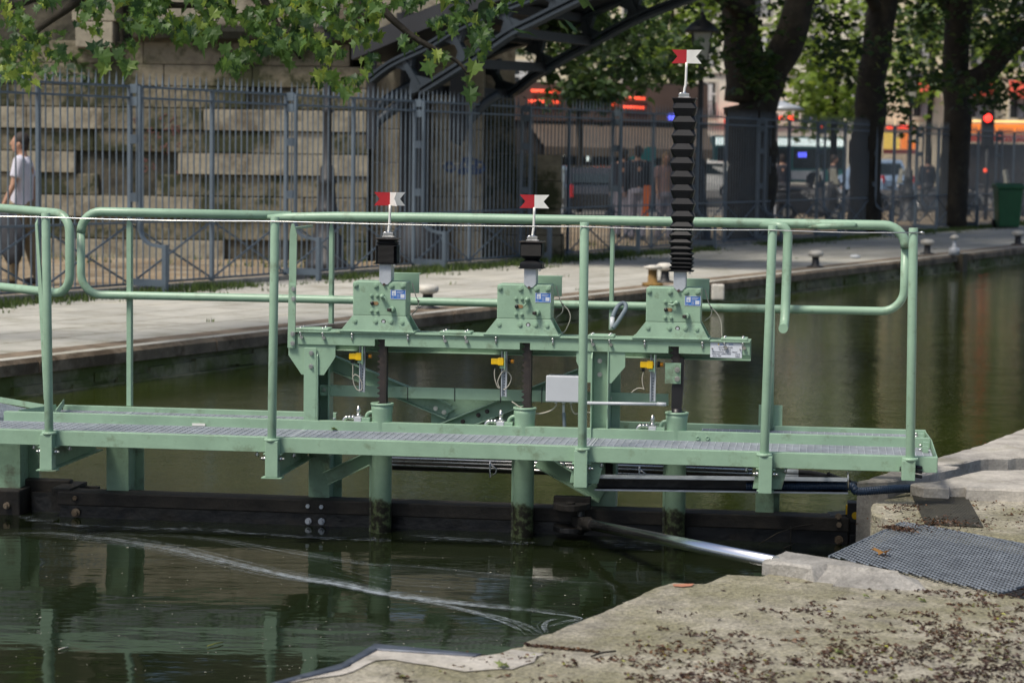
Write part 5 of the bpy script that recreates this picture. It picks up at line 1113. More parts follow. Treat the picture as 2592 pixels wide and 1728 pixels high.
# ------------------------------------------------------------------ bollards on the far quay
BOLW = mat('chalky_white_paint', (.58,.56,.50), .6, var=.15, scale=9, col2=(.3,.26,.18), c2amt=.2, c2scale=9)
def bollard(p, r, h, label, rust=False):
    c = thing('bollard', label, 'bollard', tuple(p), WORLD, 'mushroom bollards on the far quay')
    m = MB(); m.lathe(p, [(r*1.25,0),(r*1.25,.015),(r*.62,.03),(r*.55,.06),(r*.52,h*.62)], 24); m.build('stem', COPE if rust else LAMPM, c)
    m = MB(); m.lathe(p, [(r*.52,h*.60),(r*.98,h*.66),(r*1.14,h*.78),(r*1.08,h*.90),(r*.7,h*.98),(r*.1,h)], 24); m.build('cap', BOLW, c); return c
for (w_, x, y, ht, label) in (('E',1150,765,62,'white capped bollard with a squat stem, nearest and leftmost on the far quay'),('F',770,585,50,'white capped bollard just left of the tall bellows'),('G',915,480,43,'white capped bollard with dark stem between the last two railing posts'),('G',1685,390,38,'white capped bollard with a red mark at its foot, right of the last railing post'),('G',2310,325,36,'white capped bollard farthest along the quay by the right edge of the view')):
    p = onz(P(w_, x, y), .29); h = ht/FPX*p.y; bollard(p, h*.40, h, label)
p = onz(P('F',685,610),.29); c = thing('mooring_ring_post', 'short rusty post with white cap beside the bollard left of the tall bellows', 'mooring post', tuple(p))
m = MB(); m.lathe(p, [(.13,0),(.13,.04),(.06,.05),(.055,.22)], 16); m.build('stem', mat('rusty_ochre', (.22,.13,.035), .8, var=.3), c); m = MB(); m.lathe(p, [(.055,.20),(.11,.22),(.12,.24),(.03,.26)], 16); m.build('cap', BOLW, c)
p = onz(P('G',1870,395),.29); c = thing('mooring_ring_post', 'small white mooring post by the fender post in the quay wall', 'mooring post', tuple(p))
m = MB(); m.lathe(p, [(.09,0),(.09,.12),(.035,.13),(.03,.26)], 16); m.build('stem', GREYBOX, c); m = MB(); m.lathe(p, [(.03,.26),(.07,.27),(.07,.31),(.02,.34)], 16); m.build('cap', BOLW, c)
p = onz(P('F',1135,640),.22); m = MB(); m.cb((p.x,p.y,.20),(.16,.12,.20)); single(m, 'mooring_hook_housing', BOLW, 'whitish iron hook housing on the far quay edge right of the third gearbox', 'mooring hook', tuple(p), bevel=.02)
p = onz(P('G',1188,420),.29); m = MB(); m.ball(p+Vector((0,0,.03)), (.09,.05,.035), 9, 6); single(m, 'paper_scrap', GREYBOX, 'crumpled pale paper scrap lying on the far quay', 'litter', tuple(p))

# ------------------------------------------------------------------ stone abutment
ab = thing('stone_abutment', 'massive limestone bridge abutment of coursed blocks with moss stains behind the fence', 'abutment', (-3, 34.4, .29))
def wx(x, d=34.0): return ony((x, 500), d).x
rows = [2.486+.32, 2.486, 2.167, 1.842, 1.523, 1.204, .885, .566, .25]
S1, S2, S3 = MB(), MB(), MB()
yF = 34.0; random.seed(8)
for r in range(len(rows)-1):
    z1, z0 = rows[r], rows[r+1]; x = -9.6; light = r in (1, 3, 5, 7)
    while x < wx(930):
        x1 = min(x+uni(.7, 1.9), wx(932))
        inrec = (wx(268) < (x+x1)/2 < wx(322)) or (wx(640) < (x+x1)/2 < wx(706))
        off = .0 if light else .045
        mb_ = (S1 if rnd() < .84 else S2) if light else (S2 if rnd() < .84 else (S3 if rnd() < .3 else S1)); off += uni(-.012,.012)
        if inrec: mb_ = S3; off += .12  # left strip: recess shade put into the stone colour; right strip: dark moss
        mb_.box((x+.006, yF+off, z0+.007), (x1-.006, yF+.9, z1-.007)); x = x1
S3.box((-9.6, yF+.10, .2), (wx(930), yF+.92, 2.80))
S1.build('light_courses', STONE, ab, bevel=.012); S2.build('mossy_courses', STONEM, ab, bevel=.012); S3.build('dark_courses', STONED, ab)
m = MB()                                                # upper wall, cornice and parapet
x = -9.6
while x < wx(934): x1 = min(x+uni(1.0,1.8), wx(934)); m.box((x+.004,yF+.06,2.812),(x1-.004,yF+.9,3.12)); m.box((x-.3+.004,yF+.06,3.128),(x1-.3-.004,yF+.9,3.45)); x = x1
m.build('upper_courses', STONEM, ab, bevel=.01)
m = MB(); m.prism([(yF-.16,3.50),(yF-.20,3.60),(yF-.20,3.68),(yF+.9,3.68),(yF+.9,3.45),(yF+.02,3.45)], 0, wx(340), wx(930)); m.build('cornice', STONED, ab)
m = MB()
x = wx(345)
while x < wx(890): x1 = min(x+uni(.9,1.5), wx(890)); m.box((x+.004,yF+.02,3.69),(x1-.004,yF+.5,4.7)); x = x1
for z0, z1 in ((3.35,3.72),(3.73,4.25),(4.26,5.6)): m.box((wx(187)+.05*(z1<4),yF-.12,z0),(wx(296)-.04*(z1<4),yF+.5,z1))
m.box((wx(345),yF-.05,4.7),(wx(890),yF+.55,4.86)); m.build('parapet', STONE, ab, bevel=.012)
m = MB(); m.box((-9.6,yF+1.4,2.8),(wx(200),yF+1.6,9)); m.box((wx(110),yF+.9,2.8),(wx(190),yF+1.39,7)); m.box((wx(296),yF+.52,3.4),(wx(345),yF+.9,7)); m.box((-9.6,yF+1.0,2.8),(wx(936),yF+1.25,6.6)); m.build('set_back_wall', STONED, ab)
# round drum beside the iron arch and lower wing walls
m = MB(); z = .25
for h in (.50,.50,.48,.50,.48,.44,.44,.5):
    m.box((wx(934),yF+.30,z+.004),(wx(1010),yF+1.2,z+h-.004)); m.box((wx(1086)+.01,yF+.28,z+.004),(wx(1222),yF+1.2,z+h-.004)); z += h
m.box((wx(1010),yF+.8,.25),(wx(1086),yF+1.2,z)); m.build('wing_wall', STONE, ab, bevel=.01)
m = MB(); z = .25
for h, xr in ((.42,1432),(.40,1420),(.42,1424),(.40,1421),(.40,1305),(.42,1300)):
    x = wx(1226, 35)
    while x < wx(xr, 35)-.05: x1 = min(x+uni(.6,1.2), wx(xr, 35)); m.box((x+.004,35.0,z+.004),(x1-.004,36,z+h-.004)); x = x1
    z += h
m.build('mossy_wing_wall', STONEM, ab, bevel=.01)
m = MB(); m.box((wx(1222,36),35.9,.25),(wx(1300,36),36.8,4.3)); m.box((wx(905),yF+.5,3.9),(wx(1215),yF+1.2,5.2)); m.build('rear_pier', STONE, ab, bevel=.01)
m = MB(); gx0, gz0 = ony(P('B',720,1190),yF+.27).x, ony(P('B',720,1200),yF+.27).z
random.seed(77)                                         # blue spray marks, loose loops
for cx, cz_, w_, hh in ((745,1150,40,38),(860,1140,50,50),(900,1120,50,40),(950,1150,40,42),(925,1180,60,20),(840,1180,40,18)):
    for k in range(2):
        a0 = uni(0,6); pts = []
        for i in range(9): t = a0+i*.8; q = ony(P('B', cx+w_*math.cos(t)*uni(.5,1), cz_+hh*math.sin(t)*uni(.5,1)), yF+.27); pts.append((q.x, yF+.272, q.z))
        m.tube(cr_spline(pts, 4), .020, 6)
m.v = [Vector((v.x, yF+.272+(v.y-yF-.272)*.1, v.z)) for v in m.v]
m.build('graffiti', mat('blue_spray_paint', (.05,.085,.19), .8, var=.3, scale=9), ab)
m = MB(); random.seed(78)
for k in range(26):
    q = ony(P('A', uni(940,1250), uni(780,1230)), yF-.01); pts = [(q.x+uni(-.06,.06), yF-.004, q.z+uni(-.07,.07)) for _ in range(4)]; m.tube(cr_spline(pts,4), .006, 5)
m.v = [Vector((v.x, yF-.004+(v.y-yF+.004)*.3, v.z)) for v in m.v]; m.build('scribbles', mat('dull_spray_paint', (.16,.07,.06), .8, var=.5, scale=3), ab)
# cast iron column
ic = thing('iron_column', 'black fluted iron column standing against the abutment under the bridge arch', 'column', (wx(1047), 33.9, .29))
cx = wx(1047,33.9); n_ = 28; m = MB(); vs = []
for z, r in ((.29,.36),(.50,.36),(.52,.30),(.78,.27),(.82,.235),(3.6,.205),(3.65,.26),(3.9,.28)):
    for k in range(n_*2): a = PI*k/n_; rr = r*(1 if k%2 else .9); vs.append((cx+rr*math.cos(a), 33.9+rr*math.sin(a), z))
N2 = n_*2; m.add(vs, [(i*N2+k, i*N2+(k+1)%N2, (i+1)*N2+(k+1)%N2, (i+1)*N2+k) for i in range(7) for k in range(N2)]+[tuple(range(7*N2,8*N2))]); m.build('shaft', DARKIRON, ic)
m = MB(); m.lathe((cx+.1,33.85,.29), [(.44,0),(.44,.16),(.40,.40),(.30,.62),(.27,.7)], 24); m.build('base', DARKIRON, ic)

# ------------------------------------------------------------------ iron footbridge
br = thing('iron_footbridge', 'dark blue cast iron arch footbridge rising to the right from the abutment', 'footbridge', tuple(onz((1050,560),.29)))
def rib(s_, lower, upper, post, mt, wl=.17, dep=.20, nm='arch_rib'):
    def g3(p): q, z = ons(P('Y', *p), s_); return Vector((s_, q, z))
    m = MB(CAN)
    for line, w_ in ((lower, wl), (upper, wl*.85)):
        c = cr_spline([g3(p) for p in line], 6); vs = []
        for i in range(len(c)):
            d = (c[min(i+1,len(c)-1)]-c[max(i-1,0)]).normalized(); n2 = Vector((0,-d.z,d.y)); n2 = n2 if n2.z > 0 else -n2
            for a_, h_ in ((-dep/2,-w_*.36),(dep/2,-w_*.36),(dep/2,-w_*.12),(dep*.18,-w_*.08),(dep*.18,w_*.08),(dep/2,w_*.12),(dep/2,w_*.36),(-dep/2,w_*.36),(-dep/2,w_*.12),(-dep*.18,w_*.08),(-dep*.18,-w_*.08),(-dep/2,-w_*.12)): vs.append(c[i]+Vector((a_,0,0))+n2*h_)
        m.add(vs, [(i*12+k, i*12+(k+1)%12, (i+1)*12+(k+1)%12, (i+1)*12+k) for i in range(len(c)-1) for k in range(12)])
    for a, b in post:
        A_, B_ = g3(a), g3(b); d = (B_-A_).normalized(); m.bar(A_, B_, dep*.7, .085, Vector((0,-d.z,d.y)))
        for q_ in (A_, B_):                              # fillets that round the openings
            for sg in (-1, 1):
                dd = d if q_ is A_ else -d; side = Vector((0,-d.z,d.y))*sg; m.add([q_+side*.04+Vector((-.05,0,0)), q_+side*.20+dd*.05+Vector((-.05,0,0)), q_+side*.04+dd*.22+Vector((-.05,0,0)), q_+side*.04+Vector((.05,0,0)), q_+side*.20+dd*.05+Vector((.05,0,0)), q_+side*.04+dd*.22+Vector((.05,0,0))], [(0,1,2),(3,4,5),(0,1,4,3),(1,2,5,4),(2,0,3,5)])
    return m.build(nm, mt, br)
rib(28.6, [(225,752),(480,592),(720,440),(960,275),(1180,165),(1380,65),(1620,-50),(1900,-170),(2300,-300)], [(-190,660),(-60,560),(60,492),(300,380),(480,268),(680,170),(890,85),(1130,-5),(1400,-110),(1700,-230),(2300,-430)], [((70,470),(222,745)),((480,255),(605,520)),((890,50),(985,268)),((1330,-80),(1385,50)),((1760,-230),(1800,-110))], BRIDGE)
rib(31.2, [(930,782),(1010,740),(1150,630),(1400,478),(1650,342),(2010,150),(2352,15),(2700,-110),(3100,-230)], [(420,650),(580,548),(860,410),(1150,330),(1380,225),(1560,135),(1900,-5),(2250,-130),(2700,-260),(3100,-360)], [((780,520),(915,775)),((1150,340),(1245,560)),((1555,150),(1625,345)),((1945,-20),(2015,150)),((2330,-150),(2385,10))], BRIDGE)
m = MB(CAN)                                             # deck slab and cross struts between the ribs
dk = [(-300,500),(200,290),(520,160),(900,20),(1300,-130),(1750,-290),(2300,-480)]
for i in range(len(dk)-1):
    a = [ons(P('Y',*dk[i+j]), 28.7) for j in (0,1)]; m.add([(s_, a[j][0], a[j][1]+dz) for s_ in (28.5, 31.4) for j in (0,1) for dz in (0,.28)], [(0,1,3,2),(4,5,7,6),(0,2,6,4),(1,3,7,5),(0,1,5,4),(2,3,7,6)])
m.build('deck', DARKIRON, br)
for (p_, q_) in (((225,740),(930,775)),((605,525),(1245,560)),((985,268),(1625,345)),((480,260),(1150,335)),((890,70),(1555,150))):
    m = MB(CAN); a = ons(P('Y',*p_),28.6); b = ons(P('Y',*q_),31.2); m.bar((28.6,a[0],a[1]), (31.2,b[0],b[1]), .09, .13); m.build('cross_strut', DARKIRON, br)
def yb(x, y, d=33.4): return ony(P('W', x, y), d)
for pts in (((815,930),(900,880),(985,820),(1080,760),(1180,700)), ((810,1150),(840,1060),(920,985),(1010,920),(1100,830),(1160,770)), ((1530,1230),(1600,1060),(1680,980),(1790,870),(1900,800))):
    m = MB(); m.tube(cr_spline([yb(*p) for p in pts],6), .075, 10); m.build('curved_bracket', BRIDGE, br)
for x in (1545,): 
    m = MB(); a = yb(x,560); b = yb(x,1200); m.box((a.x-.11,33.3,b.z),(a.x+.11,33.5,a.z)); m.build('iron_pilaster', DARKIRON, br)
m = MB(); a = yb(810,420); b = yb(810,1150); m.box((a.x-.07,33.3,b.z-.2),(a.x+.07,33.5,a.z)); m.build('iron_pilaster', DARKIRON, br)

# ------------------------------------------------------------------ lamp posts
GLASSL = mat('lantern_glass', (.42,.42,.36), .15, var=.05)
def lamp(p, label, sc=1):
    c = thing('street_lamp', label, 'street lamp', tuple(p), WORLD, 'old lantern street lamps')
    m = MB(); m.lathe(p, [(.30,0),(.30,.12),(.24,.16),(.21,.45),(.17,.5),(.15,.75),(.18,.80),(.13,.86),(.105,1.15),(.135,1.2),(.10,1.24),(.095,1.38),(.062,1.42),(.055,2.1),(.075,2.13),(.052,2.17),(.045,3.05),(.09,3.10),(.05,3.16),(.06,3.22)], 16); m.build('pole', LAMPM, c)
    m = MB(); z = 3.26
    for k in range(4): a = PI/4+PI/2*k; m.bar(p+Vector((.15*math.cos(a),.15*math.sin(a),z)), p+Vector((.24*math.cos(a),.24*math.sin(a),z+.5)), .02, .02)
    m.box((p.x-.13,p.y-.13,p.z+z-.03),(p.x+.13,p.y+.13,p.z+z)); m.lathe(p, [(.30,z+.5),(.31,z+.54),(.20,z+.66),(.08,z+.74),(.06,z+.8),(.02,z+.86)], 12); m.build('lantern_frame', LAMPM, c)
    m = MB(); q = [p+Vector((.13*sx,.13*sy,z)) for sx,sy in ((-1,-1),(1,-1),(1,1),(-1,1))]+[p+Vector((.165*1.3*sx*.98,.165*1.3*sy*.98,z+.5)) for sx,sy in ((-1,-1),(1,-1),(1,1),(-1,1))]
    q = [p+Vector((.10*sx,.10*sy,z)) for sx,sy in ((-1,-1),(1,-1),(1,1),(-1,1))]+[p+Vector((.16*sx,.16*sy,z+.5)) for sx,sy in ((-1,-1),(1,-1),(1,1),(-1,1))]
    m.add(q, [(0,1,5,4),(1,2,6,5),(2,3,7,6),(3,0,4,7)]); m.build('lantern_glass', GLASSL, c); return c
p = onz(P('D',2250,505),.29); lamp(p, 'dark lamp post standing before the stone abutment, its lantern among the leaves')
p = ony(P('C',128,430),41.0); p.z = .29; lamp(p, 'dark lamp post with a visible lantern just right of the tall bellows flag')
p = ony(P('C',1580,450),60.0); p.z = .2; c = lamp(p, 'thin dark lamp post far behind the fence between the second and third plane trunks')

# ------------------------------------------------------------------ background street
CREAM = mat('cream_render', (.70,.62,.44), .9, var=.08, scale=.6); CREAM2 = mat('pale_facade', (.74,.70,.58), .9, var=.08, scale=.6); TRIM = mat('facade_trim', (.60,.56,.47), .8, var=.06)
PANE = mat('window_pane', (.03,.035,.04), .12, var=.2); CURT = mat('window_frame_white', (.62,.62,.60), .6, var=.04)
SHUT = mat('dark_railing', (.03,.032,.035), .6); ZINC = mat('zinc_roof', (.16,.17,.18), .5, metal=.3)
def facade(name, label, x0, x1, y, z1, m_, wins, rails=True, rot=0):
    b = thing(name, label, 'building', ((x0+x1)/2, y, .16))
    m = MB(); m.box((x0, y, .16), (x1, y+12, z1))
    for z in (3.9, 7.2, 10.4, 13.6):
        if z < z1: m.box((x0-.02, y-.18, z), (x1+.02, y, z+.22))
    m.build('wall', m_, b, fix=True); m = MB(); m.prism([(y-.2,z1),(y+3,z1+3),(y+12,z1+3),(y+12,z1)], 0, x0, x1); m.build('roof', ZINC, b)
    for (cx, zb, ww, hh) in wins:
        m = MB(); t = .12; m.box((cx-ww/2-t, y-.07, zb-t),(cx-ww/2,y+.02,zb+hh+t)); m.box((cx+ww/2, y-.07, zb-t),(cx+ww/2+t,y+.02,zb+hh+t)); m.box((cx-ww/2, y-.07, zb+hh),(cx+ww/2,y+.02,zb+hh+t)); m.box((cx-ww/2-t, y-.12, zb-t-.06),(cx+ww/2+t,y-.005,zb-t)); wn = m.build('window', TRIM, b)
        m = MB(); m.box((cx-ww/2, y-.02, zb), (cx+ww/2, y+.01, zb+hh)); m.build('pane', PANE, wn)
        m = MB(); m.box((cx-.05, y-.05, zb),(cx+.05,y-.021,zb+hh)); m.box((cx-ww/2+.0, y-.045, zb+hh*.62),(cx+ww/2,y-.022,zb+hh*.68)); m.box((cx+.08,y-.03,zb+.02),(cx+ww*.32,y-.021,zb+hh*.95)); m.build('casement', CURT, wn)
        if rails:
            m = MB(); m.box((cx-ww/2,y-.16,zb+.85),(cx+ww/2,y-.12,zb+.9))
            for k in range(7): xx = cx-ww/2+ww*k/6; m.box((xx-.015,y-.15,zb),(xx+.015,y-.13,zb+.86))
            m.build('railing', SHUT, wn)
    return b
def W(x, y, d): q = ony((x, y), d); return q.x, q.z
wins = []
d = 118.0
x0, z0 = W(1160, 300, d); 
fl = [4.5, 7.6, 10.8, 14.0]
facade('corner_building', 'cream rendered building with tall white windows seen under the bridge arch', W(1120,300,d)[0], W(1725,300,d)[0], d, 19, CREAM, [(W(x,200,d)[0], z, 1.0, 2.0) for x in (1318, 1468, 1600) for z in fl[:3]])
d = 150.0
facade('apartment_building', 'pale facade with railed windows between the first two plane trunks', W(1740,300,d)[0], W(2215,300,d)[0], d, 20, CREAM2, [(W(x,200,d)[0], z, 1.1, 2.1) for x in (1790,1925,2066,2170) for z in fl[:3]])
facade('street_building', 'cream facade with red window awnings behind the right plane trunks', W(2218,300,d)[0], W(2760,300,d)[0], d, 21, CREAM, [(W(x,200,d)[0], z, 1.1, 2.0) for x in (2335,2475,2580,2690) for z in (4.6,7.8,11)])
facade('side_building', 'long pale building beyond the right edge of the street', W(2765,300,d)[0], W(2765,300,d)[0]+60, d, 20, CREAM2, [(W(2765,300,d)[0]+3+5*j, z, 1.1, 2.0) for j in range(11) for z in (4.6,7.8)], rails=False)
facade('left_building', 'dark stone building set back behind the abutment at the left', -46, -10.5, 52, 16, STONED, [(-13-4*j, z, 1.1, 2.0) for j in range(7) for z in (4.6,7.8)], rails=False)
for k, (x, y) in enumerate(((2335,222),(2480,222),(2590,228))):
    q = ony((x, y), 149.6); m = MB(); m.prism([(q.z-.5,148.7),(q.z+.55,149.6),(q.z-.4,149.6)], 0, 0, 1)
    m = MB(); m.add([(q.x-.9,149.7,q.z+.6),(q.x+.9,149.7,q.z+.6),(q.x+.9,148.8,q.z-.3),(q.x-.9,148.8,q.z-.3),(q.x-.9,148.8,q.z-.55),(q.x+.9,148.8,q.z-.55),(q.x-.9,149.7,q.z-.3),(q.x+.9,149.7,q.z-.3)], [(0,1,2,3),(3,2,5,4),(0,3,4,6),(1,7,5,2)]); single(m, 'window_awning', mat('red_awning', (.55,.07,.04), .7) if k == 0 else MATS['red_awning'], ['small red window awning between the second and third plane trunks', 'small red window awning just right of the third plane trunk', 'small red window awning at the far right edge'][k], 'awning', tuple(q), 'red window awnings')
# cafe with long dark awning and neon strips
cf = thing('cafe_building', 'dark cafe front with long brown awning and red neon strips', 'cafe', (3.2, 75, .2))
d = 75.0; xa, xb = W(1290,300,d)[0], W(1790,300,d)[0]
m = MB(); m.box((xa,75,.16),(xb,82,4.2)); m.build('wall', mat('dark_shopfront', (.028,.023,.02), .6, var=.3, scale=1), cf)
m = MB(); m.box((xa-.3,74.9,2.95),(xb,75,4.15)); m.build('fascia', mat('brown_fascia', (.07,.045,.036), .7, var=.2, scale=1), cf)
m = MB(); z0, z1 = W(0,295,d)[1], W(0,352,73)[1]; m.add([(xa+.6,74.9,z0),(xb,74.9,z0-.1),(xb,72.6,z1-.05),(xa+1.1,72.6,z1),(xa+1.1,72.6,z1-.28),(xb,72.6,z1-.33)], [(0,1,2,3),(3,2,5,4)]); m.build('awning', mat('brown_awning', (.075,.058,.042), .8, var=.15, scale=2), cf, fix=False)
NEON = v_emit('red_neon', (1.0,.09,.04), 1.1); NEONB = v_emit('blue_neon', (.12,.14,1.0), 1.2); GLOW_W = v_emit('white_glow', (.75,.85,.8), .8); GLOW_O = v_emit('orange_glow', (.85,.22,.03), .5); GLOW_Y = v_emit('yellow_glow', (.75,.52,.10), .45)
for (x0, y0, x1, y1) in ((1344,227,1417,234),(1338,253,1417,261),(1505,256,1535,261),(1545,262,1565,267),(1578,245,1633,251),(1576,268,1633,275),(1533,240,1540,245),(1553,241,1560,246)):
    a = ony((x0,y0),74.8); b = ony((x1,y1),74.8); m = MB(); m.tube([(a.x,74.8,(a.z+b.z)/2),(b.x,74.8,(a.z+b.z)/2-.02)], .045, 8); m.build('neon_strip', NEON, cf)
for k in range(7):                                       # lit items inside
    x, z = uni(xa+.8,xb-.5), uni(1.1,2.2); m = MB(); m.box((x-.05,74.9,z-.08),(x+.05,74.99,z+.08)); m.build('shop_light', GLOW_W, cf)
q = ony((1690,296),72); m = MB(); m.box((q.x,71.9,q.z-.1),(q.x+.65,72,q.z+.1)); single(m, 'blue_shop_sign', NEONB, 'small blue lit sign just left of the tall bellows', 'sign', tuple(q))
TEAL = mat('teal_sign', (.03,.30,.28), .6); q = ony(P('B',2085,1130),68); m = MB(); m.prism([(q.x-.42,q.z-.35),(q.x+.38,q.z-.30),(q.x+.38,q.z-.05),(q.x+.1,q.z+.05),(q.x+.35,q.z+.15),(q.x+.35,q.z+.5),(q.x+.05,q.z+.5),(q.x-.05,q.z+.3),(q.x-.42,q.z+.2)], 1, 67.9, 68); single(m, 'teal_banner', TEAL, 'turquoise banner hanging under the cafe awning', 'banner', tuple(q))
for k, (x, y, w_, h, mt, lb) in enumerate(((1861,296,30,38,NEON,'red lit shop sign right of the tall bellows'),(1847,308,28,10,NEON,'low red lit sign bar right of the tall bellows'),(1977,300,14,16,NEON,'round red lit sign right of the first plane trunk'),(2007,300,28,14,NEON,'red lit lettering panel left of the blue sign'),(2043,302,20,9,NEONB,'blue lit sign above the bus'),(2081,319,14,9,NEON,'small red sign above the bus roof'),(2252,323,14,8,NEON,'left small red lit panel over the orange shop blinds'),(2290,322,34,9,NEON,'right long red lit panel over the orange shop blinds'))):
    q = ony((x, y), 149); r = 149/FPX; m = MB()
    if k in (2,): m.cyl((q.x,149,q.z),(q.x,148.8,q.z),w_*r/2,14)
    else:
        n_ = max(1, int(w_/9))
        for j in range(n_): xx = q.x-w_*r/2+w_*r*(j+.5)/n_; m.tube([(xx-w_*r/n_*.32,148.9,q.z-h*r/2),(xx-w_*r/n_*.32,148.9,q.z+h*r/2),(xx+w_*r/n_*.3,148.9,q.z+h*r/2),(xx+w_*r/n_*.3,148.9,q.z)], r*2.2, 6)
        m.box((q.x-w_*r/2,148.98,q.z-h*r*.45),(q.x+w_*r/2,149.1,q.z+h*r*.45))
    single(m, 'lit_sign', mt, lb, 'sign', tuple(q))
# orange shop blinds and the red and orange shop at the right
sh = thing('shop_blinds', 'yellow and orange shop blinds left of the thin lamp post', 'shop blind', tuple(ony((2280,380),148)))
for (x0, x1, y0, y1, mt) in ((2238,2258,336,378,GLOW_Y),(2262,2276,348,378,GLOW_Y),(2280,2305,336,378,GLOW_O),(2307,2318,358,378,GLOW_O)):
    a, b = ony((x0,y0),148), ony((x1,y1),148); m = MB(); m.box((a.x,147.9,b.z),(b.x,148,a.z)); m.build('blind', mt, sh)  # blinds glow by emission: brightness put into the cloth, no lamp
m = MB(); a, b = ony((2236,378),148), ony((2322,390),148); m.box((a.x,147.8,b.z),(b.x,148,a.z)); m.build('valance', mat('dark_red_cloth', (.20,.02,.015), .7), sh)
sr = thing('red_shop_front', 'red and orange shop front with yellow light strip at the right edge', 'shop front', tuple(ony((2500,360),140)))
a, b = ony((2444,304),140), ony((2700,312),140); m = MB(); m.box((a.x,139.8,b.z),(b.x,140,a.z)); m.build('light_strip', v_emit('amber_strip', (1,.62,.22), .9), sr)
a, b = ony((2444,313),140), ony((2700,340),140); m = MB(); m.box((a.x,139.8,b.z),(b.x,140,a.z)); m.build('fascia', GLOW_O, sr)
a, b = ony((2444,341),140), ony((2700,362),140); m = MB(); m.box((a.x,139.8,b.z),(b.x,140,a.z)); m.build('valance', MATS['red_awning'], sr)
m = MB(); x = ony((2505,350),139.7); r = 139.7/FPX
for k in range(24): xx = x.x+k*5.2*r; m.tube([(xx,139.7,x.z-5*r),(xx,139.7,x.z+4*r)]+([(xx+2.5*r,139.7,x.z+4*r)] if k%3 else [(xx+3*r,139.7,x.z-5*r)]), r*.8, 5)
m.build('white_lettering', CURT, sr)
a, b = ony((2444,363),140.3), ony((2700,470),140.3); m = MB(); m.box((a.x,140.3,.16),(b.x,145,a.z)); m.build('dark_interior', MATS['dark_shopfront'], sr)

# ---- vehicles
GLASSV = mat('vehicle_glass', (.02,.028,.03), .08, var=.1); TYRE = mat('tyre', (.02,.02,.02), .8); LIGHTR = v_emit('tail_light', (.55,.02,.02), .15)
def car(loc, rz, col, label, L_=4.2, Wd=1.75, H=1.45):
    F_ = Matrix.Translation(loc) @ Matrix.Rotation(rz, 4, 'Z'); c = thing('parked_car', label, 'car', (0,0,0), F_)
    prof = [(-L_/2,.35),(-L_/2,.75),(-L_/2+.15,.95),(-L_/2+.55,1.0),(-L_/2+.95,H-.05),(-.2,H),(.55,H-.06),(1.15,1.02),(L_/2-.2,.86),(L_/2,.65),(L_/2,.32)]
    m = MB(F_); n_ = len(prof); vs = []
    for y, ins in ((-Wd/2,1),(-Wd/2+.06,0),(Wd/2-.06,0),(Wd/2,1)):
        for x, z in prof: vs.append((x, y*(.86 if z > 1.1 else 1), z-(.02 if ins else 0)))
    fs = [tuple(range(n_)), tuple(3*n_+k for k in range(n_))[::-1]]
    for r in range(3): fs += [(r*n_+k, r*n_+(k+1)%n_, (r+1)*n_+(k+1)%n_, (r+1)*n_+k) for k in range(n_)]
    m.add(vs, fs); m.build('body', col, c, bevel=.03)
    m = MB(F_)
    for sy in (-1, 1): y = sy*(Wd/2*.87+.035); m.add([(-L_/2+.75,y*1.05,1.0),(1.0,y*1.05,1.0),(.5,y*.985,H-.12),(-L_/2+1.0,y*.985,H-.12)], [(0,1,2,3)])
    m.add([(-L_/2+.50,-.66,1.02),(-L_/2+.50,.66,1.02),(-L_/2+.93,.6,H-.10),(-L_/2+.93,-.6,H-.10)], [(0,1,2,3)]); m.add([(1.20,-.68,1.03),(1.20,.68,1.03),(.60,.6,H-.10),(.60,-.6,H-.10)], [(0,1,2,3)]); m.build('windows', GLASSV, c, fix=False)
    for sx in (-L_/2+.75, L_/2-.8):
        for sy in (-1, 1):
            m = MB(F_); m.cyl((sx,sy*(Wd/2-.2),.31),(sx,sy*(Wd/2+.01),.31),.31,20); w_ = m.build('wheel', TYRE, c); m = MB(F_); m.cyl((sx,sy*(Wd/2+.012),.31),(sx,sy*(Wd/2+.02),.31),.18,14); m.build('rim', GALV, w_)
    for sy in (-1, 1):
        m = MB(F_); m.box((-L_/2-.02,sy*(Wd/2-.10)-.06,.66),(-L_/2+.1,sy*(Wd/2-.10)+.05,.98)); m.build('tail_light', LIGHTR, c)
        m = MB(F_); m.box((L_/2-.12,sy*(Wd/2-.22)-.16,.62),(L_/2+.01,sy*(Wd/2-.22)+.16,.76)); m.build('headlight', CURT, c)
    return c
CARD = mat('dark_car_paint', (.02,.022,.025), .2, coat=.5); CARW = mat('white_car_paint', (.62,.62,.60), .25, coat=.5); CARB = mat('pale_blue_paint', (.30,.42,.60), .3, coat=.5)
car((ony((1500,500),58).x, 60, .16), PI/2+.1, CARD, 'dark hatchback with red tail lights parked below the cafe awning')
car((ony((1780,470),93).x, 95, .16), PI-.3, CARW, 'white car behind the fence, right of the tall bellows', H=1.55)
car((ony((2228,470),102).x, 104, .16), PI/2+.4, CARB, 'pale blue van-like car right of the second plane trunk', H=1.7)
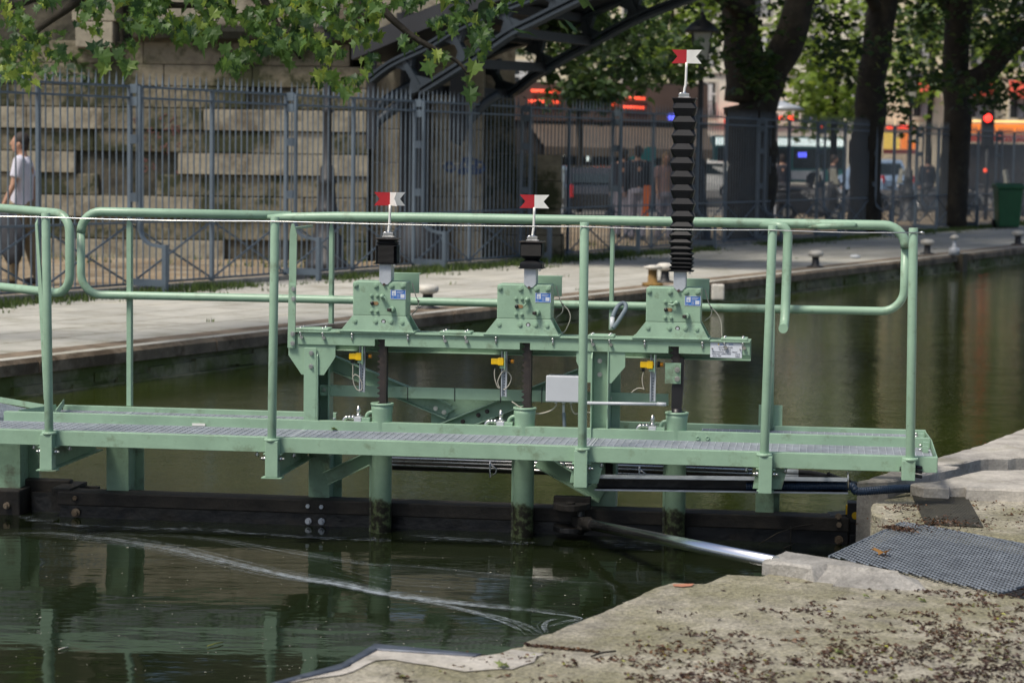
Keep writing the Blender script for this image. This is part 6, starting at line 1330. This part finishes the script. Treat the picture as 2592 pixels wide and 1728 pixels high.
def bus(x0, x1, y, label):
    c = thing('city_bus', label, 'bus', ((x0+x1)/2, y, .16)); TEALB = mat('bus_green', (.05,.20,.18), .35) if 'bus_green' not in MATS else MATS['bus_green']
    m = MB(); m.box((x0,y,.45),(x1,y+2.5,3.05)); m.build('body', TEALB, c, bevel=.08); m = MB(); m.box((x0+.1,y-.02,2.52),(x1-.1,y-.002,2.95)); m.build('window_glare_band', GLOW_W, c)  # bright window reflection drawn as a glowing band under the roof
    m = MB()
    n_ = int((x1-x0)/1.4)
    for k in range(n_): a = x0+.15+k*(x1-x0-.3)/n_; m.box((a+.05,y-.03,1.25),(a+(x1-x0-.3)/n_-.05,y-.003,2.40))
    m.build('windows', GLASSV, c); m = MB(); m.box((x0+2.4,y-.025,.62),(x1-1.2,y-.002,1.12)); m.build('white_skirt', CARW, c)
    for x in (x0+1.6, x1-1.8): m = MB(); m.cyl((x,y-.04,.62),(x,y+.3,.62),.46,20); m.build('wheel', TYRE, c)
    m = MB(); q = ony((2030,392),y-.03); m.box((q.x-.25,y-.06,q.z-.14),(q.x+.25,y-.035,q.z+.14)); m.build('route_display', NEONB, c); return c
bus(ony((1806,400),132).x, ony((2142,400),132).x, 132, 'green and white city bus standing between the first two plane trunks')
# traffic light, bin, advertising column
q = ony(P('C',2105,815),62); tl = thing('traffic_light', 'traffic light showing red behind the fence near the right edge', 'traffic light', (q.x,62,.16))
m = MB(); m.box((q.x-.16,61.9,q.z-.75),(q.x+.16,62.15,q.z+.2)); m.build('housing', BLACK, tl, bevel=.03); m = MB(); m.cyl((q.x,62,.16),(q.x,62,q.z-.7),.06,12); m.build('pole', LAMPM, tl)
m = MB(); m.ball((q.x-.03,61.88,q.z),(.11,.05,.11),14,8); m.build('red_lamp', v_emit('red_signal', (1,.03,.02), 3), tl)
q2 = ony(P('C',2078,1175),62); m = MB(); m.ball((q2.x,61.88,q2.z),(.055,.03,.055),10,6); m.build('small_red_lamp', NEON, tl)
BIN = mat('green_bin_plastic', (.018,.12,.045), .4, var=.1); p = onz((2549,578),.29); bn = thing('wheelie_bin', 'dark green wheeled bin beside the path at the right edge', 'bin', tuple(p))
m = MB(); m.add([(p.x-.24,p.y-.25,.33),(p.x+.24,p.y-.25,.33),(p.x+.24,p.y+.25,.33),(p.x-.24,p.y+.25,.33),(p.x-.30,p.y-.3,1.22),(p.x+.30,p.y-.3,1.22),(p.x+.30,p.y+.3,1.22),(p.x-.30,p.y+.3,1.22)], [(0,3,2,1),(4,5,6,7),(0,1,5,4),(1,2,6,5),(2,3,7,6),(3,0,4,7)]); m.build('body', BIN, bn, bevel=.03)
m = MB(); m.prism([(p.y-.34,1.22),(p.y-.34,1.28),(p.y-.05,1.35),(p.y+.32,1.33),(p.y+.32,1.22)], 0, p.x-.33, p.x+.33); m.build('lid', BIN, bn, bevel=.02); m = MB(); m.cyl((p.x-.3,p.y+.25,.40),(p.x+.3,p.y+.25,.40),.1,14); m.build('wheels', TYRE, bn)
q = ony(P('C',625,780),58); ac = thing('advertising_column', 'slim pale column with a grey domed cap right of the first plane trunk', 'column', (q.x,58,.16))
m = MB(); m.box((q.x-.10,57.9,.16),(q.x+.10,58.1,q.z)); m.build('shaft', mat('striped_poster', (.42,.44,.48), .6, var=.1, scale=2, col2=(.35,.10,.08), c2amt=.4, c2scale=1.6), ac)
m = MB(); q3 = ony(P('C',675,740),58); m.lathe((q3.x,58,q3.z), [(.40,-.09),(.62,-.06),(.45,.04),(.2,.10),(.06,.16)], 18); m.build('cap', GALV, ac)

# ------------------------------------------------------------------ plane trees
def limb(m, pts, r0, r1, n=12):
    c = cr_spline(pts, 5); N_ = len(c); sd = uni(0, 99)
    m.tube([p+Vector((noise.noise(p*1.3+Vector((sd,0,0))), noise.noise(p*1.3+Vector((0,sd,0))), 0))*r0*.25 for p in c], [(r0+(r1-r0)*i/(N_-1))*(1+.13*noise.noise(Vector((i*.8,sd,0)))) for i in range(N_)], n)
def simple_leaf(m, p, sz, flat=.5):
    a = uni(0, 2*PI); d = Vector((math.cos(a), math.sin(a), uni(-1.2,.3))).normalized(); n_ = Vector((uni(-.8,.8), uni(-.8,.8), 1)).normalized()
    x = d.cross(n_).normalized(); n_ = x.cross(d)
    sz *= uni(.6, 1.15)
    m.add([p, p+(x*.30+d*.10-n_*.04)*sz, p+(x*.52+d*.42-n_*.10)*sz, p+(x*.18+d*.60)*sz, p+(d*1.0-n_*.12)*sz, p+(-x*.18+d*.60)*sz, p+(-x*.52+d*.42-n_*.10)*sz, p+(-x*.30+d*.10-n_*.04)*sz],
          [(0,1,2,3),(0,3,4,5),(0,5,6,7)])
def crown(m, clusters, sz, per, spread, lowf=None):
    for c, r in clusters:
        k = int(per*(r**2)*uni(.7,1.3))
        for _ in range(k):
            v = Vector((random.gauss(0,1), random.gauss(0,1), random.gauss(0,.7))); 
            p = c+v*r*spread
            if lowf and p.z < lowf(p): continue
            simple_leaf(m, p, sz)
def tree(name, label, base, limbs, clusters, mt, sz, per, spread=.5, group=None, lowf=None):
    t = thing(name, label, 'tree', tuple(base), WORLD, group); m = MB()
    for pts, r0, r1 in limbs: limb(m, pts, r0, r1)
    m.build('trunk', BARK, t); m = MB(); crown(m, clusters, sz, per, spread, lowf); o = m.build('crown', mt, t, fix=False); return t
def cl_px(pts, d, dd, r0, r1, n, jit=0):
    """clusters along a sight-line outline at distance d +- dd"""
    out = []
    for _ in range(n):
        x0, y0, x1, y1 = random.choice(pts); q = ony((uni(x0,x1), uni(y0,y1)), uni(d-dd, d+dd)); out.append((q, uni(r0, r1)))
    return out
random.seed(101)
def tp_(x, y, d): return ony((x, y), d)
# first big plane: trunk px 1845-1950 forking at y 250
d = 44.0
base = tp_(1897, 620, d); base.z = .29
fork = tp_(1893, 262, d)
limbs = [([base, tp_(1897,480,d), tp_(1897,330,d), fork], .50, .46), ([fork, tp_(1880,130,d), tp_(1868,0,d+.2), tp_(1840,-300,d+.5), tp_(1790,-700,d+1)], .42, .2),
         ([tp_(1912,280,d), tp_(1965,170,d-.2), tp_(2015,40,d-.3), tp_(2050,-80,d), tp_(2120,-300,d), tp_(2230,-700,d)], .36, .16), ([tp_(1890,40,d), tp_(1760,-60,d-1), tp_(1560,-230,d-2), tp_(1330,-380,d-2)], .16, .06),
         ([tp_(2040,-20,d), tp_(2160,-40,d-1), tp_(2350,-120,d-1.5)], .15, .05)]
up = [(1250,-750,2250,-60),(1300,-1100,2300,-300)]
cl = cl_px(up, d-2, 4, .8, 1.5, 78)+cl_px([(1450,-60,1760,60),(1330,20,1640,120),(1395,120,1470,240),(1500,60,1700,150),(1590,120,1800,190)], 37, 2.5, .30, .55, 46)+cl_px([(1850,30,1990,180),(1900,150,1960,240),(1800,40,1880,150)], d-1.2, .5, .25, .4, 16)
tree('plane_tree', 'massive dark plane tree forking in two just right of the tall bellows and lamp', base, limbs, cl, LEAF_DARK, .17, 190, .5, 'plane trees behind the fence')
cl2 = [((CAN @ Vector((uni(32, 62), uni(12.2, 17.5), uni(6.6, 9.5)))), uni(.8, 1.3)) for _ in range(70)]  # unseen crown clusters added above the fence to shade it
# second plane
d = 49.0; base = tp_(2192, 600, d); base.z = .29
limbs = [([base, tp_(2190,460,d), tp_(2195,300,d), tp_(2215,150,d), tp_(2240,0,d), tp_(2262,-160,d), tp_(2290,-600,d)], .37, .26), ([tp_(2230,40,d), tp_(2140,-120,d-1), tp_(2020,-300,d-2)], .14, .05), ([tp_(2250,-100,d), tp_(2400,-260,d-1)], .15, .06)]
cl = cl2+cl_px([(2000,-900,2600,-40)], d, 4, .8, 1.5, 62)+cl_px([(2080,20,2180,130),(2240,60,2330,260),(2250,120,2330,330),(2060,130,2150,240),(1990,-30,2120,60)], d-3, 2, .28, .5, 30)
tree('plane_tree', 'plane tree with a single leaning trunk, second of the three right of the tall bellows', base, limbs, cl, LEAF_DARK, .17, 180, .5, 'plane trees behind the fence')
# third plane with a long limb to the right
d = 54.0; base = tp_(2412, 590, d); base.z = .29
limbs = [([base, tp_(2412,460,d), tp_(2418,330,d), tp_(2425,180,d), tp_(2430,20,d), tp_(2436,-140,d), tp_(2430,-500,d)], .36, .27), ([tp_(2428,225,d), tp_(2490,190,d-.3), tp_(2550,120,d-.6), tp_(2620,60,d-.8), tp_(2760,-60,d-1)], .30, .18), ([tp_(2432,60,d), tp_(2340,-60,d), tp_(2260,-200,d)], .14, .05)]
cl = cl_px([(2300,-900,3000,-60)], d, 4, .9, 1.6, 64)+cl_px([(2440,-40,2640,60),(2500,200,2620,250),(2330,-40,2410,110),(2560,40,2680,230),(2450,230,2520,262),(2470,60,2560,120),(2330,180,2400,215)], d-3, 2, .3, .5, 40)
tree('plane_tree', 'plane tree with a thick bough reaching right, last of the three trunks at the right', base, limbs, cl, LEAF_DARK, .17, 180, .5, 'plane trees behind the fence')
# lit trees farther back and over the cafe
d = 66.0; base = tp_(1468, 500, d); base.z = .2
tree('young_street_tree', 'slender tree standing in front of the red neon strips', base, [([base, tp_(1468,380,d), tp_(1466,240,d), tp_(1460,60,d), tp_(1450,-200,d)], .09, .05)], cl_px([(1400,100,1560,240),(1430,170,1540,262),(1540,150,1640,225),(1330,-30,1560,120),(1560,-50,1720,120),(1480,215,1560,255)], d, 1.5, .35, .7, 66), LEAF_DARK, .26, 80, .5)
for k, (x, y0, d, spans, n_, lb) in enumerate(((1695,520,88,[(1500,-60,1740,150),(1620,60,1800,200),(1700,-100,1850,100),(1260,-80,1500,60)],46,'bright green tree crown behind the iron bridge and the tall bellows flag'),
        (2110,520,92,[(1960,40,2240,150),(2010,120,2170,230),(2030,200,2150,290),(1990,-80,2200,80),(2060,270,2120,310)],44,'bright yellow green tree between the first two plane trunks'),
        (2350,520,98,[(2230,-40,2440,90),(2250,50,2400,150),(2270,120,2340,240),(2400,-60,2600,110),(2470,80,2600,180)],36,'sunlit tree crown behind the second and third plane trunks'))):
    base = tp_(x, y0, d); base.z = .16
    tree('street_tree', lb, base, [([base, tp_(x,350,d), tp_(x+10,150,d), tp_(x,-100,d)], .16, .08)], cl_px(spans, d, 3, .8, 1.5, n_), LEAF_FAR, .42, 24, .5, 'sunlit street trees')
random.seed(140)
for k, s_ in enumerate((66, 78)):
    base = CAN @ Vector((s_, 17.5, .29)); tree('plane_tree', ['plane tree past the green bin, nearer of two beyond the right edge', 'plane tree far along the quay beyond the right edge'][k], base, [([base, base+Vector((.1,0,3)), base+Vector((-.2,.2,8))], .34, .22)], [(base+Vector((uni(-4,4), uni(-3.5,3.5), uni(4.5,12))), uni(1,1.7)) for _ in range(50)], LEAF_DARK, .3, 45, .5, 'plane trees behind the fence')
# tree behind the abutment (dark, seen above and left)
base = Vector((-8.2, 37.5, .29))
tree('abutment_tree', 'dark leafy tree growing behind the abutment at the upper left', base, [([base, base+Vector((.1,0,3)), base+Vector((.5,0,7))], .25, .15)], [(Vector((uni(-10.5,-5.0), uni(36,39), uni(4.2,10))), uni(.7,1.3)) for _ in range(40)]+cl_px([(0,100,150,190),(30,150,220,215)], 30.5, 1, .18, .3, 16), LEAF_DARK, .17, 150, .5)
# big overhanging plane on the left, its lit lower sprays in front of the fence
base = (CAN @ Vector((12.6, 14.4, .29)))
ot = thing('overhanging_plane_tree', 'leafy plane branches hanging into the top left of the view in front of the fence', 'tree', tuple(base))
m = MB(); B = lambda x, y, d: ony((x, y), d)
lim = [([base, base+Vector((.3,.1,2.2)), base+Vector((1.2,.3,4.2)), B(250,-420,17.5), B(520,-330,17.5)], .30, .12), ([B(520,-330,17.5), B(760,-200,17.3), B(980,-110,17.2), B(1150,-40,17.1)], .10, .03), ([B(250,-420,17.5), B(300,-200,17.8), B(240,-40,17.9), B(120,60,18), B(40,120,18.1)], .07, .012),
       ([B(520,-330,17.5), B(500,-160,17.6), B(420,-20,17.6), B(350,60,17.6)], .05, .010), ([B(640,-260,17.4), B(650,-60,17.5), B(700,60,17.5), B(760,150,17.5)], .05, .010), ([B(900,-130,17.2), B(950,0,17.3), B(1040,90,17.3), B(1150,150,17.3), B(1190,190,17.3)], .04, .008), ([B(380,12,18.4),B(470,14,18.4),B(560,10,18.4)], .03, .02), ([B(0,18,18.6),B(40,14,18.6),B(110,-10,18.6),B(200,-50,18.6)], .03, .02)]
for pts, r0, r1 in lim: limb(m, pts, r0, r1, 8)
m.build('trunk', BARK, ot)
low = [(0,205),(60,228),(130,205),(170,150),(205,90),(245,135),(275,172),(315,150),(345,118),(400,85),(440,95),(480,125),(530,150),(570,190),(615,212),(650,150),(690,128),(740,170),(790,212),(850,235),(900,236),(930,190),(960,135),(1000,128),(1060,150),(1110,165),(1150,178),(1188,232),(1215,205),(1235,90),(1270,35),(1310,0),(1360,-60),(1500,-200)]
def lowy(x):
    for i in range(len(low)-1):
        if low[i][0] <= x <= low[i+1][0]: t = (x-low[i][0])/(low[i+1][0]-low[i][0]); return low[i][1]+(low[i+1][1]-low[i][1])*t
    return -200
m = MB(); cnt = 0; random.seed(55)
def dens(x, y): return noise.noise(Vector((x/80., y/50., 4.2)))+.5*noise.noise(Vector((x/30., y/24., 9.2)))
while cnt < 2000:
    x = uni(-60, 1330); yl = lowy(x); y = uni(-60, yl)
    if dens(x, y) < (-.02 if y > yl-60 else .0)+(.16 if 165 < x < 300 and y < 130 else 0)+(.16 if x < 165 and y < 120 else 0)+(-.2 if 700 < x < 960 and y < 110 else 0)+(.22 if x > 980 and y < 190 else 0): continue
    dd = 17.5+random.gauss(0, .8); p = ony((x, y-14), dd); leaf(m, p, uni(.06,.125)*(1.25 if rnd() < .15 else 1), Vector((uni(-.7,.7), uni(-.6,.6), -uni(.35,1.2))), Vector((uni(-.6,.6), uni(-1.1,-.1), uni(.2,1))), uni(.05,.3)); cnt += 1
for px_, py_ in ((235,100),(258,118),(300,118),(270,150),(570,105),(330,150),(880,215),(1080,150),(1205,150),(505,85),(540,60),(1190,215),(330,205-60)):
    p = ony((px_, py_), 16.6); leaf(m, p, uni(.15,.19), Vector((uni(-.4,.4), -.3, -1)), Vector((uni(-.3,.3), -1, .5)), .15)
while cnt < 4800:                                        # unseen crown above the frame, extended to darken the water's reflection
    c = ony((uni(-100, 1400), uni(-1500, -60)), uni(17.6, 20)); 
    if noise.noise(c*.9) < -.30: continue
    for _ in range(6): simple_leaf(m, c+Vector((random.gauss(0,.28), random.gauss(0,.28), random.gauss(0,.2))), .22); cnt += 1
m.build('crown', LEAF_NEAR, ot, fix=False)
# unseen trees on the near bank, added to close the sky mirrored in the water
random.seed(66)
for k, (cx, cy, lb) in enumerate(((9.5, 22, 'unseen plane tree added upstream on the near bank to fill the mirrored sky'), (15, 34, 'second unseen plane tree added farther upstream to fill the mirrored sky'))):
    base = Vector((cx, cy, .35)); tree('added_bank_tree', lb, base, [([base, base+Vector((0,0,4)), base+Vector((-.6,.3,9))], .35, .2)], [(base+Vector((uni(-4.2,3), uni(-3.5,3.5), uni(5.5,12))), uni(.9,1.5)) for _ in range(46)], LEAF_DARK, .26, 60, .5)

# ------------------------------------------------------------------ people
SKIN = mat('skin', (.42,.24,.16), .55, var=.06); HAIRB = mat('dark_brown_hair', (.03,.02,.014), .7); HAIRL = mat('blond_hair', (.30,.20,.10), .7)
TEE = mat('pale_tee_shirt', (.56,.56,.64), .85, var=.05); KHAKI = mat('khaki_cloth', (.20,.16,.10), .9, var=.1); GREYC = mat('dark_grey_cloth', (.05,.055,.065), .9, var=.2); NAVY = mat('navy_cloth', (.022,.024,.035), .9, var=.2); LILAC = mat('pale_grey_cloth', (.26,.25,.30), .9, var=.1); PINK = mat('dusty_pink_cloth', (.34,.22,.20), .9, var=.1); SHOE = mat('shoe_leather', (.05,.045,.04), .6); ORBAG = mat('orange_bag', (.55,.13,.03), .6)
def remesh(o, vox, sm=4):
    r = o.modifiers.new('remesh', 'REMESH'); r.mode = 'VOXEL'; r.voxel_size = vox; r.use_smooth_shade = True
    s_ = o.modifiers.new('smooth', 'SMOOTH'); s_.factor = .5; s_.iterations = sm
def person(loc, face, label, top, bottom, hair, H=1.75, stride=.0, arm=(8, -8), sleeves='short', group=None, vox=.014, headyaw=0, longhair=False, jacket=None):
    k = H/1.75; F_ = Matrix.Translation(loc) @ Matrix.Rotation(face, 4, 'Z') @ Matrix.Scale(k, 4)   # faces local -Y
    c = bpy.data.objects.new('person', None); C.objects.link(c); c.location = loc; MW[c] = Matrix.Translation(loc); tag(c, label, 'person', group)
    V_ = Vector; hip = {s_: V_((s_*.09, 0, .90)) for s_ in (-1,1)}; knee = {}; ank = {}; sh = {s_: V_((s_*.185, .01, 1.43)) for s_ in (-1,1)}; el = {}; wr = {}
    for s_ in (-1, 1):
        a = math.radians(stride*s_); knee[s_] = hip[s_]+V_((0, -math.sin(a)*.42, -math.cos(a)*.42)); a2 = a-math.radians(abs(stride)*.5+3 if a < 0 else 4); ank[s_] = knee[s_]+V_((0, -math.sin(a2)*.41, -math.cos(a2)*.41))
        b = math.radians(arm[0] if s_ < 0 else arm[1]); el[s_] = sh[s_]+V_((s_*.045, -math.sin(b)*.29, -math.cos(b)*.29)); b2 = b+math.radians(14); wr[s_] = el[s_]+V_((s_*.01, -math.sin(b2)*.25, -math.cos(b2)*.25))
    hd = V_((0, -.02, 1.63)); m = MB(F_)
    m.ball(hd, (.074,.092,.115), 16, 12); m.ball(hd+V_((0,-.025,-.07)), (.055,.06,.05), 12, 8); m.bar(hd+V_((0,-.085,.02)), hd+V_((0,-.115,-.025)), .022, .03); m.ball(hd+V_((0,-.085,-.062)), (.024,.014,.012), 8, 6)
    for s_ in (-1,1): m.ball(hd+V_((s_*.075,.01,-.01)), (.012,.022,.032), 8, 6); m.ball(hd+V_((s_*.03,-.078,.028)), (.02,.014,.01), 8, 6)
    m.tube([V_((0,.02,1.42)), V_((0,.01,1.50)), V_((0,0,1.57))], [.065,.054,.055], 14)
    m.tube([V_((0,.01,1.44)), V_((0,.01,1.33)), V_((0,0,1.10)), V_((0,0,.96)), V_((0,0,.86))], [.10,.13,.12,.135,.12], 16)
    for s_ in (-1,1):
        m.tube([V_((s_*.05,.01,1.43)), sh[s_]], [.06,.055], 10); m.tube([sh[s_], sh[s_].lerp(el[s_],.5), el[s_], el[s_].lerp(wr[s_],.4), wr[s_]], [.050,.044,.036,.034,.025], 12)
        d = (wr[s_]-el[s_]).normalized(); m.tube([wr[s_], wr[s_]+d*.09], [.028,.032], 8)
        for j in range(4): f0 = wr[s_]+d*.085+V_((0,(j-1.5)*.018,0)); m.tube([f0, f0+d*.04+V_((-s_*.006,0,0)), f0+d*(.068-.01*abs(j-1.2))+V_((-s_*.02,0,0))], [.0095,.009,.007], 6)
        t0 = wr[s_]+d*.03+V_((0,-.025,0)); m.tube([t0, t0+d*.035+V_((-s_*.01,-.018,0)), t0+d*.06+V_((-s_*.016,-.018,0))], [.011,.010,.008], 6)
        m.tube([hip[s_], hip[s_].lerp(knee[s_],.5), knee[s_], knee[s_].lerp(ank[s_],.35), ank[s_]], [.095,.08,.058,.056,.038], 12); m.tube([ank[s_], ank[s_]+V_((0,-.06,-.05)), ank[s_]+V_((0,-.16,-.06))], [.036,.036,.028], 8)
    o = m.build('body', SKIN, c); remesh(o, vox)
    m = MB(F_); rr = [V_((0,.012,1.475)), V_((0,.012,1.40)), V_((0,.01,1.25)), V_((0,.005,1.08)), V_((0,.0,.93)), V_((0,0,.88))]
    vs = []; N2 = 20
    for p, (rx, ry) in zip(rr, ((.09,.075),(.19,.115),(.185,.125),(.165,.125),(.175,.13),(.178,.132))): vs += [(p.x+rx*math.cos(2*PI*j/N2), p.y+ry*math.sin(2*PI*j/N2), p.z) for j in range(N2)]
    m.add(vs, [(i*N2+j, i*N2+(j+1)%N2, (i+1)*N2+(j+1)%N2, (i+1)*N2+j) for i in range(5) for j in range(N2)]+[tuple(range(N2)), tuple(range(5*N2,6*N2))[::-1]], True)
    for s_ in (-1,1):
        if sleeves == 'short': m.tube([sh[s_]+V_((-s_*.05,0,.0)), sh[s_], sh[s_].lerp(el[s_],.35), sh[s_].lerp(el[s_],.68)], [.07,.068,.066,.066], 14)
        else: m.tube([sh[s_]+V_((-s_*.05,0,.0)), sh[s_], el[s_], wr[s_]], [.07,.068,.056,.046], 14)
    o = m.build('top', top, c); remesh(o, vox, 3)
    m = MB(F_); m.tube([V_((0,0,.97)), V_((0,0,.86))], [.155,.165], 16)
    for s_ in (-1,1): m.tube([hip[s_]+V_((0,0,.03)), hip[s_].lerp(knee[s_],.5), knee[s_], knee[s_].lerp(ank[s_],.5), ank[s_]+V_((0,0,-.02))], [.115,.10,.078,.072,.068], 14)
    o = m.build('trousers', bottom, c); remesh(o, vox, 3)
    for s_ in (-1,1): m = MB(F_); m.ball(ank[s_]+V_((0,-.07,-.045)), (.048,.135,.042), 12, 8); m.build('shoe', SHOE, c)
    m = MB(F_); m.ball(hd+V_((0,.022,.035)), (.085,.092,.098), 14, 10); m.ball(hd+V_((0,.05,-.03)), (.07,.055,.07), 12, 8)
    if longhair: m.tube([hd+V_((0,.03,.02)), hd+V_((0,.07,-.12)), hd+V_((0,.06,-.24))], [.085,.08,.05], 12)
    m.build('hair', hair, c)
    return c, F_, wr
p = onz((56,722), .29); pc, PF, wr_ = person(p, -PI/2, 'man in a pale t-shirt and khaki trousers walking left behind the fence, carrying a jacket', TEE, KHAKI, HAIRB, 1.77, 9, (-16, 12))
sd_ = PF @ wr_[-1]; sd2 = PF @ wr_[1]; hnd = sd_ if sd_.y < sd2.y else sd2
m = MB(); random.seed(3); cen = hnd+Vector((.04,-.03,-.04)); vs = []; N2 = 16
for i, (z, r) in enumerate(((0,.05),(-.08,.10),(-.22,.15),(-.38,.16),(-.52,.13),(-.62,.07))):
    vs += [(cen.x+.05*i*.35+r*(1+.25*math.sin(j*2.1+i))*math.cos(2*PI*j/N2), cen.y+r*.45*math.sin(2*PI*j/N2), cen.z+z+.03*math.sin(j*1.7)) for j in range(N2)]
m.add(vs, [(i*N2+j, i*N2+(j+1)%N2, (i+1)*N2+(j+1)%N2, (i+1)*N2+j) for i in range(5) for j in range(N2)]+[tuple(range(N2)), tuple(range(5*N2,6*N2))[::-1]], True)
single(m, 'carried_jacket', GREYC, 'dark grey jacket hanging from the hand of the man at the left', 'jacket', tuple(cen))
d = 44.0
q = ony((1612,606), d); person(Vector((q.x, d, .29)), PI+.1, 'person in a long navy jacket and pale trousers standing left of the tall bellows', NAVY, LILAC, HAIRB, 1.78, 4, (12,-6), 'long', vox=.02)
q = ony((1575,606), d+1.2); person(Vector((q.x, d+1.2, .29)), PI-.2, 'person in a dark coat just left of the navy jacket', NAVY, LILAC, HAIRB, 1.74, 3, (5,-5), 'long', vox=.02)
q = ony((1682,606), d); person(Vector((q.x, d, .29)), .4, 'fair haired woman in a dark top and pale trousers beside the tall bellows', PINK, LILAC, HAIRL, 1.66, 5, (10,-10), 'short', vox=.02, longhair=True)
for x, dd, f, lb in ((1978, 66, PI, 'dark silhouette of a person right of the pale column'), (2108, 64, PI/2, 'dark silhouette of a person left of the second plane trunk'), (2345, 70, PI, 'dark figure behind the parked bicycles between the second and third plane trunks')):
    q = ony((x,500), dd); person(Vector((q.x, dd, .2)), f, lb, NAVY, GREYC, HAIRB, 1.76, 6, (12,-8), 'long', vox=.03)
q = ony(P('B',2095,1400), 42); m = MB(); m.prism([(q.x-.07,q.z-.3),(q.x+.06,q.z-.3),(q.x+.10,q.z+.32),(q.x-.02,q.z+.32)], 1, 42, 42.1); single(m, 'orange_banner', ORBAG, 'narrow orange cloth strip between the two people left of the tall bellows', 'cloth', tuple(q))

# ------------------------------------------------------------------ bicycles and scooters parked behind the fence
def bicycle(p, rz, label):
    F_ = Matrix.Translation(p) @ Matrix.Rotation(rz, 4, 'Z'); c = thing('bicycle', label, 'bicycle', (0,0,0), F_, 'bicycles parked behind the fence')
    for x in (-.52, .52):
        m = MB(F_); m.tube([(x+.33*math.cos(a), 0, .34+.33*math.sin(a)) for a in [2*PI*k/24 for k in range(24)]], .018, 6, closed=True); w_ = m.build('wheel', TYRE, c)
        m = MB(F_)
        for k in range(9): a = PI*k/9; m.tube([(x+.32*math.cos(a),0,.34+.32*math.sin(a)),(x-.32*math.cos(a),0,.34-.32*math.sin(a))], .003, 4)
        m.build('spokes', STEEL, w_)
    m = MB(F_)
    for a, b in (((-.52,0,.34),(-.12,0,.30)),((-.12,0,.30),(-.22,0,.86)),((-.12,0,.30),(.36,0,.78)),((-.20,0,.76),(.36,0,.82)),((-.52,0,.34),(-.20,0,.76)),((.52,0,.34),(.36,0,.92))): m.tube([a,b], .017, 8)
    m.build('frame', LAMPM, c); m = MB(F_); m.ball((-.24,0,.90), (.13,.07,.035), 10, 6); m.build('saddle', BLACK, c); m = MB(F_); m.tube([(.36,-.28,.98),(.40,0,.96),(.36,.28,.98)], .014, 8); m.build('handlebar', STEEL, c)
def scooter(p, rz, col, label):
    F_ = Matrix.Translation(p) @ Matrix.Rotation(rz, 4, 'Z'); c = thing('motor_scooter', label, 'scooter', (0,0,0), F_, 'motor scooters parked behind the fence')
    for x in (-.62,.66): m = MB(F_); m.cyl((x,-.06,.27),(x,.06,.27),.27,20); w_ = m.build('wheel', TYRE, c); m = MB(F_); m.cyl((x,-.07,.27),(x,.07,.27),.13,12); m.build('rim', STEEL, w_)
    m = MB(F_); m.prism([(-.95,.55),(-.95,.72),(-.35,.82),(-.05,.62),(.05,.34),(.40,.34),(.52,.95),(.62,1.0),(.66,.7),(.62,.30),(.50,.24),(-.35,.24),(-.55,.42)], 1, -.17, .17); m.build('body', col, c, bevel=.04)
    m = MB(F_); m.ball((-.55,0,.84), (.36,.15,.07), 12, 6); m.build('seat', BLACK, c); m = MB(F_); m.tube([(.52,-.33,1.06),(.56,0,1.05),(.52,.33,1.06)], .018, 8); m.build('handlebar', BLACK, c)
    m = MB(F_); m.prism([(.60,1.02),(.72,1.0),(.62,1.42),(.56,1.40)], 1, -.18, .18); m.build('windscreen', GLASSL, c); m = MB(F_); m.ball((.68,0,.92), (.05,.08,.06), 10, 6); m.build('headlamp', CURT, c)
random.seed(12)
spots = [(2010,63,0),(2050,60,1),(2085,64,0),(2128,62,1),(2245,66,1),(2275,64,0),(2305,67,0),(2335,65,1),(2365,66,0),(2455,68,0),(2490,66,1),(2530,70,0)]
where = ['by the pale column','in front of the bus','before the bus skirt','left of the second plane trunk','right of the second plane trunk','under the orange blinds','at the foot of the thin lamp post','right of the thin lamp post','left of the third plane trunk','right of the third plane trunk','below the traffic light','behind the green bin']
for (x, dd, kd), wh in zip(spots, where):
    q = ony((x, 500), dd); pos = Vector((q.x, dd, .2 if dd > 50 else .29)); 
    if kd: scooter(pos, uni(-.5,.5)+(PI if rnd() < .5 else 0), [LAMPM, CARD, GREYC][int(uni(0,3))], 'dark motor scooter parked '+wh)
    else: bicycle(pos, uni(-.4,.4), 'dark bicycle parked '+wh)
